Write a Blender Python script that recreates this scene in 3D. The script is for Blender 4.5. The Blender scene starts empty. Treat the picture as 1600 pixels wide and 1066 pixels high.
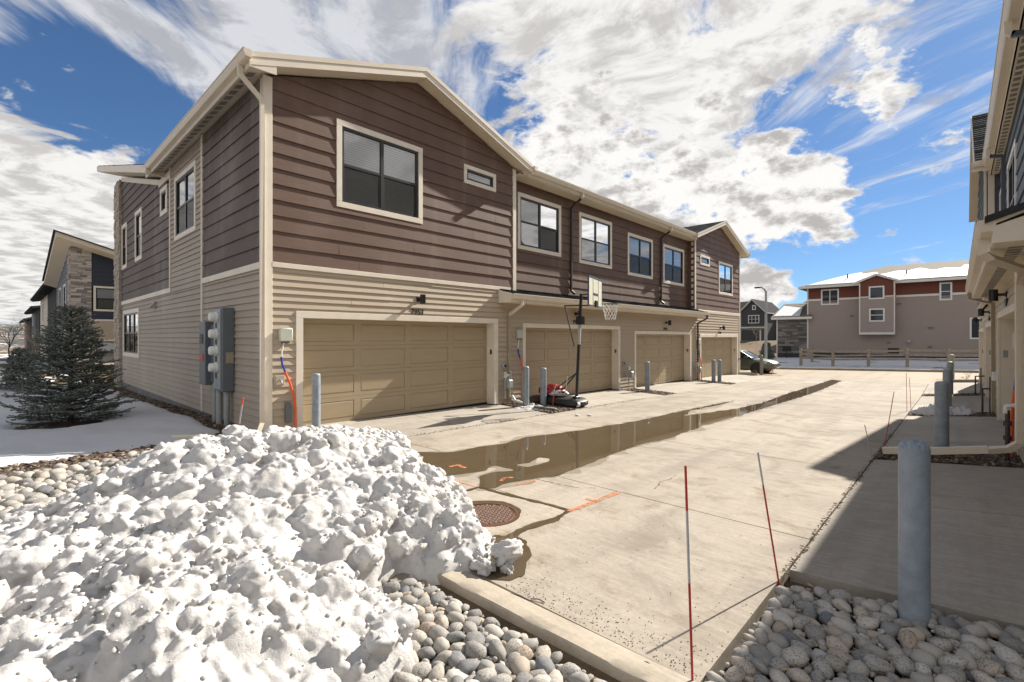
import bpy, bmesh, math, random
import numpy as np
from mathutils import Vector, Matrix
R = math.radians
random.seed(7)
rng = np.random.default_rng(11)
scn = bpy.context.scene
col = scn.collection

# ------------------------------------------------------------------ camera
CAMZ = 1.76
YAW = 43.0247
cam = bpy.data.cameras.new("camera")
cam.sensor_width = 36.0
cam.lens = 36.0 * 747.17 / 1600.0
cam.shift_y = -6.3 / 1600.0
cam.clip_start = 0.05
cam.clip_end = 20000
camo = bpy.data.objects.new("camera", cam)
camo.location = (0, 0, CAMZ)
camo.rotation_euler = (R(90), 0, R(YAW))
col.objects.link(camo)
scn.camera = camo

# ------------------------------------------------------------------ sun and sky
SUN_AZ = R(8.7)          # from +Y towards +X
SUN_EL = R(34.8)
scn.view_settings.view_transform = 'Standard'
scn.view_settings.look = 'None'
scn.view_settings.gamma = 1.0
scn.view_settings.exposure = 0.98
scn.view_settings.use_curve_mapping = False
sun = bpy.data.lights.new("sun", 'SUN')
sun.energy = 5.0
sun.angle = R(0.53)
sun.color = (1.0, 0.925, 0.82)
suno = bpy.data.objects.new("sun", sun)
sd = Vector((math.sin(SUN_AZ) * math.cos(SUN_EL), math.cos(SUN_AZ) * math.cos(SUN_EL), math.sin(SUN_EL)))
suno.rotation_euler = sd.to_track_quat('Z', 'Y').to_euler()
suno.location = (0, 0, 60)
col.objects.link(suno)

world = bpy.data.worlds.new("World")
scn.world = world
world.use_nodes = True
wn = world.node_tree.nodes
wl = world.node_tree.links
wn.clear()


class NB:
    """tiny node builder"""
    def __init__(s, tree):
        s.n, s.l = tree.nodes, tree.links

    def new(s, typ, **kw):
        nd = s.n.new(typ)
        for k, v in kw.items():
            setattr(nd, k, v)
        return nd

    def put(s, sock, v):
        if hasattr(v, 'bl_idname') and hasattr(v, 'is_output'):
            s.l.new(v, sock)
        else:
            sock.default_value = v

    def math(s, op, a, b=0.0, c=None, clamp=False):
        nd = s.new('ShaderNodeMath', operation=op)
        nd.use_clamp = clamp
        s.put(nd.inputs[0], a)
        s.put(nd.inputs[1], b)
        if c is not None:
            s.put(nd.inputs[2], c)
        return nd.outputs[0]

    def vmath(s, op, a, b=None, sc=None):
        nd = s.new('ShaderNodeVectorMath', operation=op)
        s.put(nd.inputs[0], a)
        if b is not None:
            s.put(nd.inputs[1], b)
        if sc is not None:
            s.put(nd.inputs['Scale'], sc)
        return nd.outputs['Value'] if op in ('DOT_PRODUCT', 'LENGTH') else nd.outputs[0]

    def noise(s, vec, scale, detail=4.0, rough=0.5, dist=0.0, lac=2.0, dims='3D'):
        nd = s.new('ShaderNodeTexNoise')
        nd.noise_dimensions = dims
        if vec is not None:
            s.put(nd.inputs['Vector'], vec)
        nd.inputs['Scale'].default_value = scale
        nd.inputs['Detail'].default_value = detail
        nd.inputs['Roughness'].default_value = rough
        nd.inputs['Lacunarity'].default_value = lac
        nd.inputs['Distortion'].default_value = dist
        return nd.outputs[0]

    def maprange(s, v, a, b, c=0.0, d=1.0, smooth=True):
        nd = s.new('ShaderNodeMapRange')
        nd.interpolation_type = 'SMOOTHSTEP' if smooth else 'LINEAR'
        s.put(nd.inputs[0], v)
        nd.inputs[1].default_value = a
        nd.inputs[2].default_value = b
        nd.inputs[3].default_value = c
        nd.inputs[4].default_value = d
        return nd.outputs[0]

    def mix(s, f, a, b, typ='MIX'):
        nd = s.new('ShaderNodeMix', data_type='RGBA', blend_type=typ)
        s.put(nd.inputs[0], f)
        s.put(nd.inputs[6], a)
        s.put(nd.inputs[7], b)
        return nd.outputs[2]

    def mapping(s, vec, loc=(0, 0, 0), rot=(0, 0, 0), sc=(1, 1, 1)):
        nd = s.new('ShaderNodeMapping')
        s.put(nd.inputs[0], vec)
        nd.inputs[1].default_value = loc
        nd.inputs[2].default_value = rot
        nd.inputs[3].default_value = sc
        return nd.outputs[0]

    def comb(s, x, y, z):
        nd = s.new('ShaderNodeCombineXYZ')
        s.put(nd.inputs[0], x)
        s.put(nd.inputs[1], y)
        s.put(nd.inputs[2], z)
        return nd.outputs[0]

    def sep(s, v):
        nd = s.new('ShaderNodeSeparateXYZ')
        s.put(nd.inputs[0], v)
        return nd.outputs

    def ramp(s, f, stops):
        nd = s.new('ShaderNodeValToRGB')
        cr = nd.color_ramp
        while len(cr.elements) < len(stops):
            cr.elements.new(0.5)
        for e, (p, c) in zip(cr.elements, stops):
            e.position = p
            e.color = (*c, 1.0) if len(c) == 3 else c
        s.put(nd.inputs[0], f)
        return nd.outputs[0]


W = NB(world.node_tree)
tc = W.new('ShaderNodeTexCoord')
dirv = tc.outputs['Generated']
sky = W.new('ShaderNodeTexSky', sky_type='NISHITA')
sky.sun_disc = False
sky.sun_elevation = SUN_EL
sky.sun_rotation = SUN_AZ
sky.altitude = 1800.0
sky.air_density = 1.0
sky.dust_density = 0.6
sky.ozone_density = 2.2
dx, dy, dz = W.sep(dirv)
zc = W.math('MAXIMUM', dz, 0.0)
zz = W.math('ADD', zc, 0.07)
u = W.math('DIVIDE', dx, zz)
v = W.math('DIVIDE', dy, zz)
uv = W.comb(u, v, 0.0)


def blob(cx, cy, cz, sharp, w):
    """smooth bump of weight w round a direction of the sky"""
    c = Vector((cx, cy, cz)).normalized()
    d = W.vmath('DOT_PRODUCT', dirv, tuple(c))
    return W.math('MULTIPLY', W.maprange(d, 1.0 - sharp, 1.0), w)


def pdir(px, py):
    a = (px - 800) / 747.17
    cy, sy = math.cos(R(YAW)), math.sin(R(YAW))
    return (a * cy - sy, a * sy + cy, -(py - 526.7) / 747.17)


# where the cloud banks stand in the sky (directions) and how thick they are
bias = None
STREAK = 35
SKYGAMMA = 0.85
SKYTINT = (0.58, 0.82, 1.08, 1)
BANKS = [
    ((20, 420), 0.16, 0.50), ((110, 290), 0.030, 0.36), ((230, 340), 0.03, 0.30),
    ((980, 40), 0.085, 0.27), ((760, 40), 0.05, 0.10), ((1000, 230), 0.050, 0.26), ((1150, 60), 0.03, 0.16),
    ((820, 320), 0.02, 0.20), ((1270, 20), 0.012, 0.22), ((1410, 72), 0.0026, 0.40), ((1360, 120), 0.0020, 0.32),
    ((220, 140), 0.026, -0.70), ((400, 50), 0.02, -0.36), ((560, 30), 0.012, -0.2), ((60, 70), 0.014, -0.40), ((330, 210), 0.012, -0.50), ((480, 130), 0.008, -0.25), ((1460, 330), 0.075, -0.55), ((1350, 190), 0.012, -0.30), ((1290, 420), 0.02, -0.4), ((800, 190), 0.004, -0.25),
]
CUMULUS = [((1100, 270), 0.0260, 0.30), ((900, 250), 0.0130, 0.26), ((1010, 330), 0.0130, 0.26), ((1230, 302), 0.0075, 0.34), ((1290, 305), 0.0025, 0.22), ((1150, 350), 0.0055, 0.24), ((1120, 385), 0.0020, 0.16),
           ((1195, 450), 0.0026, 0.34), ((1180, 478), 0.0045, 0.40), ((1483, 228), 0.0016, 0.30), ((1310, 362), 0.0010, 0.24), ((1460, 405), 0.0014, 0.26),
           ((1410, 75), 0.0040, 0.22), ((1365, 125), 0.0028, 0.22), ((850, 200), 0.006, 0.20)]
STREAKS = [((300, 50), 0.020, 0.13), ((420, 60), 0.02, 0.16), ((560, 60), 0.03, 0.16), ((120, 20), 0.010, 0.10), ((1500, 130), 0.05, 0.13),
           ((180, 190), 0.014, -0.30), ((350, 150), 0.003, 0.06), ((1330, 380), 0.03, -0.2)]
for (px, py), sh, wgt in BANKS:
    b = blob(*pdir(px, py), sh, wgt)
    bias = b if bias is None else W.math('ADD', bias, b)
bias = W.math('ADD', bias, blob(0.80, 0.50, 0.30, 0.16, 0.45))     # unseen cloud bank added to whiten what the garage side windows mirror
# generic cover for the unseen sky behind the camera, thickened to fill the shade
bias = W.math('ADD', bias, W.maprange(W.vmath('DOT_PRODUCT', dirv, tuple(Vector(pdir(800, 300)).normalized())), 0.55, 0.1, 0.0, 0.40))

D2 = dict(dims='2D')
warp = W.noise(uv, 1.3, 2, 0.5, **D2)
nd_w = W.n[-1]
wv = W.vmath('SCALE', W.vmath('SUBTRACT', nd_w.outputs[1], (0.5, 0.5, 0.5)), sc=0.45)
uvw = W.vmath('ADD', uv, wv)
# puffy field
n1 = W.noise(uvw, 3.1, 10, 0.64, **D2)
nd_v = W.new('ShaderNodeTexVoronoi', voronoi_dimensions='2D', feature='F1')
W.put(nd_v.inputs['Vector'], uvw)
nd_v.inputs['Scale'].default_value = 8.0
puff = W.math('SUBTRACT', 0.5, nd_v.outputs['Distance'])
fld = W.math('ADD', W.math('MULTIPLY', W.math('SUBTRACT', n1, 0.5), 1.5), W.math('MULTIPLY', puff, 0.18))
fld = W.math('ADD', fld, bias)
dens = W.maprange(fld, 0.14, 0.42)
# streaky high cloud
st_uv = W.mapping(W.mapping(W.vmath('ADD', uv, W.vmath('SCALE', wv, sc=0.5)), rot=(0, 0, R(STREAK))), sc=(1.0, 5.0, 1.0))
st = W.noise(st_uv, 1.0, 7, 0.62, **D2)
st2 = W.noise(uv, 0.9, 2, 0.5, **D2)
stb = W.math('ADD', st, W.math('MULTIPLY', W.math('SUBTRACT', st2, 0.5), 0.5))
for (px, py), sh, wgt in STREAKS:
    stb = W.math('ADD', stb, blob(*pdir(px, py), sh, wgt))
cir = W.math('MULTIPLY', W.maprange(stb, 0.50, 0.80), 0.72)
cover = W.math('SUBTRACT', 1.0, W.math('MULTIPLY', W.math('SUBTRACT', 1.0, dens), W.math('SUBTRACT', 1.0, cir)))
cover = W.math('MULTIPLY', cover, W.maprange(dz, 0.0, 0.03))
cover0 = cover
# thick hearts of the cloud are greyer, edges are white
shift = W.vmath('ADD', uvw, (0.02, 0.10, 0.0))
n2 = W.noise(shift, 3.1, 7, 0.64, **D2)
lit = W.math('SUBTRACT', n1, n2)
# heaped clouds with depth: grain equal in all directions of the sky
cb = None
for (px, py), sh, wgt in CUMULUS:
    b = blob(*pdir(px, py), sh, wgt)
    cb = b if cb is None else W.math('ADD', cb, b)
dsc = W.vmath('MULTIPLY', dirv, (1.0, 1.0, 1.8))
c1 = W.noise(dsc, 10.0, 9, 0.62)
c2 = W.noise(W.vmath('ADD', dsc, (0.010, 0.012, 0.034)), 10.0, 7, 0.62)
cf = W.math('ADD', W.math('MULTIPLY', W.math('SUBTRACT', c1, 0.5), 1.9), cb)
cden = W.maprange(cf, 0.19, 0.40)
clit = W.math('ADD', W.math('SUBTRACT', c1, c2), W.math('MULTIPLY', cf, 0.12))
ccol = W.mix(W.maprange(clit, 0.02, 0.24), (0.70, 0.685, 0.665, 1), (0.36, 0.345, 0.34, 1))
cbase = W.mix(W.maprange(lit, -0.10, 0.16), (0.66, 0.648, 0.632, 1), (0.43, 0.418, 0.41, 1))
cbase = W.mix(cden, cbase, ccol)
cover = W.math('MAXIMUM', cover0, cden)
bg1 = W.new('ShaderNodeBackground')
skg = W.new('ShaderNodeGamma')
W.put(skg.inputs[0], sky.outputs[0])
skg.inputs[1].default_value = SKYGAMMA
skc = W.mix(1.0, skg.outputs[0], SKYTINT, 'MULTIPLY')
W.put(bg1.inputs[0], skc)
bg1.inputs[1].default_value = 0.066
bg2 = W.new('ShaderNodeBackground')
W.put(bg2.inputs[0], cbase)
bg2.inputs[1].default_value = 0.73
mixs = W.new('ShaderNodeMixShader')
W.put(mixs.inputs[0], cover)
W.l.new(bg1.outputs[0], mixs.inputs[1])
W.l.new(bg2.outputs[0], mixs.inputs[2])
wo = W.new('ShaderNodeOutputWorld')
W.l.new(mixs.outputs[0], wo.inputs[0])
world.cycles.sampling_method = 'MANUAL'
world.cycles.sample_map_resolution = 256
scn.cycles.use_denoising = True
scn.cycles.max_bounces = 8
scn.cycles.transparent_max_bounces = 12

# ------------------------------------------------------------------ materials
MATS = {}


def newmat(name):
    m = bpy.data.materials.new(name)
    m.use_nodes = True
    t = m.node_tree
    b = t.nodes['Principled BSDF']
    return m, NB(t), b


def simple(name, colr, rough=0.6, metal=0.0, var=0.12, scale=6.0, bump=0.0, bscale=60.0, spec=0.5, stretch=(1, 1, 1), rnd=0.0):
    """painted or plain material with soft wear and fine grain"""
    if name in MATS:
        return MATS[name]
    m, B, b = newmat(name)
    tcn = B.new('ShaderNodeTexCoord')
    geo = B.new('ShaderNodeNewGeometry')
    vec = B.mapping(geo.outputs['Position'], sc=stretch)
    n = B.noise(vec, scale, 5, 0.6)
    f = B.maprange(n, 0.25, 0.75, 1.0 - var, 1.0 + var, False)
    if rnd > 0:
        oi = B.new('ShaderNodeObjectInfo')
        f = B.math('MULTIPLY', f, B.maprange(oi.outputs['Random'], 0, 1, 1.0 - rnd, 1.0 + rnd, False))
    c = B.mix(1.0, (*colr, 1), B.comb(f, f, f), 'MULTIPLY')
    B.put(b.inputs['Base Color'], c)
    b.inputs['Roughness'].default_value = rough
    b.inputs['Metallic'].default_value = metal
    b.inputs['Specular IOR Level'].default_value = spec
    if bump > 0:
        bn = B.new('ShaderNodeBump')
        bn.inputs['Strength'].default_value = bump
        bn.inputs['Distance'].default_value = 0.01
        B.put(bn.inputs['Height'], B.noise(vec, bscale, 4, 0.6))
        B.l.new(bn.outputs[0], b.inputs['Normal'])
    MATS[name] = m
    return m


def siding(name, colr, streak=0.16, fade=(0.5, 0.45, 0.4), fadeamt=0.12, axis='Y'):
    """painted fibre cement lap board: long grain, weathering, slight board to board change"""
    m, B, b = newmat(name)
    geo = B.new('ShaderNodeNewGeometry')
    sc = (3.0, 1.2, 42.0)
    g = B.noise(B.mapping(geo.outputs['Position'], sc=sc), 1.6, 6, 0.65)
    w = B.noise(geo.outputs['Position'], 0.55, 5, 0.6)
    run = B.noise(B.mapping(geo.outputs['Position'], sc=(2.2, 2.2, 0.16)), 1.1, 4, 0.55)
    oi = B.new('ShaderNodeObjectInfo')
    f = B.math('MULTIPLY', B.maprange(g, 0.25, 0.75, 1 - streak, 1 + streak, False), B.maprange(oi.outputs['Random'], 0, 1, 0.95, 1.05, False))
    c = B.mix(1.0, (*colr, 1), B.comb(f, f, f), 'MULTIPLY')
    c = B.mix(B.math('MULTIPLY', B.math('ADD', B.maprange(w, 0.45, 0.75), B.maprange(run, 0.52, 0.75)), fadeamt), c, (*fade, 1))
    B.put(b.inputs['Base Color'], c)
    b.inputs['Roughness'].default_value = 0.62
    b.inputs['Specular IOR Level'].default_value = 0.3
    bn = B.new('ShaderNodeBump')
    bn.inputs['Strength'].default_value = 0.35
    bn.inputs['Distance'].default_value = 0.004
    B.put(bn.inputs['Height'], g)
    B.l.new(bn.outputs[0], b.inputs['Normal'])
    MATS[name] = m
    return m


def concrete(name, colr, warm=(0.30, 0.25, 0.19), dirt=0.5, rot=0.0):
    m, B, b = newmat(name)
    geo = B.new('ShaderNodeNewGeometry')
    P = geo.outputs['Position']
    big = B.noise(P, 0.35, 5, 0.6, 0.4)
    mid = B.noise(P, 2.2, 7, 0.65, 0.3)
    fine = B.noise(P, 34.0, 5, 0.7)
    broom = B.noise(B.mapping(P, rot=(0, 0, R(rot)), sc=(1.2, 9.0, 1.0)), 2.6, 6, 0.65)
    tyre = B.noise(B.mapping(P, rot=(0, 0, R(4)), sc=(2.4, 0.16, 1.0)), 0.9, 5, 0.6)
    oi = B.new('ShaderNodeObjectInfo')
    c = B.mix(B.maprange(big, 0.32, 0.70), (*colr, 1), (*[x * 0.82 for x in colr], 1))
    c = B.mix(B.math('MULTIPLY', B.maprange(mid, 0.50, 0.74), dirt), c, (*warm, 1))
    c = B.mix(B.math('MULTIPLY', B.maprange(tyre, 0.46, 0.70), 0.55), c, (*[x * 0.6 for x in colr], 1))
    c = B.mix(B.math('MULTIPLY', B.maprange(broom, 0.40, 0.72), 0.34), c, (*[min(1, x * 1.35) for x in colr], 1))
    f = B.math('MULTIPLY', B.maprange(fine, 0.25, 0.75, 0.86, 1.12, False), B.maprange(oi.outputs['Random'], 0, 1, 0.93, 1.05, False))
    c = B.mix(1.0, c, B.comb(f, f, f), 'MULTIPLY')
    patch_ = B.noise(P, 0.85, 6, 0.68, 0.6)
    c = B.mix(B.math('MULTIPLY', B.maprange(patch_, 0.50, 0.66), dirt * 0.75), c, (*[x * 0.62 for x in colr], 1))
    spots = B.noise(P, 9.0, 4, 0.8)
    c = B.mix(B.math('MULTIPLY', B.maprange(spots, 0.68, 0.78), 0.55), c, (*[x * 0.42 for x in colr], 1))
    B.put(b.inputs['Base Color'], c)
    b.inputs['Roughness'].default_value = 0.88
    b.inputs['Specular IOR Level'].default_value = 0.2
    bn = B.new('ShaderNodeBump')
    bn.inputs['Strength'].default_value = 0.3
    bn.inputs['Distance'].default_value = 0.004
    B.put(bn.inputs['Height'], B.math('ADD', fine, B.math('MULTIPLY', broom, 0.7)))
    B.l.new(bn.outputs[0], b.inputs['Normal'])
    MATS[name] = m
    return m


def snowmat(name, dirty=0.35, tint=(0.51, 0.50, 0.49)):
    m, B, b = newmat(name)
    geo = B.new('ShaderNodeNewGeometry')
    P = geo.outputs['Position']
    n = B.noise(P, 1.6, 6, 0.6)
    n2 = B.noise(P, 7.5, 5, 0.7)
    f = B.math('MULTIPLY', B.math('MULTIPLY', B.maprange(n, 0.42, 0.68), B.maprange(n2, 0.46, 0.72)), dirty)
    c = B.mix(f, (*tint, 1), (0.36, 0.315, 0.255, 1))
    sp = B.noise(P, 42.0, 3, 0.8)
    c = B.mix(B.math('MULTIPLY', B.maprange(sp, 0.69, 0.77), dirty * 0.8), c, (0.14, 0.115, 0.09, 1))
    B.put(b.inputs['Base Color'], c)
    b.inputs['Roughness'].default_value = 0.55
    b.inputs['Specular IOR Level'].default_value = 0.35
    b.inputs['Subsurface Weight'].default_value = 0.0
    bn = B.new('ShaderNodeBump')
    bn.inputs['Strength'].default_value = 0.7
    bn.inputs['Distance'].default_value = 0.014
    B.put(bn.inputs['Height'], B.noise(P, 38.0, 7, 0.75))
    B.l.new(bn.outputs[0], b.inputs['Normal'])
    MATS[name] = m
    return m


def stonemat(name, src):
    """river stones: every stone its own colour, speckled or veined"""
    m, B, b = newmat(name)
    geo = B.new('ShaderNodeNewGeometry')
    if src == 'object':
        rnd = B.new('ShaderNodeObjectInfo').outputs['Random']
    else:
        rnd = geo.outputs['Random Per Island']
    P = geo.outputs['Position']
    c = B.ramp(rnd, [(0.0, (0.35, 0.325, 0.285)), (0.14, (0.185, 0.185, 0.185)), (0.28, (0.48, 0.45, 0.40)), (0.42, (0.14, 0.15, 0.165)),
                     (0.55, (0.39, 0.37, 0.335)), (0.68, (0.245, 0.24, 0.23)), (0.80, (0.53, 0.505, 0.46)), (0.955, (0.36, 0.28, 0.21)), (0.98, (0.35, 0.31, 0.26)), (1.0, (0.27, 0.27, 0.265))])
    sp = B.noise(P, 95.0, 4, 0.75)
    r2 = B.math('FRACT', B.math('MULTIPLY', rnd, 37.3))
    amt = B.maprange(r2, 0.25, 0.75, 0.15, 0.85)
    c = B.mix(B.math('MULTIPLY', B.maprange(sp, 0.50, 0.62), amt), c, (0.075, 0.07, 0.068, 1))
    vein = B.noise(B.mapping(P, rot=(0.6, 0.3, 0.8), sc=(1, 5, 2)), 14.0, 4, 0.6)
    c = B.mix(B.math('MULTIPLY', B.maprange(vein, 0.58, 0.70), B.maprange(r2, 0.6, 0.2, 0.0, 0.5)), c, (0.55, 0.52, 0.47, 1))
    dust = B.noise(P, 9.0, 5, 0.65)
    c = B.mix(B.math('MULTIPLY', B.maprange(dust, 0.42, 0.75), 0.5), c, (0.42, 0.37, 0.30, 1))
    B.put(b.inputs['Base Color'], c)
    b.inputs['Roughness'].default_value = 0.75
    b.inputs['Specular IOR Level'].default_value = 0.35
    bn = B.new('ShaderNodeBump')
    bn.inputs['Strength'].default_value = 0.35
    bn.inputs['Distance'].default_value = 0.006
    B.put(bn.inputs['Height'], B.math('ADD', sp, B.noise(P, 30.0, 4, 0.6)))
    B.l.new(bn.outputs[0], b.inputs['Normal'])
    MATS[name] = m
    return m


def glassmat(name, tint=(0.9, 0.95, 0.95), fac=0.5, refl=1.0):
    m, B, b = newmat(name)
    t = m.node_tree
    t.nodes.remove(b)
    gl = B.new('ShaderNodeBsdfGlossy')
    gl.inputs['Roughness'].default_value = 0.02
    gl.inputs['Color'].default_value = (refl, refl, refl, 1)
    tr = B.new('ShaderNodeBsdfTransparent')
    tr.inputs['Color'].default_value = (*tint, 1)
    lw = B.new('ShaderNodeFresnel')
    lw.inputs['IOR'].default_value = 1.55
    f = B.math('ADD', B.math('MULTIPLY', lw.outputs[0], 1.2), fac, clamp=True)
    bn = B.new('ShaderNodeBump')
    bn.inputs['Strength'].default_value = 0.02
    geo = B.new('ShaderNodeNewGeometry')
    B.put(bn.inputs['Height'], B.noise(geo.outputs['Position'], 1.3, 2, 0.5))
    B.l.new(bn.outputs[0], gl.inputs['Normal'])
    mx = B.new('ShaderNodeMixShader')
    B.put(mx.inputs[0], f)
    B.l.new(tr.outputs[0], mx.inputs[1])
    B.l.new(gl.outputs[0], mx.inputs[2])
    B.l.new(mx.outputs[0], t.nodes['Material Output'].inputs[0])
    MATS[name] = m
    return m


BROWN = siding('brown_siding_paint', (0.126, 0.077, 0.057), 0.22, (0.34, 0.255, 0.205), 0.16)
BROWN_N = siding('brown_siding_side_wall', (0.102, 0.075, 0.065), 0.12, (0.34, 0.30, 0.28), 0.30)  # greyer, slightly darker, more faded copy for the side wall
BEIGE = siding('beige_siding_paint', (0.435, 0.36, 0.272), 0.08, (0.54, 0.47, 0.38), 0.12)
BEIGE_N = siding('beige_siding_side_wall', (0.36, 0.305, 0.25), 0.08, (0.56, 0.50, 0.45), 0.22)  # darker, greyer tone with more fading, for the side wall
TRIM = simple('cream_trim_paint', (0.70, 0.635, 0.535), 0.5, var=0.07, scale=3, bump=0.12, bscale=30)
SOFFIT = simple('cream_soffit_paint', (0.62, 0.545, 0.42), 0.6, var=0.06, scale=2)
DOORTAN = simple('tan_door_paint', (0.36, 0.285, 0.185), 0.5, var=0.06, scale=2, bump=0.08, bscale=40, stretch=(1, 1, 6))
BLACKF = simple('black_window_frame', (0.012, 0.012, 0.013), 0.35, var=0.1)
CORE = simple('dark_interior', (0.030, 0.030, 0.032), 0.9)
BLINDW = simple('white_blind', (0.80, 0.80, 0.80), 0.6, var=0.05)
GLASS = glassmat('window_glass', (0.93, 0.95, 0.95), 0.13)
GLASSD = glassmat('screened_window_glass', (0.56, 0.56, 0.54), 0.0, 0.35)
CONC = concrete('alley_concrete', (0.372, 0.330, 0.274), (0.205, 0.162, 0.115), 1.0, 100)
CONC2 = concrete('apron_concrete', (0.395, 0.36, 0.31), (0.28, 0.23, 0.17), 0.55, 95)
KERBM = concrete('kerb_concrete', (0.41, 0.36, 0.29), (0.27, 0.22, 0.16), 0.5, 30)
FOUND = concrete('foundation_concrete', (0.22, 0.22, 0.225), (0.15, 0.14, 0.14), 0.4)
ROADM = concrete('street_concrete', (0.37, 0.31, 0.235), (0.32, 0.26, 0.19), 0.4)
SNOW = snowmat('ploughed_snow', 0.62)
SNOWL = snowmat('lawn_snow', 0.06, (0.56, 0.565, 0.59))
STONE_O = stonemat('river_stone', 'object')
STONE_I = stonemat('river_stone_filler', 'island')
SHINGLE = simple('dark_shingle', (0.045, 0.047, 0.052), 0.95, spec=0.04, var=0.35, scale=18, bump=0.5, bscale=120, rnd=0.25)
SHINGLE_B = simple('brown_shingle', (0.13, 0.11, 0.09), 0.9, var=0.3, scale=9, bump=0.5)
GUTTER = simple('cream_gutter_metal', (0.66, 0.59, 0.48), 0.38, var=0.05, scale=3)
GUTTER_B = simple('brown_downspout_metal', (0.050, 0.037, 0.030), 0.4, var=0.08)
GUTTER_T = simple('tan_downspout_metal', (0.36, 0.30, 0.21), 0.42, var=0.08)
GREYMET = simple('grey_cabinet_paint', (0.115, 0.13, 0.145), 0.42, var=0.08, scale=4)
GALV = simple('grey_conduit', (0.30, 0.31, 0.30), 0.5, var=0.15, scale=8)
BOLLARD = simple('blue_grey_bollard_paint', (0.235, 0.275, 0.315), 0.5, var=0.22, scale=9, bump=0.25, bscale=70)
BOLLTOP = simple('rough_bollard_cap', (0.24, 0.285, 0.34), 0.9, var=0.35, scale=60, bump=0.8, bscale=110)
BLACKP = simple('black_plastic', (0.012, 0.012, 0.013), 0.45, var=0.2)
BLACKM = simple('black_lamp_metal', (0.010, 0.011, 0.014), 0.35)
WHITEP = simple('white_plastic', (0.70, 0.70, 0.67), 0.4, var=0.06)
UTILP = simple('pale_green_utility_plastic', (0.47, 0.50, 0.42), 0.5, var=0.08)
ORANGE = simple('orange_conduit', (0.72, 0.10, 0.022), 0.45, var=0.12)
BLUEP = simple('blue_tape', (0.02, 0.04, 0.28), 0.4)
REDP = simple('red_stake_fibreglass', (0.42, 0.026, 0.020), 0.4, var=0.15)
WHITETAPE = simple('grey_reflective_tape', (0.42, 0.43, 0.43), 0.3)
MULCH = simple('brown_mulch', (0.085, 0.058, 0.040), 0.95, var=0.6, scale=26, bump=1.0, bscale=60)
BARK = simple('dark_bark_chip', (0.075, 0.052, 0.038), 0.9, var=0.5, scale=30, rnd=0.4)
SOIL = simple('soil_under_stones', (0.065, 0.05, 0.038), 0.95, var=0.5, scale=22, bump=1.0, bscale=70)
RUST = simple('rusty_iron', (0.135, 0.066, 0.042), 0.55, 0.5, var=0.4, scale=24, bump=0.3)
PAINTO = simple('orange_marking_paint', (0.66, 0.22, 0.09), 0.85, var=0.3, scale=40)
_t = PAINTO.node_tree
_B = NB(_t)
_g = _B.new('ShaderNodeNewGeometry')
_a = _B.math('MULTIPLY', _B.maprange(_B.noise(_g.outputs['Position'], 55.0, 5, 0.75), 0.36, 0.60), _B.maprange(_B.noise(_g.outputs['Position'], 7.0, 3, 0.6), 0.30, 0.55, 0.35, 0.95))
_B.put(_t.nodes['Principled BSDF'].inputs['Alpha'], _a)
WOOD = simple('weathered_fence_wood', (0.30, 0.25, 0.20), 0.85, var=0.3, scale=5, bump=0.5, stretch=(1, 1, 1))
STEELG = simple('galvanised_steel', (0.36, 0.37, 0.38), 0.45, 0.3, var=0.1)

# ------------------------------------------------------------------ object helpers
ORIG = {}


def put(name, me, parent=None, mat=None, kind=None, label=None, cat=None, group=None):
    o = bpy.data.objects.new(name, me)
    col.objects.link(o)
    if parent is not None:
        o.parent = parent
    if mat is not None and me is not None and len(me.materials) == 0:
        me.materials.append(mat)
    if kind:
        o['kind'] = kind
    if label:
        o['label'] = label
    if cat:
        o['category'] = cat
    if group:
        o['group'] = group
    return o


def thing(name, label, cat, loc=(0, 0, 0), rz=0.0, group=None, kind=None):
    o = bpy.data.objects.new(name, None)
    o.empty_display_size = 0.2
    col.objects.link(o)
    o.location = loc
    o.rotation_euler = (0, 0, rz)
    if label:
        o['label'] = label
    if cat:
        o['category'] = cat
    if group:
        o['group'] = group
    if kind:
        o['kind'] = kind
    ORIG[o.name] = Vector(loc) if rz == 0 else None
    return o


def rootloc(o):
    """offset to subtract from world coordinates for children of o (things placed unrotated)"""
    while o.parent is not None:
        o = o.parent
    return np.array(o.location)


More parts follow.
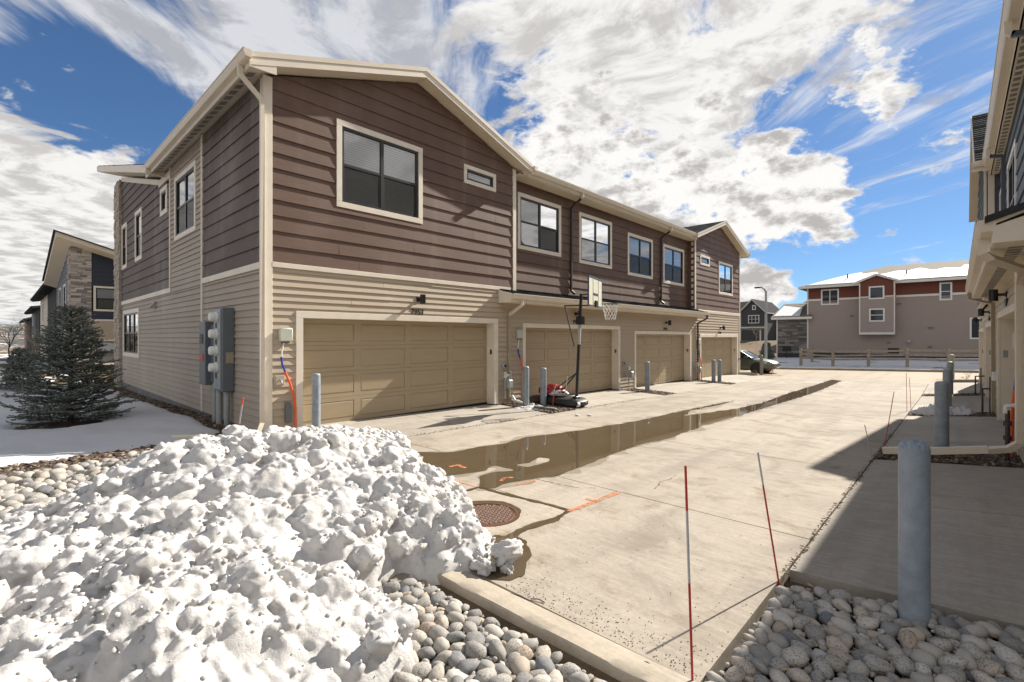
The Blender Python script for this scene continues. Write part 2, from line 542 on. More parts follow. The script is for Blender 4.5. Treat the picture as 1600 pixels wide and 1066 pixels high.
class MB:
    """collects shapes, becomes ONE mesh object"""

    def __init__(s):
        s.v = []
        s.f = []
        s.mi = []
        s.cur = 0

    def add(s, vs, fs):
        n = len(s.v)
        s.v.extend([tuple(p) for p in vs])
        s.f.extend([tuple(i + n for i in f) for f in fs])
        s.mi.extend([s.cur] * len(fs))

    def box(s, x0, x1, y0, y1, z0, z1, c=0.0):
        if x0 > x1: x0, x1 = x1, x0
        if y0 > y1: y0, y1 = y1, y0
        if z0 > z1: z0, z1 = z1, z0
        if c <= 0:
            s.add([(x0, y0, z0), (x1, y0, z0), (x1, y1, z0), (x0, y1, z0), (x0, y0, z1), (x1, y0, z1), (x1, y1, z1), (x0, y1, z1)],
                  [(0, 3, 2, 1), (4, 5, 6, 7), (0, 1, 5, 4), (1, 2, 6, 5), (2, 3, 7, 6), (3, 0, 4, 7)])
        else:
            s.cbox(Matrix.Translation(((x0 + x1) / 2, (y0 + y1) / 2, (z0 + z1) / 2)), (x1 - x0) / 2, (y1 - y0) / 2, (z1 - z0) / 2, c)
        return s

    def cbox(s, M, hx, hy, hz, c):
        """chamfered box in frame M"""
        c = min(c, hx * 0.9, hy * 0.9, hz * 0.9)
        vs = []
        idx = {}
        for sx in (-1, 1):
            for sy in (-1, 1):
                for sz in (-1, 1):
                    for k in range(3):
                        p = [sx * (hx - (0 if k == 0 else c)), sy * (hy - (0 if k == 1 else c)), sz * (hz - (0 if k == 2 else c))]
                        idx[(sx, sy, sz, k)] = len(vs)
                        vs.append(M @ Vector(p))
        fs = []
        q = [(-1, -1), (1, -1), (1, 1), (-1, 1)]
        for sg in (-1, 1):
            a = [idx[(sg, b, d, 0)] for b, d in q]
            fs.append(a if sg > 0 else a[::-1])
            a = [idx[(b, sg, d, 1)] for b, d in q]
            fs.append(a[::-1] if sg > 0 else a)
            a = [idx[(b, d, sg, 2)] for b, d in q]
            fs.append(a if sg > 0 else a[::-1])
        for a in (-1, 1):
            for b in (-1, 1):
                fs.append((idx[(a, b, -1, 0)], idx[(a, b, 1, 0)], idx[(a, b, 1, 1)], idx[(a, b, -1, 1)]))
                fs.append((idx[(a, -1, b, 0)], idx[(a, 1, b, 0)], idx[(a, 1, b, 2)], idx[(a, -1, b, 2)]))
                fs.append((idx[(-1, a, b, 1)], idx[(1, a, b, 1)], idx[(1, a, b, 2)], idx[(-1, a, b, 2)]))
                for d in (-1, 1):
                    fs.append((idx[(a, b, d, 0)], idx[(a, b, d, 1)], idx[(a, b, d, 2)]))
        s.add(vs, fs)

    def beam(s, p0, p1, w, h, c=0.0, up=(0, 0, 1)):
        """box beam between two points"""
        p0, p1 = Vector(p0), Vector(p1)
        d = p1 - p0
        L = d.length
        z = d.normalized()
        x = Vector(up).cross(z)
        if x.length < 1e-4:
            x = Vector((1, 0, 0))
        x.normalize()
        y = z.cross(x)
        M = Matrix((x, y, z)).transposed().to_4x4()
        M.translation = (p0 + p1) / 2
        if c > 0:
            s.cbox(M, w / 2, h / 2, L / 2, c)
        else:
            vs = [M @ Vector((a * w / 2, b * h / 2, e * L / 2)) for e in (-1, 1) for a, b in ((-1, -1), (1, -1), (1, 1), (-1, 1))]
            s.add(vs, [(3, 2, 1, 0), (4, 5, 6, 7), (0, 1, 5, 4), (1, 2, 6, 5), (2, 3, 7, 6), (3, 0, 4, 7)])
        return s

    def sweep(s, path, prof, closed_prof=True, cap=True, up=(0, 0, 1)):
        """sweep a 2-D profile along a 3-D path with mitred corners"""
        P = [Vector(p) for p in path]
        n = len(P)
        rings = []
        upv = Vector(up)
        tprev = None
        x = None
        for i in range(n):
            if i == 0:
                t = (P[1] - P[0]).normalized(); t_in = t
            elif i == n - 1:
                t = (P[-1] - P[-2]).normalized(); t_in = t
            else:
                a = (P[i] - P[i - 1]).normalized()
                b = (P[i + 1] - P[i]).normalized()
                t = (a + b).normalized() if (a + b).length > 1e-5 else a
                t_in = a
            if x is None:
                x = upv.cross(t)
                if x.length < 1e-3:
                    x = Vector((1, 0, 0)) if abs(t.x) < 0.9 else Vector((0, 1, 0))
                    x = x - t * x.dot(t)
                x.normalize()
            else:
                x = x - t * x.dot(t)
                x.normalize()
            y = t.cross(x)
            k = 1.0 / max(0.35, t.dot(t_in))
            rings.append([P[i] + x * a + y * b for a, b in prof])
        m = len(prof)
        vs = [p for r in rings for p in r]
        fs = []
        for i in range(n - 1):
            for j in range(m if closed_prof else m - 1):
                a, b = i * m + j, i * m + (j + 1) % m
                fs.append((a, b, b + m, a + m))
        if cap and closed_prof:
            fs.append(tuple(range(m))[::-1])
            fs.append(tuple((n - 1) * m + j for j in range(m)))
        s.add(vs, fs)
        return s

    def tube(s, path, r, n=8, r1=None):
        if r1 is None:
            return s.sweep(path, [(r * math.cos(2 * math.pi * k / n), r * math.sin(2 * math.pi * k / n)) for k in range(n)])
        P = [Vector(p) for p in path]
        m = len(P)
        vs = []
        fs = []
        x = None
        for i in range(m):
            t = (P[min(i + 1, m - 1)] - P[max(i - 1, 0)]).normalized()
            if x is None:
                x = t.orthogonal().normalized()
            x = (x - t * x.dot(t)).normalized()
            y = t.cross(x)
            rr = r + (r1 - r) * i / (m - 1)
            for k in range(n):
                a = 2 * math.pi * k / n
                vs.append(P[i] + x * rr * math.cos(a) + y * rr * math.sin(a))
        for i in range(m - 1):
            for k in range(n):
                a, b = i * n + k, i * n + (k + 1) % n
                fs.append((a, b, b + n, a + n))
        fs.append(tuple(range(n))[::-1])
        fs.append(tuple((m - 1) * n + k for k in range(n)))
        s.add(vs, fs)
        return s

    def lathe(s, prof, n=20, M=None):
        """profile [(r, z)] spun about local Z"""
        M = M or Matrix.Identity(4)
        vs = []
        fs = []
        for r, z in prof:
            for k in range(n):
                a = 2 * math.pi * k / n
                vs.append(M @ Vector((r * math.cos(a), r * math.sin(a), z)))
        m = len(prof)
        for i in range(m - 1):
            for k in range(n):
                a, b = i * n + k, i * n + (k + 1) % n
                fs.append((a, b, b + n, a + n))
        fs.append(tuple(range(n))[::-1])
        fs.append(tuple((m - 1) * n + k for k in range(n)))
        s.add(vs, fs)
        return s

    def prism(s, poly, vec, M=None):
        """polygon (3-D points) pushed along vec"""
        P = [Vector(p) for p in poly]
        vec = Vector(vec)
        n = len(P)
        vs = P + [p + vec for p in P]
        if M is not None:
            vs = [M @ p for p in vs]
        fs = [tuple(range(n))[::-1], tuple(range(n, 2 * n))]
        for i in range(n):
            j = (i + 1) % n
            fs.append((i, j, j + n, i + n))
        s.add(vs, fs)
        return s

    def quad(s, *p):
        s.add(p, [tuple(range(len(p)))])
        return s

    def build(s, name, mat, parent=None, smooth=False, kind=None, label=None, cat=None, group=None, fix=True, abs_=False):
        me = bpy.data.meshes.new(name)
        V = np.array(s.v, dtype=float).reshape(-1, 3)
        if parent is not None and not abs_:
            V = V - rootloc(parent)
        me.from_pydata(V.tolist(), [], s.f)
        mats = mat if isinstance(mat, (list, tuple)) else [mat]
        for mm in mats:
            me.materials.append(mm)
        if len(mats) > 1:
            me.polygons.foreach_set('material_index', s.mi)
        if fix:
            bm = bmesh.new()
            bm.from_mesh(me)
            bmesh.ops.recalc_face_normals(bm, faces=bm.faces)
            bm.to_mesh(me)
            bm.free()
        if smooth:
            me.polygons.foreach_set('use_smooth', [True] * len(me.polygons))
            try:
                me.set_sharp_from_angle(angle=R(40))
            except Exception:
                pass
        me.update()
        return put(name, me, parent, None, kind, label, cat, group)


def copy_tree(o, parent=None):
    c = o.copy()
    col.objects.link(c)
    c.parent = parent
    for ch in list(o.children):
        copy_tree(ch, c)
    return c


def grid_mesh(name, X, Y, Z, mat, parent=None, smooth=True, mask=None, **kw):
    """height field as one mesh; mask drops faces"""
    ny, nx = Z.shape
    V = np.stack([X, Y, Z], -1).reshape(-1, 3)
    idx = np.arange(nx * ny).reshape(ny, nx)
    F = np.stack([idx[:-1, :-1], idx[:-1, 1:], idx[1:, 1:], idx[1:, :-1]], -1).reshape(-1, 4)
    if mask is not None:
        fm = (mask[:-1, :-1] & mask[:-1, 1:] & mask[1:, 1:] & mask[1:, :-1]).reshape(-1)
        F = F[fm]
        used = np.unique(F)
        remap = -np.ones(nx * ny, dtype=int)
        remap[used] = np.arange(len(used))
        V = V[used]
        F = remap[F]
    return fast_mesh(name, V, F, mat, parent, smooth, **kw)


def fast_mesh(name, V, F, mat, parent=None, smooth=False, **kw):
    V = np.asarray(V, dtype=np.float32)
    if parent is not None:
        V = V - rootloc(parent).astype(np.float32)
    F = np.asarray(F, dtype=np.int32)
    k = F.shape[1]
    me = bpy.data.meshes.new(name)
    me.vertices.add(len(V))
    me.vertices.foreach_set('co', V.reshape(-1))
    me.loops.add(F.size)
    me.loops.foreach_set('vertex_index', F.reshape(-1))
    me.polygons.add(len(F))
    me.polygons.foreach_set('loop_start', np.arange(0, F.size, k, dtype=np.int32))
    me.polygons.foreach_set('loop_total', np.full(len(F), k, dtype=np.int32))
    if smooth:
        me.polygons.foreach_set('use_smooth', np.ones(len(F), dtype=bool))
    me.update(calc_edges=True)
    me.validate()
    me.materials.append(mat)
    return put(name, me, parent, None, **kw)


# numpy noise -------------------------------------------------------------
_perm = rng.permutation(4096)


def _h(ix, iy, s=0):
    return _perm[(_perm[(ix + s * 131) & 4095] + iy) & 4095]


def vnoise(x, y, s=0):
    """gradient noise about -1..1"""
    ix, iy = np.floor(x).astype(int), np.floor(y).astype(int)
    fx, fy = x - ix, y - iy
    ux, uy = fx * fx * fx * (fx * (fx * 6 - 15) + 10), fy * fy * fy * (fy * (fy * 6 - 15) + 10)

    def g(a, b):
        ang = _h(ix + a, iy + b, s) * (2 * np.pi / 4096)
        return np.cos(ang) * (fx - a) + np.sin(ang) * (fy - b)
    return 1.5 * ((g(0, 0) * (1 - ux) + g(1, 0) * ux) * (1 - uy) + (g(0, 1) * (1 - ux) + g(1, 1) * ux) * uy)


def fbm(x, y, oct=4, s=0, rough=0.5):
    r, a, f = 0, 1.0, 1.0
    for k in range(oct):
        r = r + a * vnoise(x * f + 17.3 * k, y * f - 9.1 * k, s + k)
        a *= rough
        f *= 2.03
    return r


def worley(x, y, s=0, jit=0.9):
    """distance to nearest and second nearest cell point, and that cell's random number"""
    ix, iy = np.floor(x).astype(int), np.floor(y).astype(int)
    d1 = np.full(x.shape, 9.0)
    d2 = np.full(x.shape, 9.0)
    idc = np.zeros(x.shape)
    for a in (-1, 0, 1):
        for b in (-1, 0, 1):
            h1 = _h(ix + a, iy + b, s) / 4096.0
            h2 = _h(ix + a, iy + b, s + 7) / 4096.0
            d = np.hypot(ix + a + 0.5 + jit * (h1 - 0.5) - x, iy + b + 0.5 + jit * (h2 - 0.5) - y)
            n1 = d < d1
            d2 = np.where(n1, d1, np.minimum(d2, d))
            idc = np.where(n1, _h(ix + a, iy + b, s + 3) / 4096.0, idc)
            d1 = np.where(n1, d, d1)
    return d1, d2, idc


def sstep(a, b, x):
    t = np.clip((x - a) / (b - a), 0, 1)
    return t * t * (3 - 2 * t)


def poly_sdf(px, py, poly):
    """signed distance, positive inside"""
    d = np.full(px.shape, 1e9)
    ins = np.zeros(px.shape, bool)
    n = len(poly)
    for i in range(n):
        x0, y0 = poly[i]
        x1, y1 = poly[(i + 1) % n]
        ex, ey = x1 - x0, y1 - y0
        t = np.clip(((px - x0) * ex + (py - y0) * ey) / (ex * ex + ey * ey + 1e-12), 0, 1)
        d = np.minimum(d, np.hypot(px - x0 - t * ex, py - y0 - t * ey))
        c = ((y0 <= py) & (y1 > py)) | ((y1 <= py) & (y0 > py))
        xi = x0 + (py - y0) / (ey if abs(ey) > 1e-12 else 1e-12) * ex
        ins ^= c & (px < xi)
    return np.where(ins, d, -d)


# ------------------------------------------------------------------ the lie of the land
def _g1(y):
    yy = np.minimum(np.asarray(y, float), 21.0)
    return -0.0175 * (yy - 6.4) - 0.06


def G(x, y):
    """height of the ground (paved level)"""
    x = np.asarray(x, float)
    y = np.asarray(y, float)
    z = _g1(np.maximum(y, -2.0))
    t = sstep(24.0, 33.0, y)
    z = z + t * (0.026 * np.clip(x + 4.5, -16, 12))
    z = z + sstep(35.5, 47.0, y) * 0.45
    z = z + sstep(52.0, 75.0, y) * 1.55
    # apron of the right hand garages climbs to their doors
    z = z + 0.10 * np.clip(x + 0.93, 0, 1.7) * (1 - t) * sstep(3.5, 4.6, y)
    z = z + 0.030 * np.clip(-7.25 - x, 0, 1.75) * (1 - t) * sstep(3.0, 3.4, y)
    # level lot west of the house
    w = sstep(-9.5, -12.5, x) * (1 - sstep(20.0, 30.0, y))
    z = z * (1 - w) + w * (-0.16 * sstep(-11.0, -21.0, x))
    # far land falls away to the west
    z = z - sstep(-60.0, -160.0, x) * 5.0 - sstep(-160.0, -700.0, x) * 22.0
    return z


def gz(x, y):
    return float(G(x, y))

# ------------------------------------------------------------------ measuring helper: a point of the photograph on the ground
_cy, _sy = math.cos(R(YAW)), math.sin(R(YAW))


def gp(px, py, off=-0.06, sl=-0.0175):
    a = (px - 800) / 747.17
    d0, d1, d2 = a * _cy - _sy, a * _sy + _cy, -(py - 526.7) / 747.17
    t = (CAMZ + sl * 6.4 - off) / (sl * d1 - d2)
    return (d0 * t, d1 * t)


def iso_sheet(name, x0, x1, y0, y1, step, field, zf, mat, parent=None, smooth=True, thick=None, **kw):
    """sheet that covers the ground where field > 0, its outline cut exactly along field = 0"""
    nx, ny = int((x1 - x0) / step) + 2, int((y1 - y0) / step) + 2
    xs, ys = np.linspace(x0, x1, nx), np.linspace(y0, y1, ny)
    X, Y = np.meshgrid(xs, ys)
    Fv = field(X, Y)
    V, Fc, idx = [], [], {}

    def vid(key, p):
        if key not in idx:
            idx[key] = len(V)
            V.append(p)
        return idx[key]
    ins = Fv > 0
    cnt = ins[:-1, :-1].astype(int) + ins[1:, :-1] + ins[:-1, 1:] + ins[1:, 1:]
    for j, i in zip(*np.nonzero(cnt)):
        cs = [(j, i), (j, i + 1), (j + 1, i + 1), (j + 1, i)]
        poly = []
        for k in range(4):
            a, b = cs[k], cs[(k + 1) % 4]
            fa, fb = Fv[a], Fv[b]
            if fa > 0:
                poly.append(vid(a, (X[a], Y[a])))
            if (fa > 0) != (fb > 0):
                t = fa / (fa - fb)
                key = (min(a, b), max(a, b))
                poly.append(vid(key, (X[a] + (X[b] - X[a]) * t, Y[a] + (Y[b] - Y[a]) * t)))
        if len(poly) >= 3:
            Fc.append(poly)
    if not V:
        return None
    P = np.array(V)
    Z = zf(P[:, 0], P[:, 1])
    VV = np.column_stack([P, Z])
    if parent is not None:
        VV = VV - rootloc(parent)
    me = bpy.data.meshes.new(name)
    me.from_pydata(VV.tolist(), [], Fc)
    me.materials.append(mat)
    if smooth:
        me.polygons.foreach_set('use_smooth', [True] * len(me.polygons))
    me.update()
    return put(name, me, parent, None, **kw)


def line_dist(px, py, pts):
    d = np.full(px.shape, 1e9)
    for (x0, y0), (x1, y1) in zip(pts[:-1], pts[1:]):
        ex, ey = x1 - x0, y1 - y0
        t = np.clip(((px - x0) * ex + (py - y0) * ey) / (ex * ex + ey * ey + 1e-12), 0, 1)
        d = np.minimum(d, np.hypot(px - x0 - t * ex, py - y0 - t * ey))
    return d


# ------------------------------------------------------------------ ground
m, B, b = newmat('winter_ground')
geo = B.new('ShaderNodeNewGeometry')
P_ = geo.outputs['Position']
c_ = B.mix(B.maprange(B.noise(P_, 0.05, 6, 0.6), 0.4, 0.65), (0.19, 0.135, 0.085, 1), (0.12, 0.085, 0.05, 1))
c_ = B.mix(B.maprange(B.noise(P_, 1.4, 6, 0.7), 0.4, 0.7), c_, (0.085, 0.062, 0.042, 1))
c_ = B.mix(B.math('MULTIPLY', B.maprange(B.noise(P_, 14.0, 5, 0.7), 0.45, 0.75), 0.5), c_, (0.24, 0.19, 0.12, 1))
far_ = B.maprange(B.vmath('LENGTH', P_), 40.0, 90.0)
sn_ = B.math('MULTIPLY', B.maprange(B.noise(B.mapping(P_, sc=(0.3, 1.0, 1.0)), 0.045, 6, 0.62), 0.50, 0.60), far_)
c_ = B.mix(sn_, c_, (0.72, 0.73, 0.75, 1))
B.put(b.inputs['Base Color'], c_)
b.inputs['Roughness'].default_value = 0.95
b.inputs['Specular IOR Level'].default_value = 0.1
bn_ = B.new('ShaderNodeBump')
bn_.inputs['Strength'].default_value = 0.8
bn_.inputs['Distance'].default_value = 0.03
B.put(bn_.inputs['Height'], B.noise(P_, 18.0, 6, 0.7))
B.l.new(bn_.outputs[0], b.inputs['Normal'])
GROUNDM = m


def spaced(lo, hi, fine_lo, fine_hi, step, n):
    a = fine_lo - np.geomspace(step, fine_lo - lo, n)[::-1]
    b_ = fine_hi + np.geomspace(step, hi - fine_hi, n)
    return np.concatenate([a, np.arange(fine_lo, fine_hi + 1e-6, step), b_])


gx = spaced(-6000, 6000, -40, 14, 0.6, 40)
gy = spaced(-6000, 6000, -8, 60, 0.6, 40)
GX, GY = np.meshgrid(gx, gy)
GZ = G(GX, GY) - 0.045
GZ = GZ - 0.09 * sstep(0, 0.4, np.minimum(np.minimum(2.2 - GY, GX + 12.5), 1.6 - GX))   # the rock beds lie lower
GZ = GZ - 0.05 * ((GX > -9.2) & (GX < 0.9) & (GY > 2.5) & (GY < 28))
ground = grid_mesh('ground', GX, GY, GZ, GROUNDM, kind='structure')

# distant hills
hn = 220
ha = np.linspace(R(30), R(178), hn)     # west half of the compass, measured from +Y over -X
ro = np.linspace(0, 1, 14)
HA, RO = np.meshgrid(ha, ro)
rad = 1500 + RO * 1500
HX, HY = -np.sin(HA) * rad, np.cos(HA) * rad
prof = np.sin(np.clip(RO * 1.35, 0, 1) * math.pi / 2)
HZ = -30 + prof * (78 + 22 * fbm(HA * 6.0, RO * 0.6, 5, 3) + 12 * fbm(HA * 26.0, RO * 3.0, 4, 9))
m, B, b = newmat('far_hills')
geo = B.new('ShaderNodeNewGeometry')
P_ = B.mapping(geo.outputs['Position'], sc=(0.01, 0.01, 0.03))
c_ = B.mix(B.maprange(B.noise(P_, 2.2, 7, 0.65), 0.42, 0.56), (0.17, 0.135, 0.10, 1), (0.035, 0.045, 0.05, 1))
c_ = B.mix(B.maprange(B.noise(P_, 3.1, 6, 0.7), 0.57, 0.64), c_, (0.55, 0.56, 0.6, 1))
B.put(b.inputs['Base Color'], c_)
b.inputs['Roughness'].default_value = 1.0
grid_mesh('hills', HX, HY, HZ, m, kind='structure')

# ------------------------------------------------------------------ concrete alley and aprons, slab by slab
alley = thing('alley', None, None, (-4, 10, 0), kind='structure')
SLABN = 0


def slab(parent, x0, x1, y0, y1, mat, g=0.008, lift=0.0, name='concrete_slab', step=0.3):
    nx, ny = max(2, int((x1 - x0) / step) + 1), max(2, int((y1 - y0) / step) + 1)
    xs, ys = np.linspace(x0 + g, x1 - g, nx), np.linspace(y0 + g, y1 - g, ny)
    X, Y = np.meshgrid(xs, ys)
    Z = G(X, Y) + lift
    V = [tuple(p) for p in np.stack([X, Y, Z], -1).reshape(-1, 3)]
    idx = np.arange(nx * ny).reshape(ny, nx)
    F = [tuple(q) for q in np.stack([idx[:-1, :-1], idx[:-1, 1:], idx[1:, 1:], idx[1:, :-1]], -1).reshape(-1, 4)]
    rim = list(idx[0, :]) + list(idx[1:, -1]) + list(idx[-1, -2::-1]) + list(idx[-2:0:-1, 0])
    n0 = len(V)
    for k in rim:
        V.append((V[k][0], V[k][1], V[k][2] - 0.12))
    for a in range(len(rim)):
        c = (a + 1) % len(rim)
        F.append((rim[a], n0 + a, n0 + c, rim[c]))
    mb = MB()
    mb.v, mb.f, mb.mi = V, F, [0] * len(F)
    return mb.build(name, mat, parent, fix=False)


XL, XM, XR = -7.25, -4.12, -0.95
LY = [4.72, 8.1, 11.3, 14.5, 17.7, 20.9, 24.1, 27.4]
RY = [4.9, 8.1, 11.3, 14.5, 17.7, 20.9, 24.1, 27.4]
slab(alley, XL, XM, 1.9, LY[0], CONC)

for a, c in zip(LY[:-1], LY[1:]):
    slab(alley, XL, XM, a, c, CONC)
for a, c in zip(RY[:-1], RY[1:]):
    slab(alley, XM, XR, a, c, CONC)
slab(alley, -2.9, XR, 2.40, 4.9, CONC)
slab(alley, XM, -2.9, 3.95, 4.9, CONC)
slab(alley, XM, -2.9, 1.9, 2.66, CONC)
# the box-out slab has a round hole for the manhole
mh = (-3.44, 3.31)
mb = MB()
nseg = 48
out = []
x0, x1, y0, y1 = XM + .007, -2.907, 2.667, 3.943
for k in range(nseg):
    a = 2 * math.pi * k / nseg
    dxx, dyy = math.cos(a), math.sin(a)
    t = 1e9
    if dxx > 1e-9: t = min(t, (x1 - mh[0]) / dxx)
    if dxx < -1e-9: t = min(t, (x0 - mh[0]) / dxx)
    if dyy > 1e-9: t = min(t, (y1 - mh[1]) / dyy)
    if dyy < -1e-9: t = min(t, (y0 - mh[1]) / dyy)
    out.append((mh[0] + dxx * t, mh[1] + dyy * t))
# pull the nearest ray to each corner
for cxy in ((x0, y0), (x1, y0), (x1, y1), (x0, y1)):
    k = min(range(nseg), key=lambda q: (out[q][0] - cxy[0]) ** 2 + (out[q][1] - cxy[1]) ** 2)
    out[k] = cxy
vs, fs = [], []
for k in range(nseg):
    a = 2 * math.pi * k / nseg
    ix, iy = mh[0] + 0.335 * math.cos(a), mh[1] + 0.335 * math.sin(a)
    ox, oy = out[k]
    vs += [(ix, iy, gz(ix, iy) - 0.1), (ix, iy, gz(ix, iy)), (ox, oy, gz(ox, oy)), (ox, oy, gz(ox, oy) - 0.12)]
for k in range(nseg):
    a, c = k * 4, ((k + 1) % nseg) * 4
    fs += [(a, c, c + 1, a + 1), (a + 1, c + 1, c + 2, a + 2), (a + 2, c + 2, c + 3, a + 3)]
mb.add(vs, fs)
mb.build('concrete_slab', CONC, alley)

aproL = thing('driveway_apron', None, None, (-8.2, 10, 0), kind='structure')
LAP = [(3.32, 6.4, 9.15), (10.2, 12.64, 15.35), (16.35, 19.0, 21.75), (22.5, 25.3, 28.3)]
for a, mid, c in LAP:
    slab(aproL, -9.45, XL, a, mid, CONC2)
    slab(aproL, -9.45, XL, mid, c, CONC2)
aproR = thing('driveway_apron', None, None, (0, 10, 0), kind='structure')
RAP = [(4.12, 6.55, 9.12), (10.25, 12.9, 15.55), (16.45, 19.2, 22.0), (22.8, 25.5, 28.3)]
for a, mid, c in RAP:
    slab(aproR, XR, 0.95, a, mid, CONC2)
    slab(aproR, XR, 0.95, mid, c, CONC2)

# street beyond the alley, with its kerbs
def strip(name, xs, ya, yb, zoff, mat, ny=6, **kw):
    ys = np.linspace(ya, yb, ny)
    X, Y = np.meshgrid(xs, ys)
    return grid_mesh(name, X, Y, G(X, Y) + zoff, mat, **kw)


strip('street', np.arange(-90, 60, 1.0), 28.3, 36.0, 0.0, ROADM, 14, kind='structure')
slab(alley, -7.9, XR + 0.4, 27.4, 28.32, CONC)


def kerb(name, x0, x1, y0, y1, h, mat, step=0.6, skip=None):
    """low concrete edge following the ground, one run"""
    along_x = (x1 - x0) > (y1 - y0)
    n = max(2, int(max(x1 - x0, y1 - y0) / step) + 1)
    mb = MB()
    vs, fs = [], []
    for k in range(n):
        t = k / (n - 1)
        if along_x:
            x = x0 + (x1 - x0) * t
            pts = [(x, y0, -.12), (x, y0, h - .02), (x, y0 + .02, h), (x, y1 - .02, h), (x, y1, h - .02), (x, y1, -.12)]
        else:
            y = y0 + (y1 - y0) * t
            pts = [(x0, y, -.12), (x0, y, h - .02), (x0 + .02, y, h), (x1 - .02, y, h), (x1, y, h - .02), (x1, y, -.12)]
        vs += [(p[0], p[1], p[2] + gz(p[0], p[1])) for p in pts]
    for k in range(n - 1):
        for j in range(5):
            a = k * 6 + j
            fs.append((a, a + 1, a + 7, a + 6))
    fs.append(tuple(range(6)))
    fs.append(tuple(range((n - 1) * 6, n * 6))[::-1])
    mb.add(vs, fs)
    return mb.build(name, mat, None, kind='structure')


kerb('street_kerb', -40, 40, 36.0, 36.18, 0.13, KERBM)
kerb('street_kerb', -40, -8.0, 28.14, 28.3, 0.12, KERBM)
kerb('street_kerb', -0.5, 30, 28.4, 28.56, 0.12, KERBM)

# kerb between the rocks and the alley: rolled, its lane side slopes down
mb = MB()
vs, fs = [], []
kn = 40
for k in range(kn):
    t = k / (kn - 1)
    x = -3.55 + (2.62) * t
    yb = 2.16 + 0.05 * t
    w = 0.0018 * math.sin(k * 0.7)
    for (yo, zo) in ((0, -.18), (0, .008), (.010, .018 + w), (.10, .020 + w), (.19, .008), (.20, -.1)):
        vs.append((x, yb + yo, gz(x, yb + yo) + zo))
for k in range(kn - 1):
    for j in range(5):
        a = k * 6 + j
        fs.append((a, a + 1, a + 7, a + 6))
fs.append(tuple(range(6)))
fs.append(tuple(range((kn - 1) * 6, kn * 6))[::-1])
mb.add(vs, fs)
mb.build('kerb', KERBM, None, smooth=True, kind='structure')

# ------------------------------------------------------------------ water on the concrete
m, B, b = newmat('shallow_meltwater')
geo = B.new('ShaderNodeNewGeometry')
n_ = B.noise(geo.outputs['Position'], 1.4, 5, 0.6)
B.put(b.inputs['Base Color'], B.mix(n_, (0.105, 0.078, 0.045, 1), (0.070, 0.052, 0.030, 1)))
b.inputs['Roughness'].default_value = 0.03
b.inputs['IOR'].default_value = 1.36
bn_ = B.new('ShaderNodeBump')
bn_.inputs['Strength'].default_value = 0.03
bn_.inputs['Distance'].default_value = 0.01
B.put(bn_.inputs['Height'], B.noise(geo.outputs['Position'], 5.0, 3, 0.5))
B.l.new(bn_.outputs[0], b.inputs['Normal'])
WATER = m

PUD = [(640, 707), (707, 706.5), (737, 701), (786, 693.5), (825, 683), (900, 674), (970, 662.5), (1010, 655), (1065, 642.5), (1145, 626.5), (1130, 632),
       (1080, 642), (1070, 650), (1150, 639), (1190, 630), (1240, 612), (1265, 606), (1300, 597), (1315, 599), (1295, 606), (1250, 621), (1210, 633), (1155, 650), (1095, 667),
       (1040, 687), (1000, 695), (970, 705), (920, 725), (880, 740), (865, 747), (849, 746.5), (820, 750), (786, 758), (773, 764), (748, 763),
       (752, 754), (750, 745), (766, 740), (806, 735), (775, 728), (757, 736), (730, 740), (696, 745), (653, 735), (600, 735)]
ISL = [(801, 727), (827, 723), (843, 715), (861, 717), (856, 722), (825, 731)]
PUDg = [gp(*p) for p in PUD]
ISLg = [gp(*p) for p in ISL]


def pud_field(x, y):
    n = 0.05 * fbm(x * 2.3, y * 2.3, 3, 21) + 0.02 * fbm(x * 8, y * 8, 2, 23)
    f = poly_sdf(x, y, PUDg) + n * 0.8
    f = np.minimum(f, -poly_sdf(x, y, ISLg) + n * 0.4)
    return f


iso_sheet('puddle', -7.0, -2.6, 3.0, 30.0, 0.06, pud_field, lambda x, y: G(x, y) + 0.0045, WATER, kind='structure')
DAMP = concrete('damp_concrete', (0.25, 0.215, 0.165), (0.17, 0.14, 0.10), 0.5, 100)
iso_sheet('damp_margin', -7.1, -2.4, 2.8, 30.0, 0.07, lambda x, y: pud_field(x, y) + 0.05 + 0.16 * fbm(x * 1.3, y * 1.3, 4, 27), lambda x, y: G(x, y) + 0.0022, DAMP, kind='structure')
J1 = [gp(700, 776), gp(748, 762), gp(800, 775), gp(850, 787), gp(889, 798), gp(868, 812), gp(826, 824), gp(790, 842), gp(755, 858)]
WETP = [gp(*p) for p in [(752, 845), (775, 836), (800, 838), (822, 846), (830, 868), (820, 885), (822, 900), (800, 908), (760, 905), (735, 880)]]


def wet_field(x, y):
    n = 0.02 * fbm(x * 6, y * 6, 3, 31)
    f = 0.026 + n - line_dist(x, y, J1)
    f = np.maximum(f, poly_sdf(x, y, WETP) + n * 1.5)
    f = np.maximum(f, 0.045 + n - line_dist(x, y, [J1[5], J1[6], J1[7]]))
    f = np.maximum(f, 0.36 + n * 0.6 - np.hypot(x - mh[0] + 0.04, y - mh[1] - 0.03))
    f = np.minimum(f, np.hypot(x - mh[0], y - mh[1]) - 0.335)
    return f


iso_sheet('puddle', -5.6, -2.2, 2.2, 5.2, 0.03, wet_field, lambda x, y: G(x, y) + 0.0045, WATER, kind='structure')


# orange utility marks sprayed on the concrete
def paint_mark(pts, w):
    g = [gp(*p) for p in pts]
    xs = [p[0] for p in g]
    ys = [p[1] for p in g]
    iso_sheet('paint_mark', min(xs) - .2, max(xs) + .2, min(ys) - .2, max(ys) + .2, 0.015,
              lambda x, y: w * (1 + 0.35 * fbm(x * 14, y * 14, 3, 41)) - line_dist(x, y, g), lambda x, y: G(x, y) + 0.0085, PAINTO, kind='structure')


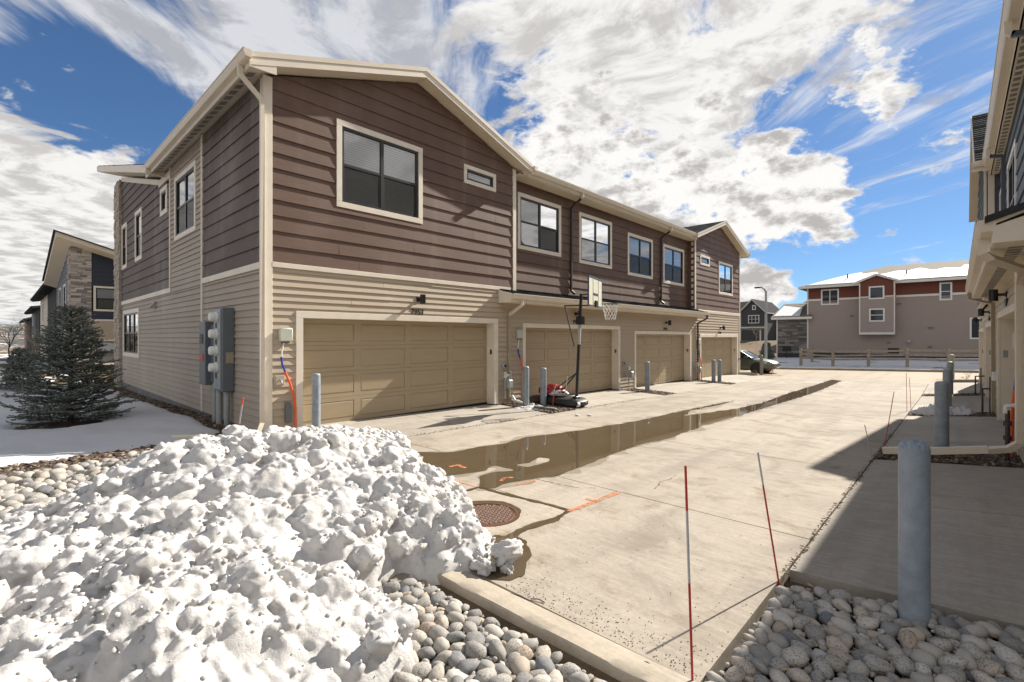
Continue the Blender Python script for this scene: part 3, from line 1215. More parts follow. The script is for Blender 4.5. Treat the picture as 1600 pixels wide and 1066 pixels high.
paint_mark([(890, 799), (968, 770)], 0.030)
paint_mark([(930, 784), (920, 780)], 0.030)
paint_mark([(704, 730), (716, 727.5), (726, 732)], 0.030)
paint_mark([(783, 752), (790, 747.5), (800, 747)], 0.026)
paint_mark([(686, 746), (742, 760)], 0.014)
paint_mark([(653, 737), (670, 740)], 0.03)
paint_mark([(810, 758), (836, 752)], 0.022)

# ------------------------------------------------------------------ snow on the lawn west of the house, with bare edges
SPRUCE = (-13.3, 1.0)


def lawn_field(x, y):
    n = 0.22 * fbm(x * 0.8, y * 0.8, 4, 51) + 0.05 * fbm(x * 3.2, y * 3.2, 3, 52)
    f = 2.86 - y + n * 0.35 + 0.10 * np.clip(-x - 9, 0, 6) * 0.0                 # bare strip along the wall
    edge = np.interp(y, [-6, -0.5, 0.0, 0.54, 1.56, 2.6, 3.2], [-8.9, -8.98, -9.0, -9.1, -9.25, -9.8, -10.2])
    f = np.minimum(f, edge - x + n * 0.35)
    sp = np.hypot((x - SPRUCE[0] - .1) * 1.0, (y - SPRUCE[1] + .1) * 1.3) - 0.75
    f = np.minimum(f, sp + n * 0.9)
    f = np.minimum(f, 0.55 * (fbm(x * 0.22 + 3, y * 0.3, 3, 58) + 0.75 - sstep(-15, -26, x) * 0.55))
    f = np.minimum(f, x + 60)
    f = np.minimum(f, y + 30)
    return f


def lawn_z(x, y):
    f = lawn_field(x, y)
    return G(x, y) - 0.05 + 0.16 * (1 - np.exp(-np.maximum(f, 0) / 0.16)) + 0.03 * fbm(x * 0.9, y * 0.9, 3, 55) + 0.012 * fbm(x * 3.5, y * 3.5, 3, 56)


iso_sheet('lawn_snow', -34, -8.6, -12, 3.18, 0.09, lawn_field, lawn_z, SNOWL, kind='structure')


def far_snow(x, y):
    n = fbm(x * 0.16, y * 0.22, 4, 61) + 0.4 * fbm(x * 0.8, y * 0.8, 3, 62)
    return np.minimum(n + 0.05, np.minimum(2.6 - y, np.minimum(-33.5 - x, x + 110)))


iso_sheet('lawn_snow', -112, -33, -30, 3.2, 0.5, far_snow, lambda x, y: G(x, y) - 0.02 + 0.05 * np.clip(far_snow(x, y), 0, 1), SNOWL, kind='structure')


def verge_field(x, y):
    n = 0.30 * fbm(x * 0.6, y * 1.6, 4, 71) + 0.15 * fbm(x * 2.5, y * 5, 3, 72)
    f = np.minimum(y - 36.35, 46.6 - y) + n * 0.5
    holes = fbm(x * 0.55, y * 1.9, 4, 75) + 0.35 * fbm(x * 2.6, y * 4, 2, 76) + 0.42
    return np.minimum(f, np.minimum(holes, np.minimum(x + 30, 14 - x)))


iso_sheet('verge_snow', -30, 14, 36.1, 46.9, 0.12, verge_field, lambda x, y: G(x, y) - 0.02 + 0.05 * np.minimum(1, np.maximum(0, verge_field(x, y)) * 3), SNOWL, kind='structure')

# mulch strips between the aprons and the bed round the spruce
def mulch(name, x0, x1, y0, y1, seed, mat=MULCH, step=0.05, wob=0.1, lift=0.02):
    def f(x, y):
        return np.minimum(np.minimum(x - x0, x1 - x), np.minimum(y - y0, y1 - y)) + wob * fbm(x * 2.2, y * 2.2, 3, seed)
    return iso_sheet(name, x0 - .15, x1 + .15, y0 - .15, y1 + .15, step, f,
                     lambda x, y: G(x, y) - .02 + lift * np.clip(f(x, y) * 10, 0, 1) + 0.018 * fbm(x * 16, y * 16, 2, seed + 1), mat, kind='stuff')


CHIPM = simple('mulch_chips', (0.10, 0.070, 0.048), 0.9, var=0.5, scale=30)
CHIPMAT = bpy.data.materials.new('bark_chip_mix')
CHIPMAT.use_nodes = True
Bc = NB(CHIPMAT.node_tree)
gc = Bc.new('ShaderNodeNewGeometry')
Bc.put(CHIPMAT.node_tree.nodes['Principled BSDF'].inputs['Base Color'], Bc.ramp(gc.outputs['Random Per Island'], [(0, (0.045, 0.03, 0.022)), (0.45, (0.11, 0.075, 0.05)), (0.8, (0.19, 0.14, 0.10)), (1.0, (0.30, 0.25, 0.19))]))
CHIPMAT.node_tree.nodes['Principled BSDF'].inputs['Roughness'].default_value = 0.9


def chips(name, x0, x1, y0, y1, n, size=0.045, mat=None, zf=None, field=None):
    """loose bark chips: thousands of small slabs, one mesh"""
    x = rng.uniform(x0, x1, n)
    y = rng.uniform(y0, y1, n)
    if field is not None:
        k = field(x, y) > 0
        x, y = x[k], y[k]
        n = len(x)
    z = (zf or (lambda a, c: G(a, c)))(x, y) + rng.uniform(0.0, 0.022, n)
    L = size * rng.uniform(0.5, 1.5, n)
    Wd = L * rng.uniform(0.25, 0.55, n)
    T = L * 0.16
    a = rng.uniform(0, 2 * np.pi, n)
    ti = rng.uniform(-0.5, 0.5, n)
    V = np.zeros((n, 8, 3), np.float32)
    k = 0
    for sx in (-1, 1):
        for sy in (-1, 1):
            for sz in (0, 1):
                lx, ly, lz = sx * L / 2, sy * Wd / 2, sz * T
                lz2 = lz * np.cos(ti) + lx * np.sin(ti)
                V[:, k, 0] = x + lx * np.cos(a) - ly * np.sin(a)
                V[:, k, 1] = y + lx * np.sin(a) + ly * np.cos(a)
                V[:, k, 2] = z + lz2
                k += 1
    f0 = np.array([[1, 5, 7, 3], [0, 1, 3, 2], [4, 6, 7, 5], [0, 4, 5, 1], [2, 3, 7, 6]])
    F = (np.arange(n)[:, None, None] * 8 + f0[None]).reshape(-1, 4)
    return fast_mesh(name, V.reshape(-1, 3), F, mat or CHIPMAT, kind='stuff')


for k, (a, c) in enumerate(((9.15, 10.2), (15.35, 16.35), (21.75, 22.5))):
    mulch('mulch_bed', -9.4, XL, a, c, 80 + k, wob=0.0)
    chips('bark_chips', -9.35, XL - .02, a + .02, c - .02, 1500 if k == 0 else 700, 0.05)
for k, (a, c) in enumerate(((9.12, 10.25), (15.55, 16.45), (22.0, 22.8))):
    mulch('mulch_bed', XR + .02, 0.95, a, c, 90 + k, wob=0.0)
    chips('bark_chips', XR + .02, 0.9, a + .02, c - .02, 2600 if k == 0 else 700, 0.05)
REDM = simple('rusty_red_mulch', (0.24, 0.105, 0.055), 0.95, var=0.5, scale=22, bump=1.0)
mulch('mulch_bed', -9.2, -6.9, 28.4, 29.8, 97, REDM, wob=0.4)
mulch('mulch_bed', -0.75, 0.9, 28.6, 30.5, 98, REDM, wob=0.4)
mulch('mulch_bed', -24, -9.3, 2.6, 3.15, 99, MULCH, wob=0.15)
mulch('mulch_bed', -9.75, -8.35, -4.0, 1.9, 100, MULCH, wob=0.25, lift=0.03)
mulch('mulch_bed', SPRUCE[0] - 1.1, SPRUCE[0] + 1.1, SPRUCE[1] - 0.8, SPRUCE[1] + 0.8, 101, MULCH, wob=0.3, lift=0.03)
chips('bark_chips', -9.6, -8.5, -3, 1.8, 1400, 0.06)
chips('bark_chips', -23, -9.6, 2.8, 3.15, 1500, 0.05)

chips('joint_debris', -0.98, -0.92, 3.95, 12.0, 420, 0.018)
chips('joint_debris', -7.28, -7.21, 4.2, 14.0, 500, 0.02)
# hairline cracks, laid as thin dark strips
CRACK = simple('dark_crack', (0.10, 0.085, 0.065), 0.95)
for pts in ([(1022, 764), (1034, 753), (1046, 749), (1056, 742)], [(820, 742), (850, 752), (905, 762), (930, 763)], [(560, 690), (610, 694), (660, 697)]):
    g_ = [gp(*p) for p in pts]
    xs_, ys_ = [p[0] for p in g_], [p[1] for p in g_]
    iso_sheet('concrete_crack', min(xs_) - .1, max(xs_) + .1, min(ys_) - .1, max(ys_) + .1, 0.012,
              lambda x, y: 0.0065 * (1 + 0.8 * fbm(x * 9, y * 9, 3, 43)) - line_dist(x + 0.02 * fbm(x * 5, y * 5, 3, 44), y + 0.02 * fbm(x * 5 + 7, y * 5, 3, 45), g_), lambda x, y: G(x, y) + 0.0018, CRACK, kind='structure')

# ------------------------------------------------------------------ the ploughed snow heap
PILE_EDGE = [(-2.42, 2.55), (-2.72, 2.22), (-3.02, 1.98), (-2.92, 1.66), (-2.42, 1.74), (-2.12, 1.52), (-2.14, 1.18), (-1.92, 0.82), (-1.62, 0.35), (-1.5, -0.6), (-2.2, -2.0),
             (-4.2, -2.2), (-5.6, -1.0), (-6.3, 0.1), (-7.2, 1.3), (-7.9, 2.3), (-8.3, 3.2), (-8.3, 4.1), (-7.7, 4.75), (-6.9, 4.80), (-6.0, 4.35), (-5.0, 3.8), (-4.1, 3.55), (-3.5, 3.28), (-2.95, 2.92)]


def pile_z(x, y):
    wx = x + 0.10 * fbm(x * 2.1, y * 2.1, 3, 5)
    wy = y + 0.10 * fbm(x * 2.1 + 40, y * 2.1, 3, 6)
    d = poly_sdf(wx, wy, PILE_EDGE)
    def bump(cx, cy, sx, sy, a, rot=0.0):
        c, s = math.cos(rot), math.sin(rot)
        u, v = (x - cx) * c + (y - cy) * s, -(x - cx) * s + (y - cy) * c
        return a * np.exp(-(u / sx) ** 2 - (v / sy) ** 2)
    h = 0.17 + bump(-4.7, 2.35, 1.25, 0.95, 0.345, 0.4) + bump(-6.1, 2.9, 1.3, 0.8, 0.24, 0.3) + bump(-3.6, 1.1, 1.2, 1.1, 0.14) + bump(-5.7, 1.35, 0.9, 0.75, 0.22) - bump(-4.6, -0.5, 1.3, 1.0, 0.06) + bump(-2.5, 0.9, 0.7, 0.9, 0.13) + bump(-5.1, 1.2, 1.2, 0.9, 0.16) + bump(-3.2, 2.45, 0.5, 0.45, 0.16)
    env = 1 - np.exp(-np.maximum(d, 0) / 0.33)
    lump = sstep(0.0, 0.25, d)
    # chunky clods at several sizes
    ax, ay = x + 0.05 * fbm(x * 5, y * 5, 2, 12), y + 0.05 * fbm(x * 5 + 9, y * 5, 2, 13)
    z = h * env
    for sc, amp, sd in ((2.3, 0.125, 14), (4.6, 0.075, 15), (8.7, 0.035, 16)):
        d1, d2, idc = worley(ax * sc + sd, ay * sc, sd)
        dome = np.sqrt(np.clip(1 - (d1 / 0.78) ** 2, 0, 1))
        z = z + amp * (0.25 + 0.75 * lump) * (dome * (0.30 + 0.95 * idc) - 0.40) * env ** 0.5
    z = z + (0.045 * fbm(x * 3.0, y * 3.0, 3, 19) + 0.006 * fbm(x * 20, y * 20, 2, 18)) * env ** 0.5
    return z, d


gx = np.arange(-8.7, -1.3, 0.0145)
gy = np.arange(-1.6, 5.1, 0.0145)
PX, PY = np.meshgrid(gx, gy)
PZ, PD = pile_z(PX, PY)
base = G(PX, PY)
PZ = base - 0.10 + PZ + 0.10 * sstep(0, 0.12, PD)
# push steep faces sideways so that clods overhang a little
lat = 0.018 * np.clip((PZ - base) / 0.15, 0, 1)
PX2 = PX + lat * fbm(PX * 5 + PZ * 8, PY * 5 - PZ * 7, 3, 25)
PY2 = PY + lat * fbm(PX * 5 + 31 - PZ * 7, PY * 5 + PZ * 8, 3, 26)
def ico(sub):
    bm = bmesh.new()
    bmesh.ops.create_icosphere(bm, subdivisions=sub, radius=1.0)
    V = np.array([v.co[:] for v in bm.verts])
    F = np.array([[v.index for v in f.verts] for f in bm.faces])
    bm.free()
    return V, F


def clod_shapes(sub, n, seed):
    V, F = ico(sub)
    out = []
    for k in range(n):
        q = 1 + 0.30 * fbm(V[:, 0] * 1.2 + 5 * k, V[:, 1] * 1.2 + V[:, 2] * 0.9, 2, seed + k) + 0.10 * fbm(V[:, 0] * 3 + k, V[:, 2] * 3 - V[:, 1], 2, seed + 40 + k)
        out.append(V * q[:, None])
    return out, F


# base of the heap (height field) and thousands of rounded clods bedded in it, one mesh
ok = PD > -0.03
ny_, nx_ = PZ.shape
idx = np.arange(nx_ * ny_).reshape(ny_, nx_)
Fq = np.stack([idx[:-1, :-1], idx[:-1, 1:], idx[1:, 1:], idx[1:, :-1]], -1).reshape(-1, 4)
fm = (ok[:-1, :-1] & ok[:-1, 1:] & ok[1:, 1:] & ok[1:, :-1]).reshape(-1)
Fq = Fq[fm]
used = np.unique(Fq)
rem = -np.ones(nx_ * ny_, dtype=int)
rem[used] = np.arange(len(used))
Vb = np.stack([PX2, PY2, PZ], -1).reshape(-1, 3)[used]
Fq = rem[Fq]
VV = [Vb]
FF = [np.concatenate([Fq[:, [0, 1, 2]], Fq[:, [0, 2, 3]]])]
nb = len(Vb)
gxn, gyn = np.gradient(PZ, 0.0145)
for (count, r0, r1, sub, seed) in ((560, 0.055, 0.125, 3, 400), (2300, 0.026, 0.060, 2, 420), (2400, 0.014, 0.028, 1, 440)):
    shp, Fi = clod_shapes(sub, 10, seed)
    jj = rng.integers(2, ny_ - 2, count * 3)
    ii = rng.integers(2, nx_ - 2, count * 3)
    dd = PD[jj, ii]
    # more clods where the heap is rough, nearly none where it lies smooth
    dens_ = fbm(PX[jj, ii] * 1.1, PY[jj, ii] * 1.1, 3, 29)
    keepm = (dd > (0.02 if sub < 3 else 0.10)) & (rng.random(count * 3) < np.clip(0.55 + 0.75 * dens_, 0.06, 1))
    jj, ii = jj[keepm][:count], ii[keepm][:count]
    for a, c in zip(jj, ii):
        k = int(rng.integers(0, 10))
        r = r0 + (r1 - r0) * rng.random() ** 2
        ang = rng.uniform(0, 6.28)
        ca, sa = math.cos(ang), math.sin(ang)
        V = shp[k] * np.array([1, rng.uniform(.7, 1), rng.uniform(.6, .9)]) * r
        t_ = rng.uniform(-.5, .5)
        ct, s_t = math.cos(t_), math.sin(t_)
        V = np.stack([V[:, 0] * ct + V[:, 2] * s_t, V[:, 1], -V[:, 0] * s_t + V[:, 2] * ct], -1)
        V = np.stack([V[:, 0] * ca - V[:, 1] * sa, V[:, 0] * sa + V[:, 1] * ca, V[:, 2]], -1)
        sink = rng.uniform(-0.10, 0.30) * r
        VV.append(V + np.array([PX2[a, c], PY2[a, c], PZ[a, c] + sink]))
        FF.append(Fi + nb)
        nb += len(V)
# close the base below ground and weld everything into one continuous skin
e_ = np.concatenate([Fq[:, [0, 1]], Fq[:, [1, 2]], Fq[:, [2, 3]], Fq[:, [3, 0]]])
key = np.sort(e_, 1)
code = key[:, 0].astype(np.int64) * len(Vb) + key[:, 1]
un, inv, ct_ = np.unique(code, return_inverse=True, return_counts=True)
be = e_[ct_[inv] == 1]
low = Vb.copy()
low[:, 2] = -0.5
VV.append(low)
lb = Fq[:, ::-1] + nb
FF.append(np.concatenate([lb[:, [0, 1, 2]], lb[:, [0, 2, 3]]]))
FF.append(np.concatenate([np.stack([be[:, 1], be[:, 0], be[:, 0] + nb], 1), np.stack([be[:, 1], be[:, 0] + nb, be[:, 1] + nb], 1)]))
raw = fast_mesh('snow_pile', np.concatenate(VV), np.concatenate(FF), SNOW, None, True)
rm_ = raw.modifiers.new('weld', 'REMESH')
rm_.mode = 'VOXEL'
rm_.voxel_size = 0.0112
rm_.use_smooth_shade = True
sm_ = raw.modifiers.new('soften', 'SMOOTH')
sm_.factor = 0.5
sm_.iterations = 1
dg_ = bpy.context.evaluated_depsgraph_get()
me_ = bpy.data.meshes.new_from_object(raw.evaluated_get(dg_))
bpy.data.objects.remove(raw)
# drop what lies under ground
nv_ = len(me_.vertices)
co_ = np.empty(nv_ * 3, np.float32)
me_.vertices.foreach_get('co', co_)
co_ = co_.reshape(-1, 3)
np_ = len(me_.polygons)
lt_ = np.empty(np_, np.int32)
me_.polygons.foreach_get('loop_total', lt_)
li_ = np.empty(len(me_.loops), np.int32)
me_.loops.foreach_get('vertex_index', li_)
if np.all(lt_ == 4):
    Q = li_.reshape(-1, 4)
    Q = Q[(co_[Q][:, :, 2] > -0.16).any(1)]
    us_ = np.unique(Q)
    rm2 = -np.ones(nv_, np.int32)
    rm2[us_] = np.arange(len(us_))
    pile = fast_mesh('snow_pile', co_[us_], rm2[Q], SNOW, None, True)
else:
    me_.materials.clear()
    me_.materials.append(SNOW)
    pile = put('snow_pile', me_)
# loose icy crumbs on top of the welded skin, joined to the heap
shp, Fi = clod_shapes(1, 12, 460)
nvp = len(pile.data.vertices)
cv = np.empty(nvp * 3, np.float32)
pile.data.vertices.foreach_get('co', cv)
cv = cv.reshape(-1, 3)
nrm = np.empty(nvp * 3, np.float32)
pile.data.vertices.foreach_get('normal', nrm)
nrm = nrm.reshape(-1, 3)
pick = rng.integers(0, nvp, 30000)
rough_ = fbm(cv[pick, 0] * 1.1, cv[pick, 1] * 1.1, 3, 29)
right_ = sstep(-4.6, -2.8, cv[pick, 0]) * 0.5
pick = pick[rng.random(30000) < np.clip(0.28 + 0.55 * rough_ + right_, 0.03, 1)][:3200]
CV, CF, nb2 = [], [], 0
for q in pick:
    r = 0.006 + 0.016 * rng.random() ** 2.0
    V = shp[int(rng.integers(0, 12))] * np.array([1, rng.uniform(.6, 1), rng.uniform(.5, .9)]) * r
    an = rng.uniform(0, 6.28)
    ca, sa = math.cos(an), math.sin(an)
    V = np.stack([V[:, 0] * ca - V[:, 1] * sa, V[:, 0] * sa + V[:, 1] * ca, V[:, 2]], -1)
    CV.append(V + cv[q] + nrm[q] * r * 0.35)
    CF.append(Fi + nb2)
    nb2 += len(V)
crumb = fast_mesh('crumbs', np.concatenate(CV), np.concatenate(CF), SNOW, pile, False, kind='stuff')
pile.name = 'snow_pile'
pile['label'] = 'big heap of lumpy ploughed snow in the foreground beside the concrete alley'
pile['category'] = 'snow pile'
print('pile tris', sum(len(f) for f in FF))


def lump(name, loc, size, seed, mat, squash=0.8, label=None, cat=None, group=None, sub=4, parent=None, rough=0.35, kind=None):
    bm = bmesh.new()
    bmesh.ops.create_icosphere(bm, subdivisions=sub, radius=1.0)
    V = np.array([v.co[:] for v in bm.verts])
    n = 1 + rough * (fbm(V[:, 0] * 1.3 + seed, V[:, 1] * 1.3 + V[:, 2] * 1.1, 3, seed) + 0.35 * fbm(V[:, 2] * 4 + seed, V[:, 0] * 4 - V[:, 1] * 2, 3, seed + 1))
    V = V * n[:, None] * np.array(size)
    V[:, 2] = np.maximum(V[:, 2], -size[2] * 0.45)
    for v, c in zip(bm.verts, V):
        v.co = c
    me = bpy.data.meshes.new(name)
    bm.to_mesh(me)
    bm.free()
    me.polygons.foreach_set('use_smooth', [True] * len(me.polygons))
    me.materials.append(mat)
    o = put(name, me, parent, None, kind, label, cat, group)
    o.location = loc
    return o


ix, iy = gp(790, 888)
ice = lump('ice_chunk', (ix - .02, iy + .03, gz(ix, iy) + 0.10), (0.135, 0.10, 0.085), 3, SNOW, label='white chunk of ice that has rolled off the snow heap onto wet concrete', cat='ice chunk', rough=0.36)
ice.rotation_euler = (0.3, -0.35, 0.6)
ix, iy = gp(800, 905)
lump('ice_chunk', (ix - .10, iy + .05, gz(ix, iy) + 0.02), (0.055, 0.045, 0.04), 5, SNOW, label='small lump of ice right below the bigger ice chunk', cat='ice chunk', rough=0.6)
ix, iy = gp(755, 893)
lump('ice_chunk', (ix, iy, gz(ix, iy) + 0.04), (0.10, 0.07, 0.065), 8, SNOW, label='low lump of snow touching the kerb end between the heap and the ice chunk', cat='ice chunk', rough=0.5)

# snow by the first left mulch strip and on the right hand mulch strip
def patch(name, cx, cy, sx, sy, h, seed, mat=SNOW, **kw):
    def f(x, y):
        return 1 - np.hypot((x - cx) / sx, (y - cy) / sy) + 0.45 * fbm(x * 2.6, y * 2.6, 3, seed)
    def z(x, y):
        return G(x, y) - 0.01 + h * np.clip(f(x, y), 0, 1) ** 0.55 * (1 + 0.5 * fbm(x * 6, y * 6, 3, seed + 1))
    return iso_sheet(name, cx - sx * 2, cx + sx * 2, cy - sy * 2, cy + sy * 2, 0.02, f, z, mat, **kw)


patch('snow_patch', -8.05, 9.45, 0.42, 0.42, 0.07, 33, label='thin melting snow on the mulch at the feet of two bollards', cat='snow patch')
patch('snow_patch', -0.30, 15.95, 0.55, 0.30, 0.30, 36, SNOWL, label='leftover snow lump on the mulch strip between the right hand driveways', cat='snow patch')

# ------------------------------------------------------------------ river stones
STONE_ME = []
for k in range(12):
    bm = bmesh.new()
    bmesh.ops.create_icosphere(bm, subdivisions=2, radius=1.0)
    V = np.array([v.co[:] for v in bm.verts])
    n = 1 + 0.24 * fbm(V[:, 0] * 0.9 + 3 * k, V[:, 1] * 0.9 + V[:, 2] * 0.8 + k, 2, 100 + k) + 0.035 * fbm(V[:, 0] * 3 + k, V[:, 2] * 3 + V[:, 1] * 2, 2, 130 + k)
    # superquadric: pebbles are boxier than balls
    V = np.sign(V) * np.abs(V) ** (0.72 + 0.26 * rng.random())
    V = V / np.linalg.norm(V, axis=1).max()
    V = V * n[:, None] * np.array([1.0, 0.62 + 0.25 * rng.random(), 0.46 + 0.22 * rng.random()])
    for v, c in zip(bm.verts, V):
        v.co = c
    me = bpy.data.meshes.new('stone')
    bm.to_mesh(me)
    bm.free()
    me.polygons.foreach_set('use_smooth', [True] * len(me.polygons))
    me.materials.append(STONE_O)
    STONE_ME.append(me)
STONE_V = [np.array([v.co[:] for v in me.vertices]) for me in STONE_ME]
STONE_F = np.array([list(p.vertices) for p in STONE_ME[0].polygons])


def stone_bed(label, poly, zf, rmin, rmax, tries, seed, loc, keep=None):
    r_ = np.random.default_rng(seed)
    root = thing('rock_bed', None, None, loc, kind='structure')
    xs, ys = [p[0] for p in poly], [p[1] for p in poly]
    # soil under the stones
    iso_sheet('bed_soil', min(xs) - .1, max(xs) + .1, min(ys) - .1, max(ys) + .1, 0.06, lambda x, y: poly_sdf(x, y, poly) + 0.03,
              lambda x, y: zf(x, y) - 0.045 + 0.02 * fbm(x * 9, y * 9, 2, seed), SOIL, root, kind='stuff')
    pts = []
    cell = {}
    cs = rmax * 2
    radii = np.sort(rmin + (rmax - rmin) * r_.random(tries) ** 2.6)[::-1]
    X = r_.uniform(min(xs), max(xs), tries)
    Y = r_.uniform(min(ys), max(ys), tries)
    D = poly_sdf(X, Y, poly)
    for x, y, rr, d in zip(X, Y, radii, D):
        if d < rr * 0.55:
            continue
        ci, cj = int(x // cs), int(y // cs)
        ok = True
        for a in (-1, 0, 1):
            for c in (-1, 0, 1):
                for (x2, y2, r2) in cell.get((ci + a, cj + c), ()):
                    if (x - x2) ** 2 + (y - y2) ** 2 < (0.66 * (rr + r2)) ** 2:
                        ok = False
                        break
                if not ok: break
            if not ok: break
        if ok:
            cell.setdefault((ci, cj), []).append((x, y, rr))
            pts.append((x, y, rr))
    if keep is not None:
        pts = [p for p in pts if keep(p[0], p[1])]
    # largest in the picture first
    def shows(p):
        dx_, dy_ = p[0], p[1]
        dep = -dx_ * _sy + dy_ * _cy
        lat_ = dx_ * _cy + dy_ * _sy
        if dep < 0.3 or abs(lat_ / dep) > 1.12:
            return -1
        if (CAMZ - 0.0) / dep * 747.17 > 545:
            return -0.5
        return p[2] / dep
    pts.sort(key=shows, reverse=True)
    BV, BF, nb = [], [], 0
    for k, (x, y, rr) in enumerate(pts):
        mi = int(r_.integers(0, 12))
        rot = (r_.uniform(-.45, .45), r_.uniform(-.45, .45), r_.uniform(0, 6.28))
        z = float(zf(x, y)) + rr * 0.20 + r_.uniform(-0.012, 0.020)
        s = rr * 1.12
        if k < 299 and shows((x, y, rr)) > 0:
            o = bpy.data.objects.new('stone', STONE_ME[mi])
            col.objects.link(o)
            o.parent = root
            o.location = Vector((x, y, z)) - Vector(loc)
            o.rotation_euler = rot
            o.scale = (s, s, s)
        else:
            from mathutils import Euler
            M = np.array(Euler(rot).to_matrix())
            BV.append(STONE_V[mi] @ M.T * s + np.array([x, y, z]))
            BF.append(STONE_F + nb)
            nb += len(STONE_V[mi])
    # small filler pebbles lower down
    nf = int(tries * 0.10)
    fx, fy = r_.uniform(min(xs), max(xs), nf), r_.uniform(min(ys), max(ys), nf)
    fd = poly_sdf(fx, fy, poly)
    for x, y, d in zip(fx, fy, fd):
        if d < 0.02 or (keep is not None and not keep(x, y)):
            continue
        mi = int(r_.integers(0, 12))
        s = rmin * r_.uniform(0.5, 0.95)
        a = r_.uniform(0, 6.28)
        c_, s_ = math.cos(a), math.sin(a)
        M = np.array([[c_, -s_, 0], [s_, c_, 0], [0, 0, 1]])
        BV.append(STONE_V[mi] @ M.T * s + np.array([x, y, float(zf(x, y)) - 0.02]))
        BF.append(STONE_F + nb)
        nb += len(STONE_V[mi])
    if BV:
        fast_mesh('stones', np.concatenate(BV), np.concatenate(BF), STONE_I, root, True, kind='stuff')
    return root, len(pts)


def hidden_by_pile(x, y):
    return poly_sdf(np.array([x]), np.array([y]), PILE_EDGE)[0] < 0.10


bedz = lambda x, y: G(x, y) - 0.045
n1 = stone_bed('', [(-3.15, 2.09), (-0.98, 2.13), (-0.97, 0.3), (-3.4, 0.3)], bedz, 0.016, 0.066, 30000, 301, (-2, 1.3, 0), hidden_by_pile)
bedr = lambda x, y: G(x, np.minimum(y, 3.5)) - 0.035 + 0.06 * np.clip(np.asarray(x, float) + .93, 0, 1.5) * sstep(2.6, 4.0, y)
n2 = stone_bed('', [(-0.93, 3.84), (-0.55, 3.97), (0.28, 4.09), (1.9, 4.30), (1.9, 1.4), (-0.93, 1.4)], bedr, 0.016, 0.067, 30000, 302, (0.3, 2.8, 0))
bedl = lambda x, y: G(x, y) - 0.02
n3 = stone_bed('', [(-5.3, -2.2), (-5.6, 0.0), (-7.0, 1.5), (-8.0, 2.35), (-9.2, 2.55), (-9.05, 1.75), (-8.75, 0.9), (-8.5, 0.0), (-8.3, -2.2)], bedl, 0.025, 0.085, 13000, 303, (-7.2, 0.8, 0), hidden_by_pile)
print('stones', n1[1], n2[1], n3[1])

LEAFM = bpy.data.materials.new('dry_leaf_mix')
LEAFM.use_nodes = True
Bc = NB(LEAFM.node_tree)
gc = Bc.new('ShaderNodeNewGeometry')
Bc.put(LEAFM.node_tree.nodes['Principled BSDF'].inputs['Base Color'], Bc.ramp(gc.outputs['Random Per Island'], [(0, (0.10, 0.06, 0.03)), (0.5, (0.26, 0.17, 0.08)), (1.0, (0.42, 0.33, 0.19))]))
chips('leaf_litter', -2.9, -1.0, 0.8, 2.1, 170, 0.035, LEAFM, lambda a, c: bedz(a, c) + 0.012)
chips('leaf_litter', -0.9, 1.6, 1.6, 4.0, 240, 0.035, LEAFM, lambda a, c: bedr(a, c) + 0.015)

# manhole cover with raised studs, in its ring
mhz = gz(*mh)
mhr = thing('manhole_cover', 'round rusty iron manhole cover with rows of raised studs, half beside the snow', 'manhole cover', (mh[0], mh[1], mhz))
MB().lathe([(0.292, -0.02), (0.292, 0.004), (0.330, 0.004), (0.330, -0.02)], 40, Matrix.Translation((mh[0], mh[1], mhz))).build('ring', RUST, mhr)
MB().lathe([(0.287, -0.03), (0.287, -0.003), (0.280, 0.0), (0.0001, 0.0)], 40, Matrix.Translation((mh[0], mh[1], mhz))).build('cover', RUST, mhr)
st = MB()
for a in range(-6, 7):
    for c in range(-6, 7):
        xx, yy = a * 0.043 + (0.0215 if c % 2 else 0), c * 0.043
        if math.hypot(xx, yy) < 0.262:
            st.lathe([(0.0145, 0.0), (0.0125, 0.009), (0.004, 0.012)], 8, Matrix.Translation((mh[0] + xx, mh[1] + yy, mhz)))
st.build('studs', simple('iron_stud_glint', (0.42, 0.33, 0.28), 0.35, 0.7, var=0.3, scale=30), mhr, kind='stuff')  # stud colour lightened to stand in for metal glints

# ------------------------------------------------------------------ parts shared by the two town houses
def planeX(X0, sgn):
    """wall that faces +X (sgn 1) or -X (sgn -1): u is Y"""
    return lambda u, z, o: (X0 + sgn * o, u, z)


def planeY(Y0, sgn):
    """wall that faces +Y (sgn 1) or -Y (sgn -1): u is X"""
    return lambda u, z, o: (u, Y0 + sgn * o, z)


def clip_poly(poly, hp):
    """Sutherland-Hodgman against a*u + b*z <= c"""
    for a, b, c in hp:
        out = []
        n = len(poly)
        for i in range(n):
            p, q = poly[i], poly[(i + 1) % n]
            dp, dq = a * p[0] + b * p[1] - c, a * q[0] + b * q[1] - c
            if dp <= 0:
                out.append(p)
            if (dp < 0) != (dq < 0) and abs(dp - dq) > 1e-9:
                t = dp / (dp - dq)
                out.append((p[0] + (q[0] - p[0]) * t, p[1] + (q[1] - p[1]) * t))
        poly = out
        if len(poly) < 3:
            return []
    return poly


def board_shape(mb, pl, poly, zb, zt, pb, pt):
    n = len(poly)
    if n < 3:
        return
    fr = [pl(u, z, pt + (pb - pt) * (zt - z) / (zt - zb)) for u, z in poly]
    bk = [pl(u, z, -0.012) for u, z in poly]
    fs = [tuple(range(n))]
    for i in range(n):
        j = (i + 1) % n
        fs.append((i, j, n + j, n + i))
    mb.add(fr + bk, fs)


COUNT = {}


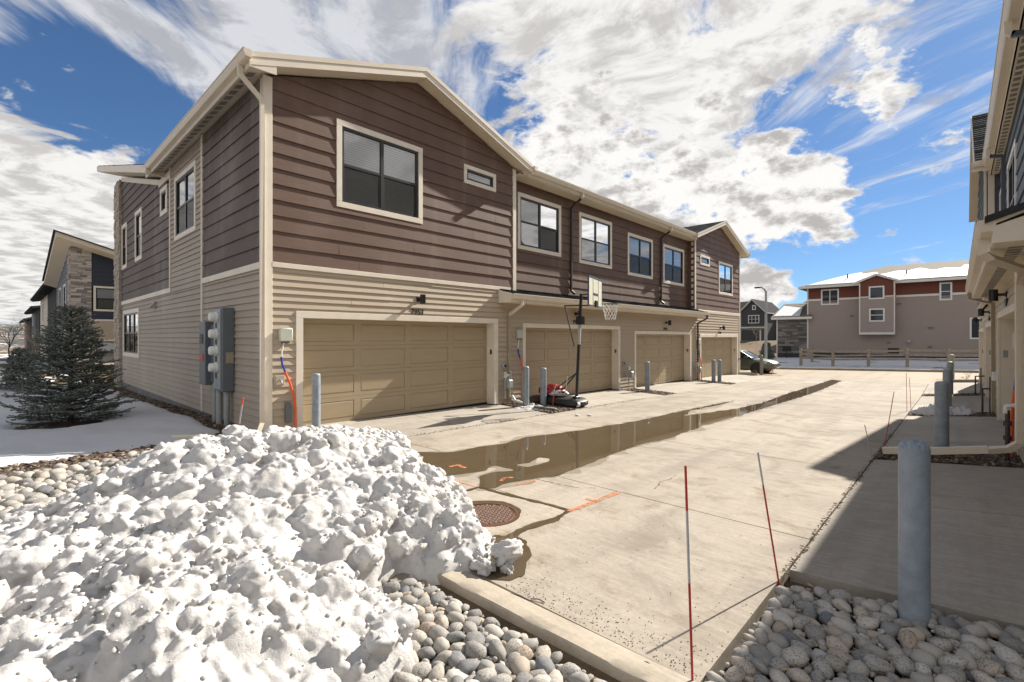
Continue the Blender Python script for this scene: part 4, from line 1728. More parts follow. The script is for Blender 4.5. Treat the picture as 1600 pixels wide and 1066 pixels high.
def lap_wall(parent, pl, u0, u1, z0, z1, expo, mat, openings=(), clip=(), pb=0.027, pt=0.004, single=True, jlen=3.66, seed=0, name='siding_board', zoff=0.0):
    """lap siding: every board its own part (single) or all joined as one part"""
    r_ = random.Random(seed)
    tot = MB()
    rows = int(math.ceil((z1 - z0) / expo))
    for k in range(rows):
        zb = z0 + k * expo
        zt = min(zb + expo, z1)
        if zt - zb < 0.01:
            continue
        cuts = sorted({u0, u1} | {min(max(a, u0), u1) for o in openings for a in (o[0], o[1]) if o[2] < zt and o[3] > zb})
        segs = []
        for a, c in zip(cuts[:-1], cuts[1:]):
            if c - a < 1e-4:
                continue
            spans = [(zb, zt)]
            for o in openings:
                if o[0] < (a + c) / 2 < o[1] and o[2] < zt and o[3] > zb:
                    ns = []
                    for s0, s1 in spans:
                        if o[2] > s0 + 0.005:
                            ns.append((s0, min(s1, o[2])))
                        if o[3] < s1 - 0.005:
                            ns.append((max(s0, o[3]), s1))
                    spans = ns
            for s in spans:
                full = abs(s[0] - zb) < 1e-6 and abs(s[1] - zt) < 1e-6
                if full and segs and segs[-1][3] and abs(segs[-1][1] - a) < 1e-6:
                    segs[-1][1] = c
                else:
                    segs.append([a, c, s, full])
        for a, c, s, full in segs:
            # butt joints
            pos = a
            first = True
            while pos < c - 1e-6:
                step = jlen * (r_.uniform(0.3, 1.0) if first else 1.0)
                first = False
                e = pos + step
                if e > c - 0.5:
                    e = c
                if not full:
                    e = c
                g = 0.0012
                poly = [(pos + g, s[0] + 0.001), (e - g, s[0] + 0.001), (e - g, s[1] + (0.006 if s[1] == zt else 0)), (pos + g, s[1] + (0.006 if s[1] == zt else 0))]
                poly = clip_poly(poly, clip)
                if poly:
                    if single:
                        mb = MB()
                        board_shape(mb, pl, poly, zb, zt, pb * r_.uniform(0.86, 1.12), pt)
                        mb.build(name, mat, parent)
                        COUNT[parent.name] = COUNT.get(parent.name, 0) + 1
                    else:
                        board_shape(tot, pl, poly, zb, zt, pb, pt)
                pos = e
    if not single and tot.v:
        tot.build(name + 's', mat, parent, kind='stuff')


def pbox(mb, pl, u0, u1, z0, z1, o0, o1, c=0.0):
    """box given in wall coordinates"""
    a, b = pl(u0, z0, o0), pl(u1, z1, o1)
    mb.box(a[0], b[0], a[1], b[1], a[2], b[2], c)


def window(parent, pl, u0, u1, z0, z1, cols=2, rows=2, tw=0.115, blind=0, split=0.5, trimmat=None, depth=0.07, lower_dark=True, sill=True, trimo=0.034):
    """window part: black frame; children: trim boards, panes, blinds"""
    iu0, iu1, iz0, iz1 = u0 + tw, u1 - tw, z0 + tw, z1 - tw
    fw = 0.048
    fr = MB()
    pbox(fr, pl, iu0, iu0 + fw, iz0, iz1, -depth, 0.012)
    pbox(fr, pl, iu1 - fw, iu1, iz0, iz1, -depth, 0.012)
    pbox(fr, pl, iu0 + fw, iu1 - fw, iz0, iz0 + fw, -depth, 0.011)
    pbox(fr, pl, iu0 + fw, iu1 - fw, iz1 - fw, iz1, -depth, 0.011)
    mz = iz0 + (iz1 - iz0) * split
    us = [iu0 + fw + (iu1 - iu0 - 2 * fw) * k / cols for k in range(cols + 1)]
    for k in range(1, cols):
        pbox(fr, pl, us[k] - 0.036, us[k] + 0.036, iz0 + fw, iz1 - fw, -depth, 0.006)
    if rows == 2:
        for k in range(cols):
            a = us[k] + (0.036 if k else 0)
            c = us[k + 1] - (0.036 if k < cols - 1 else 0)
            pbox(fr, pl, a, c, mz - 0.026, mz + 0.026, -depth, 0.002)
            # lower sash stands a little proud
            pbox(fr, pl, a, a + 0.028, iz0 + fw, mz - 0.026, -depth, -0.006)
            pbox(fr, pl, c - 0.028, c, iz0 + fw, mz - 0.026, -depth, -0.006)
    w = fr.build('window', BLACKF, parent)
    tm = trimmat or TRIM
    for (a, c, e, f) in ((u0, u1, z1 - tw, z1), (u0, u1, z0, z0 + tw), (u0, u0 + tw, z0 + tw, z1 - tw), (u1 - tw, u1, z0 + tw, z1 - tw)):
        t = MB()
        g = 0.0008
        pbox(t, pl, a + g, c - g, e + g, f - g, -0.012, trimo, 0.004)
        t.build('window_trim', tm, w)
    for k in range(cols):
        a = us[k] + (0.036 if k else 0)
        c = us[k + 1] - (0.036 if k < cols - 1 else 0)
        parts = ((mz + 0.026, iz1 - fw, GLASS), (iz0 + fw, mz - 0.026, GLASSD if lower_dark else GLASS)) if rows == 2 else ((iz0 + fw, iz1 - fw, GLASS),)
        for n, (e, f, gm) in enumerate(parts):
            q = MB()
            o = -0.020 if n == 0 else -0.012
            q.quad(pl(a, e, o), pl(c, e, o), pl(c, f, o), pl(a, f, o))
            q.build('pane', gm, w)
    if blind:
        bl = MB()
        zt = iz1 - fw
        zl = iz0 + fw if blind >= 1 else zt - (iz1 - iz0) * blind
        n = int((zt - zl) / 0.05)
        for k in range(n):
            z = zt - 0.05 * (k + 0.5)
            p = [pl(iu0 + fw, z - .024, -0.040), pl(iu1 - fw, z - .024, -0.040), pl(iu1 - fw, z + .027, -0.054), pl(iu0 + fw, z + .027, -0.054)]
            bl.quad(*p)
        bl.build('blind', BLINDW, w, fix=False)
    return w


def garage_door(parent, pl, u0, u1, z0, z1, o=-0.25, cols=4, rows=4, mat=None, small=False):
    """sectional door: each section a part with raised panels pressed into it"""
    mat = mat or DOORTAN
    dr = MB()
    pbox(dr, pl, u0, u1, z0 - 0.02, z0 + 0.018, o - 0.03, o + 0.004)
    d = dr.build('garage_door', BLACKP, parent)
    h = (z1 - z0) / rows
    for r in range(rows):
        a, c = z0 + 0.018 + r * h if r == 0 else z0 + r * h, z0 + (r + 1) * h - 0.004
        mb = MB()
        us = np.linspace(u0, u1, cols + 1)
        stl, rail = 0.075, 0.075
        # flat field cut into strips, with stepped panels
        rings = []
        pbox(mb, pl, u0, u1, a, c, o - 0.04, o - 0.012)
        for k in range(cols):
            p0, p1 = us[k] + stl, us[k + 1] - stl
            q0, q1 = a + rail, c - rail
            # frame of this panel
            pbox(mb, pl, us[k], p0, a, c, o - 0.012, o)
            pbox(mb, pl, p1, us[k + 1], a, c, o - 0.012, o)
            pbox(mb, pl, p0, p1, a, q0, o - 0.012, o)
            pbox(mb, pl, p0, p1, q1, c, o - 0.012, o)
            # bevelled raised centre
            e = 0.030
            lo = [pl(p0 + .012, q0 + .012, o - .0119), pl(p1 - .012, q0 + .012, o - .0119), pl(p1 - .012, q1 - .012, o - .0119), pl(p0 + .012, q1 - .012, o - .0119)]
            hi = [pl(p0 + e, q0 + e, o - .001), pl(p1 - e, q0 + e, o - .001), pl(p1 - e, q1 - e, o - .001), pl(p0 + e, q1 - e, o - .001)]
            mb.add(lo + hi, [(4, 5, 6, 7), (0, 1, 5, 4), (1, 2, 6, 5), (2, 3, 7, 6), (3, 0, 4, 7)])
        mb.build('door_section', mat, d)
    return d


def door_trim(parent, pl, u0, u1, iu0, iu1, ztrim, zin, zb, depth=0.25, mat=None):
    """cream boards round a garage opening and its reveals"""
    mat = mat or TRIM
    for (a, c, e, f) in ((u0, u1, zin, ztrim), (u0, iu0, zb, zin), (iu1, u1, zb, zin)):
        t = MB()
        pbox(t, pl, a + .0008, c - .0008, e, f - .0008, -0.012, 0.036, 0.004)
        t.build('door_trim', mat, parent)
    j = MB()
    for (a, c, e, f) in ((iu0 - 0.03, iu0, zb, zin + 0.03), (iu1, iu1 + 0.03, zb, zin + 0.03), (iu0, iu1, zin, zin + 0.03)):
        pbox(j, pl, a, c, e, f, -depth - 0.05, -0.014)
    j.build('door_jamb', mat, parent)


def board(parent, name, pl, u0, u1, z0, z1, o0, o1, mat, c=0.004):
    t = MB()
    pbox(t, pl, u0, u1, z0, z1, o0, o1, c)
    return t.build(name, mat, parent)


GPROF = [(0.0, 0.0), (0.10, 0.0), (0.125, 0.05), (0.125, 0.10), (0.105, 0.12), (0.105, 0.108), (0.008, 0.108), (0.008, 0.12), (0.0, 0.12)]


def gutter(parent, p0, p1, out, mat=None, h=0.125, name='gutter'):
    """K-style gutter from p0 to p1; out = outward unit vector; p on the fascia at the gutter bottom"""
    mat = mat or GUTTER
    out = Vector(out)
    p0 = Vector(p0)
    vec = Vector(p1) - p0
    k = h / 0.125
    poly = [p0 + out * (a * k) + Vector((0, 0, b * k)) for a, b in [(0, 0), (0.085, 0), (0.10, 0.02), (0.125, 0.07), (0.125, 0.125), (0, 0.125)]]
    mb = MB()
    mb.prism(poly, vec)
    lip = [p0 + out * (a * k) + Vector((0, 0, b * k)) for a, b in [(0.118, 0.108), (0.134, 0.108), (0.134, 0.128), (0.118, 0.128)]]
    mb.prism(lip, vec)
    return mb.build(name, mat, parent)


def downspout(parent, path, mat=None, w=0.075, d=0.055, name='downspout', up=(0, 1, 0)):
    mat = mat or GUTTER
    mb = MB()
    mb.sweep(path, [(-w / 2, -d / 2), (w / 2, -d / 2), (w / 2, d / 2), (-w / 2, d / 2)], up=up)
    return mb.build(name, mat, parent)


def roof_slab(parent, corners_low, corners_high, th, soffit, shingle, rows=14, name='roof', overlap=0.03):
    """one pitch: slab whose underside is soffit, topped by stepped shingle courses.
    corners_low = (a, b) along the eave, corners_high = (c, d) along the ridge above a, b; given for the TOP face"""
    a, b = map(Vector, corners_low)
    c, d = map(Vector, corners_high)
    dn = Vector((0, 0, -th))
    mb = MB()
    mb.add([a, b, d, c, a + dn, b + dn, d + dn, c + dn], [(4, 7, 6, 5), (0, 1, 5, 4), (1, 2, 6, 5), (2, 3, 7, 6), (3, 0, 4, 7), (0, 3, 2, 1)])
    mb.mi[-1] = 1
    r = mb.build(name, [soffit, shingle], parent)
    sh = MB()
    rr = random.Random(5)
    n = (b - a).cross(c - a).normalized()
    if n.z < 0:
        n = -n
    nx = 1
    for k in range(rows):
        t0, t1 = k / rows, (k + 1) / rows
        e = 0.25 / rows
        p0, p1 = a.lerp(c, t0), b.lerp(d, t0)
        q0, q1 = a.lerp(c, min(1, t1 + e)), b.lerp(d, min(1, t1 + e))
        L = (p1 - p0).length
        m_ = max(1, int(L / 0.34)) if L < 14 else 1
        off = rr.random()
        for j in range(m_):
            s0, s1 = j / m_, (j + 1) / m_
            h0 = 0.024 + (0.009 * rr.random() if m_ > 1 else 0.004)
            g = 0.004 / max(L, .1) if m_ > 1 else 0
            A, Bq = p0.lerp(p1, s0 + g), p0.lerp(p1, s1 - g)
            Cq, Dq = q0.lerp(q1, s0 + g), q0.lerp(q1, s1 - g)
            sh.add([A + n * .004, Bq + n * .004, Bq + n * h0, A + n * h0, Dq + n * .006, Cq + n * .006], [(0, 1, 2, 3), (3, 2, 4, 5), (0, 3, 5), (1, 4, 2)])
    sh.build('shingles', shingle, r, kind='stuff')
    return r


def wall_lamp(loc, out, label, group):
    """black cylinder down-light on a short arm"""
    t = thing('wall_lamp', label, 'wall lamp', loc, group=group)
    x, y, z = loc
    o = Vector(out)
    L = Vector(loc)
    mb = MB()
    mb.beam(L - o * 0.012, L + o * 0.022, 0.11, 0.11, 0.008)
    mb.build('back_plate', BLACKM, t)
    MB().beam(L + o * 0.015, L + o * 0.13, 0.045, 0.05, 0.004).build('arm', BLACKM, t)
    M = Matrix.Translation(L + o * 0.175 + Vector((0, 0, -0.005)))
    MB().lathe([(0.045, -0.105), (0.062, -0.105), (0.064, -0.10), (0.064, 0.10), (0.058, 0.105), (0.001, 0.105)], 24, M).build('lamp_shade', BLACKM, t, smooth=True)
    return t


def number_sign(txt, loc, rot, label, size=0.165):
    cu = bpy.data.curves.new('house_number', 'FONT')
    cu.body = txt
    cu.size = size
    cu.align_x = 'CENTER'
    cu.extrude = 0.006
    cu.offset = 0.0012
    cu.shear = 0.12
    cu.space_character = 1.08
    o = bpy.data.objects.new('tmp', cu)
    col.objects.link(o)
    dg = bpy.context.evaluated_depsgraph_get()
    me = bpy.data.meshes.new_from_object(o.evaluated_get(dg))
    bpy.data.objects.remove(o)
    me.materials.clear()
    me.materials.append(BLACKM)
    me.name = 'house_number'
    q = put('house_number', me, None, None, None, label, 'house number')
    q.location = loc
    q.rotation_euler = rot
    return q


# ------------------------------------------------------------------ left town house
LH = thing('townhouse', 'brown and beige townhouse with four tan garage doors', 'townhouse', (-16, 15, 0))
pF = planeX(-9.0, 1)
pM = planeX(-9.3, 1)
pS = planeY(3.206, -1)

# dark shell behind the boards (two storeys), leaving room for the garage recesses and windows
c = MB()
c.box(-23.3, -9.36, 3.29, 28.28, -0.5, 3.02)
c.box(-23.3, -9.385, 3.29, 28.28, 3.02, 6.20)
c.box(-9.36, -9.085, 3.30, 9.60, 3.06, 6.35)
c.box(-9.36, -9.085, 22.2, 28.27, 3.06, 6.25)
for a0 in (3.21, 22.11):
    c.prism([(-9.086, a0 + .1, 6.3), (-9.086, a0 + 6.3, 6.3), (-9.086, a0 + 3.28, 7.40)], (-0.4, 0, 0))
c.box(-9.36, -9.05, 9.62, 22.3, 2.42, 2.98)
for a, b_ in ((3.3, 3.70), (9.10, 10.02), (15.42, 16.38), (21.72, 22.68), (28.06, 28.28)):
    c.box(-9.36, -9.06, a, b_, -0.5, 2.4)
c.box(-9.36, -9.06, 3.3, 9.6, 2.26, 3.06)
c.box(-9.36, -9.06, 22.3, 28.27, 1.96, 3.06)
c.build('wall_core', CORE, LH)

doors = [(3.748, 9.069, 3.878, 8.923, 2.246, 2.117, 0.0), (10.059, 15.369, 10.181, 15.25, 2.155, 2.03, -0.12), (16.42, 21.676, 16.543, 21.55, 2.0, 1.87, -0.22), (22.717, 28.033, 22.85, 27.89, 1.89, 1.75, -0.33)]
d_open = [(d[0] + .02, d[1] - .02, -1, d[4] - .02) for d in doors]
for d in doors:
    door_trim(LH, pF, d[0], d[1], d[2], d[3], d[4], d[5], d[6] - 0.02)
    garage_door(LH, pF, d[2], d[3], d[6] + 0.0, d[5])
    board(LH, 'door_keypad', pF, d[3] + .0, d[3] + .012, 1.30 + d[6], 1.43 + d[6], -0.13, -0.06, GALV, 0.002)

# siding on the front
rake1 = [(0.347, 1, 7.53 + 0.347 * 6.49), (-0.347, 1, 7.53 - 0.347 * 6.49)]
rake2 = [(0.347, 1, 7.50 + 0.347 * 25.3), (-0.347, 1, 7.50 - 0.347 * 25.3)]
lap_wall(LH, pF, 3.328, 9.62, -0.06, 3.018, 0.1305, BEIGE, [d_open[0]], seed=1)
lap_wall(LH, pF, 9.62, 22.3, -0.32, 2.72, 0.1305, BEIGE, d_open[1:3], seed=2, single=False)
lap_wall(LH, pF, 22.3, 28.30, -0.45, 2.92, 0.1305, BEIGE, [d_open[3]], seed=3, single=False)
W1 = (4.539, 6.616, 4.343, 6.083)
W1s = (7.87, 8.994, 5.60, 6.069)
sh_ = 0.03
op = lambda *ws: [(w[0] + sh_, w[1] - sh_, w[2] + sh_, w[3] - sh_) for w in ws]
lap_wall(LH, pF, 3.328, 9.651, 3.107, 7.56, 0.2815, BROWN, op(W1, W1s), rake1, seed=4, pb=0.027)
MW = [(10.178, 12.238, 4.31, 5.95), (13.236, 15.302, 4.24, 5.955), (16.451, 18.50, 4.145, 5.785), (19.471, 21.602, 4.09, 5.775)]
lap_wall(LH, pM, 9.78, 22.11, 3.107, 6.36, 0.2815, BROWN, op(*MW), seed=5, pb=0.027)
W2 = (25.15, 27.21, 3.97, 5.66)
W2s = (22.75, 23.93, 5.21, 5.69)
lap_wall(LH, pF, 22.23, 28.35, 3.06, 7.5, 0.2815, BROWN, op(W2, W2s), rake2, seed=6, pb=0.027)
# return wall of the far gable
pR2 = planeY(22.11, -1)
lap_wall(LH, pR2, -9.3, -9.0, 3.107, 6.3, 0.2815, BROWN, seed=8, single=False)

window(LH, pF, *W1, blind=1)
window(LH, pF, *W1s, cols=1, rows=1, blind=1, tw=0.10)
for k, w in enumerate(MW):
    window(LH, pM, *w, blind=[1, 0.55, 1, 1][k])
window(LH, pF, *W2, blind=1)
window(LH, pF, *W2s, cols=1, rows=1, blind=1, tw=0.10)

# trim on the front
board(LH, 'trim_band', pF, 3.328, 9.56, 3.018, 3.107, -0.012, 0.040, TRIM)
board(LH, 'trim_band', pF, 22.45, 28.35, 2.92, 3.058, -0.012, 0.040, TRIM)
board(LH, 'corner_board', pF, 3.206 - .034, 3.328, -0.1, 6.40, -0.012, 0.036, TRIM)
board(LH, 'corner_board', planeY(3.206, -1), -9.12, -9.037, -0.1, 6.38, -0.012, 0.0345, TRIM)
board(LH, 'corner_board', pF, 9.651, 9.78, 3.02, 6.40, -0.012, 0.036, TRIM)
board(LH, 'corner_board', pF, 22.10, 22.23, 3.02, 6.36, -0.012, 0.036, TRIM)
board(LH, 'corner_board', pR2, -9.14, -9.037, 3.02, 6.34, -0.012, 0.018, TRIM)
board(LH, 'corner_board', pF, 28.30, 28.40, -0.5, 6.35, -0.012, 0.036, TRIM)

# side wall that looks south
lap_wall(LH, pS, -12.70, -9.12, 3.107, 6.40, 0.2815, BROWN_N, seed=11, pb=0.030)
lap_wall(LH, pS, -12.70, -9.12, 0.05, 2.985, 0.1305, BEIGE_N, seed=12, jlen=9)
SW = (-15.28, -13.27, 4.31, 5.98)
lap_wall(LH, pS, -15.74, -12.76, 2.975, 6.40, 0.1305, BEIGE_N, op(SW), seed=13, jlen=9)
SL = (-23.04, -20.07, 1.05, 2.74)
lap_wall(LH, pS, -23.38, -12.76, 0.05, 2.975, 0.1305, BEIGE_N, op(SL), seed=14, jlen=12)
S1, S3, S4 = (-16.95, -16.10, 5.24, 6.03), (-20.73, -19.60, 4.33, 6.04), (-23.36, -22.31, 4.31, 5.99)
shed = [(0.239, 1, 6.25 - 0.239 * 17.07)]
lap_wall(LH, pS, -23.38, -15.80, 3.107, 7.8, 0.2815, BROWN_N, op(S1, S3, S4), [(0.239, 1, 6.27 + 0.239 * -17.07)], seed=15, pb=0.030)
window(LH, pS, *SW, cols=2)
window(LH, pS, *S1, cols=1, rows=1, tw=0.13)
window(LH, pS, *S3, cols=1, tw=0.14)
window(LH, pS, *S4, cols=1, tw=0.14)
window(LH, pS, *SL, cols=3, tw=0.14)
board(LH, 'trim_band', pS, -12.70, -9.12, 2.985, 3.107, -0.012, 0.040, TRIM)
board(LH, 'trim_band', pS, -23.38, -15.70, 2.975, 3.107, -0.012, 0.040, TRIM)
board(LH, 'corner_board', pS, -12.77, -12.69, 0.05, 6.40, -0.012, 0.046, TRIM)
board(LH, 'corner_board', pS, -15.81, -15.73, 3.107, 6.40, -0.012, 0.042, TRIM)
board(LH, 'foundation', pS, -23.4, -9.02, -0.6, 0.06, -0.05, 0.003, FOUND, 0)
board(LH, 'frieze_board', pS, -17.15, -15.8, 6.14, 6.34, -0.012, 0.03, TRIM)
# sloped frieze under the shed roof
fz = MB()
fz.prism([(-17.1, 3.206, 6.20), (-23.38, 3.206, 7.70), (-23.38, 3.206, 7.86), (-17.1, 3.206, 6.36)], (0, -0.034, 0))
fz.build('frieze_board', TRIM, LH)
# stone corner, courses of ledge stone
sc_ = MB()
STONEW = simple('ledge_stone', (0.38, 0.33, 0.27), 0.9, var=0.35, scale=7, bump=0.8, bscale=30)
zc_ = -0.4
rs = random.Random(3)
while zc_ < 7.75:
    h_ = rs.choice((0.07, 0.09, 0.12, 0.15))
    xx = -24.55
    while xx < -23.38:
        L_ = rs.uniform(0.25, 0.6)
        e_ = min(xx + L_, -23.38)
        sc_.box(xx + .004, e_ - .004, 3.12 - rs.uniform(0, .035), 3.4, zc_ + .004, zc_ + h_ - .004)
        xx = e_
    zc_ += h_
sc_.build('stone_veneer', STONEW, LH, kind='stuff')
c = MB()
c.box(-24.5, -23.3, 3.22, 12, -0.5, 7.5)
c.prism([(-23.32, 3.3, 6.1), (-16, 3.3, 5.9), (-23.32, 3.3, 7.6)], (0, 8, 0))
c.build('wall_core', CORE, LH)

# roofs
RX = -8.68
ey = 3.206 - 0.33
apz = 7.745
def gable_roof(yc, x_back, half=3.62, apz=7.745, slope=0.335):
    zl = apz - slope * half
    for s in (-1, 1):
        roof_slab(LH, ((RX, yc + s * half, zl), (x_back, yc + s * half, zl)), ((RX, yc, apz), (x_back, yc, apz)), 0.205, SOFFIT, SHINGLE, 14)
        # barge board on the rake
        mb = MB()
        mb.prism([(RX, yc, apz - 0.205), (RX, yc + s * half, zl - 0.205), (RX, yc + s * half, zl - 0.02), (RX, yc, apz - 0.02)], (0.022, 0, 0))
        mb.build('barge_board', TRIM, LH)
        mb = MB()
        mb.prism([(RX + .022, yc, apz - 0.075), (RX + .022, yc + s * half, zl - 0.075), (RX + .022, yc + s * half, zl + 0.012), (RX + .022, yc, apz + 0.012)], (0.016, 0, 0))
        mb.build('drip_edge', GUTTER, LH)
    return zl


zl = gable_roof(6.49, -17.0)
gable_roof(25.30, -16.0, apz=7.70)
# side eave: fascia, gutter, soffit vents
ylo = 6.49 - 3.62
mb = MB()
mb.box(-17.0, RX + .022, ylo - 0.022, ylo, zl - 0.235, zl - 0.01)
mb.build('fascia', TRIM, LH)
gutter(LH, (-16.65, ylo - 0.022, zl - 0.145), (RX + 0.13, ylo - 0.022, zl - 0.145), (0, -1, 0))
yhi = 6.49 + 3.62
mb = MB()
mb.box(-9.35, RX + .022, yhi, yhi + 0.022, zl - 0.235, zl - 0.01)
mb.build('fascia', TRIM, LH)
gutter(LH, (-9.3, yhi + 0.022, zl - 0.145), (RX + 0.10, yhi + 0.022, zl - 0.145), (0, 1, 0))
y2 = 25.30 + 3.62
mb = MB()
mb.box(-16, RX + .022, y2, y2 + 0.022, zl - 0.28, zl - 0.05)
mb.build('fascia', TRIM, LH)
gutter(LH, (-16, y2 + 0.022, zl - 0.19), (RX + 0.10, y2 + 0.022, zl - 0.19), (0, 1, 0))
# boxed eave return at the near corner
mb = MB()
mb.prism([(RX, ylo, zl - 0.235), (RX, ylo + 0.42, zl - 0.235 + 0.02), (RX, ylo + 0.42, zl - 0.06), (RX, ylo, zl - 0.06)], (0.012, 0, 0))
mb.build('eave_return', TRIM, LH)
VENT = simple('soffit_vent_grey', (0.20, 0.19, 0.175), 0.8, var=0.05)
vx = -9.0
while vx > -16.6:
    mb = MB()
    ya, yb = ylo + 0.07, ylo + 0.20
    za, zb_ = zl - 0.205 + 0.335 * 0.07, zl - 0.205 + 0.335 * 0.20
    for q in range(4):
        x0 = vx - 0.05 * q
        mb.add([(x0, ya, za - .004), (x0 - .036, ya, za - .004), (x0 - .036, yb, zb_ - .004), (x0, yb, zb_ - .004)], [(0, 1, 2, 3)])
    mb.build('soffit_vent', VENT, LH)
    vx -= 0.30
# shed roof at the front of the house
roof_slab(LH, ((-16.3, 2.75, 6.49), (-16.3, 11.5, 6.49)), ((-25.9, 2.75, 8.79), (-25.9, 11.5, 8.79)), 0.235, SOFFIT, SHINGLE, 22)
mb = MB()
mb.prism([(-16.3, 2.75, 6.27), (-25.9, 2.75, 8.57), (-25.9, 2.75, 8.785), (-16.3, 2.75, 6.485)], (0, -0.022, 0))
mb.build('barge_board', TRIM, LH)
# main roof between the gables, with gutter
zmE = 6.49
roof_slab(LH, ((-8.86, 9.95, zmE), (-8.86, 22.05, zmE)), ((-16, 9.95, zmE + 7.14 * 0.30), (-16, 22.05, zmE + 7.14 * 0.30)), 0.17, SOFFIT, SHINGLE, 18)
mb = MB()
mb.box(-8.86, -8.838, 9.95, 22.05, zmE - 0.20, zmE - 0.01)
mb.build('fascia', TRIM, LH)
gutter(LH, (-8.838, 10.12, zmE - 0.13), (-8.838, 22.03, zmE - 0.13), (1, 0, 0))
# level soffit under it
mb = MB()
mb.box(-9.29, -8.86, 9.79, 22.1, 6.26, 6.285)
mb.build('soffit', SOFFIT, LH)
# low roof over the two middle garages
roof_slab(LH, ((-8.56, 9.12, 2.90), (-8.56, 22.48, 2.90)), ((-9.32, 9.12, 3.13), (-9.32, 22.48, 3.13)), 0.13, SOFFIT, SHINGLE, 6, name='lower_roof')
mb = MB()
mb.box(-8.56, -8.538, 9.12, 22.48, 2.68, 2.89)
mb.build('fascia', TRIM, LH)
mb = MB()
mb.box(-8.985, -8.56, 9.16, 22.44, 2.68, 2.70)
mb.build('soffit', SOFFIT, LH)
for yq in (9.10, 22.48):
    mb = MB()
    mb.prism([(-8.538, yq, 2.67), (-9.0, yq, 2.67), (-9.0, yq, 3.02), (-8.538, yq, 2.91)], (0, 0.02, 0))
    mb.build('eave_return', TRIM, LH)
gutter(LH, (-8.538, 9.10, 2.765), (-8.538, 22.52, 2.765), (1, 0, 0))

# downspouts
downspout(LH, [(-8.93, ylo - 0.08, zl - 0.13), (-8.93, ylo - 0.08, zl - 0.30), (-8.93, 3.14, zl - 0.62), (-8.93, 3.14, 0.25), (-8.86, 3.06, 0.10), (-8.60, 2.60, 0.03)], up=(1, 0, 0))
for yq in (12.73, 19.2):
    downspout(LH, [(-8.78, yq, zmE - 0.12), (-8.78, yq, zmE - 0.24), (-8.84, yq, zmE - 0.29)], GUTTER)
    downspout(LH, [(-8.84, yq, zmE - 0.29), (-9.22, yq, zmE - 0.52), (-9.24, yq, 3.28), (-9.10, yq, 3.16)], GUTTER_B)
downspout(LH, [(-8.48, 9.50, 2.77), (-8.48, 9.50, 2.62), (-8.93, 9.46, 2.36)], GUTTER)
downspout(LH, [(-8.93, 9.46, 2.37), (-8.93, 9.46, 0.10), (-8.80, 9.46, 0.02)], GUTTER_T)
downspout(LH, [(-8.48, 22.3, 2.77), (-8.48, 22.3, 2.62), (-8.93, 22.35, 2.40), (-8.93, 22.35, -0.25)], GUTTER_B)
# white drain hose by the bollards
dh = MB()
dh.tube([(-8.88, 9.50, 0.16), (-8.80, 9.54, 0.03), (-8.55, 9.60, -0.03), (-8.22, 9.66, -0.04)], 0.045, 12)
dh.build('drain_hose', WHITEP, None, smooth=True, label='white corrugated drain hose lying behind the first pair of bollards', cat='drain hose')
print('boards', COUNT)

# ------------------------------------------------------------------ right town house
SLATE = siding('slate_blue_siding_paint', (0.085, 0.105, 0.130), 0.10, (0.2, 0.22, 0.25), 0.10)
CREAMS = siding('cream_siding_paint', (0.50, 0.44, 0.345), 0.06, (0.55, 0.49, 0.40), 0.08)
RH = thing('townhouse', 'cream and slate blue townhouse on the shaded side of the alley', 'townhouse', (6, 15, 0))
pR = planeX(0.66, -1)
pRU = planeX(0.75, -1)
pRG = planeX(0.50, -1)
c = MB()
c.box(1.02, 12, 3.4, 28.3, -0.5, 2.9)
c.box(0.835, 12, 3.4, 28.3, 2.9, 6.0)
c.box(0.585, 1.0, 16.66, 22.94, 2.7, 5.9)
c.box(0.76, 1.05, 3.4, 28.3, 2.42, 2.9)
for a, b_ in ((3.4, 3.75), (8.6, 9.95), (15.0, 16.45), (21.45, 22.85), (27.85, 28.3)):
    c.box(0.72, 1.05, a, b_, -0.5, 2.42)
c.prism([(0.585, 16.7, 5.8), (0.585, 22.9, 5.8), (0.585, 19.75, 7.95)], (3.0, 0, 0))
c.build('wall_core', CORE, RH)
rdoors = [(3.6, 8.7, 3.73, 8.57, 0.12), (9.97, 14.98, 10.1, 14.85, 0.02), (16.47, 21.43, 16.6, 21.3, -0.10), (22.87, 27.83, 23.0, 27.7, -0.20)]
for k, d in enumerate(rdoors):
    zt = 2.16 + [0.1, 0, -0.10, -0.2][k]
    door_trim(RH, pR, d[0], d[1], d[2], d[3], zt + 0.13, zt, d[4] - 0.1, 0.22)
    garage_door(RH, pR, d[2], d[3], d[4], zt, -0.22)
    kp = MB()
    kp.box(0.71, 0.78, d[3] - 0.012, d[3] + .001, 1.30 + d[4], 1.45 + d[4], 0.002)
    kp.build('door_keypad', GALV, RH)
ro = [(d[0] + .02, d[1] - .02, -1, 2.27 + [0.1, 0, -0.10, -0.2][k]) for k, d in enumerate(rdoors)]
lap_wall(RH, pR, 3.4, 28.3, -0.25, 2.86, 0.150, CREAMS, ro, seed=21, jlen=5.0)
lap_wall(RH, pRU, 3.4, 16.6, 3.15, 5.95, 0.2815, SLATE, [(12.05, 13.8, 3.6, 5.15), (15.15, 16.3, 3.6, 5.15), (8.4, 10.3, 3.6, 5.15)], seed=22, jlen=6)
for w in ((12.0, 13.86, 3.5, 5.2), (15.1, 16.36, 3.5, 5.2), (8.35, 10.35, 3.5, 5.2)):
    window(RH, pRU, *w, trimmat=WHITEP, tw=0.09)
rakeR = [(0.70, 1, 8.12 + 0.70 * 19.75), (-0.70, 1, 8.12 - 0.70 * 19.75)]
lap_wall(RH, pRG, 16.72, 22.98, 2.75, 8.1, 0.2815, SLATE, (), rakeR, seed=23, jlen=6)
pRs = planeY(16.60, -1)
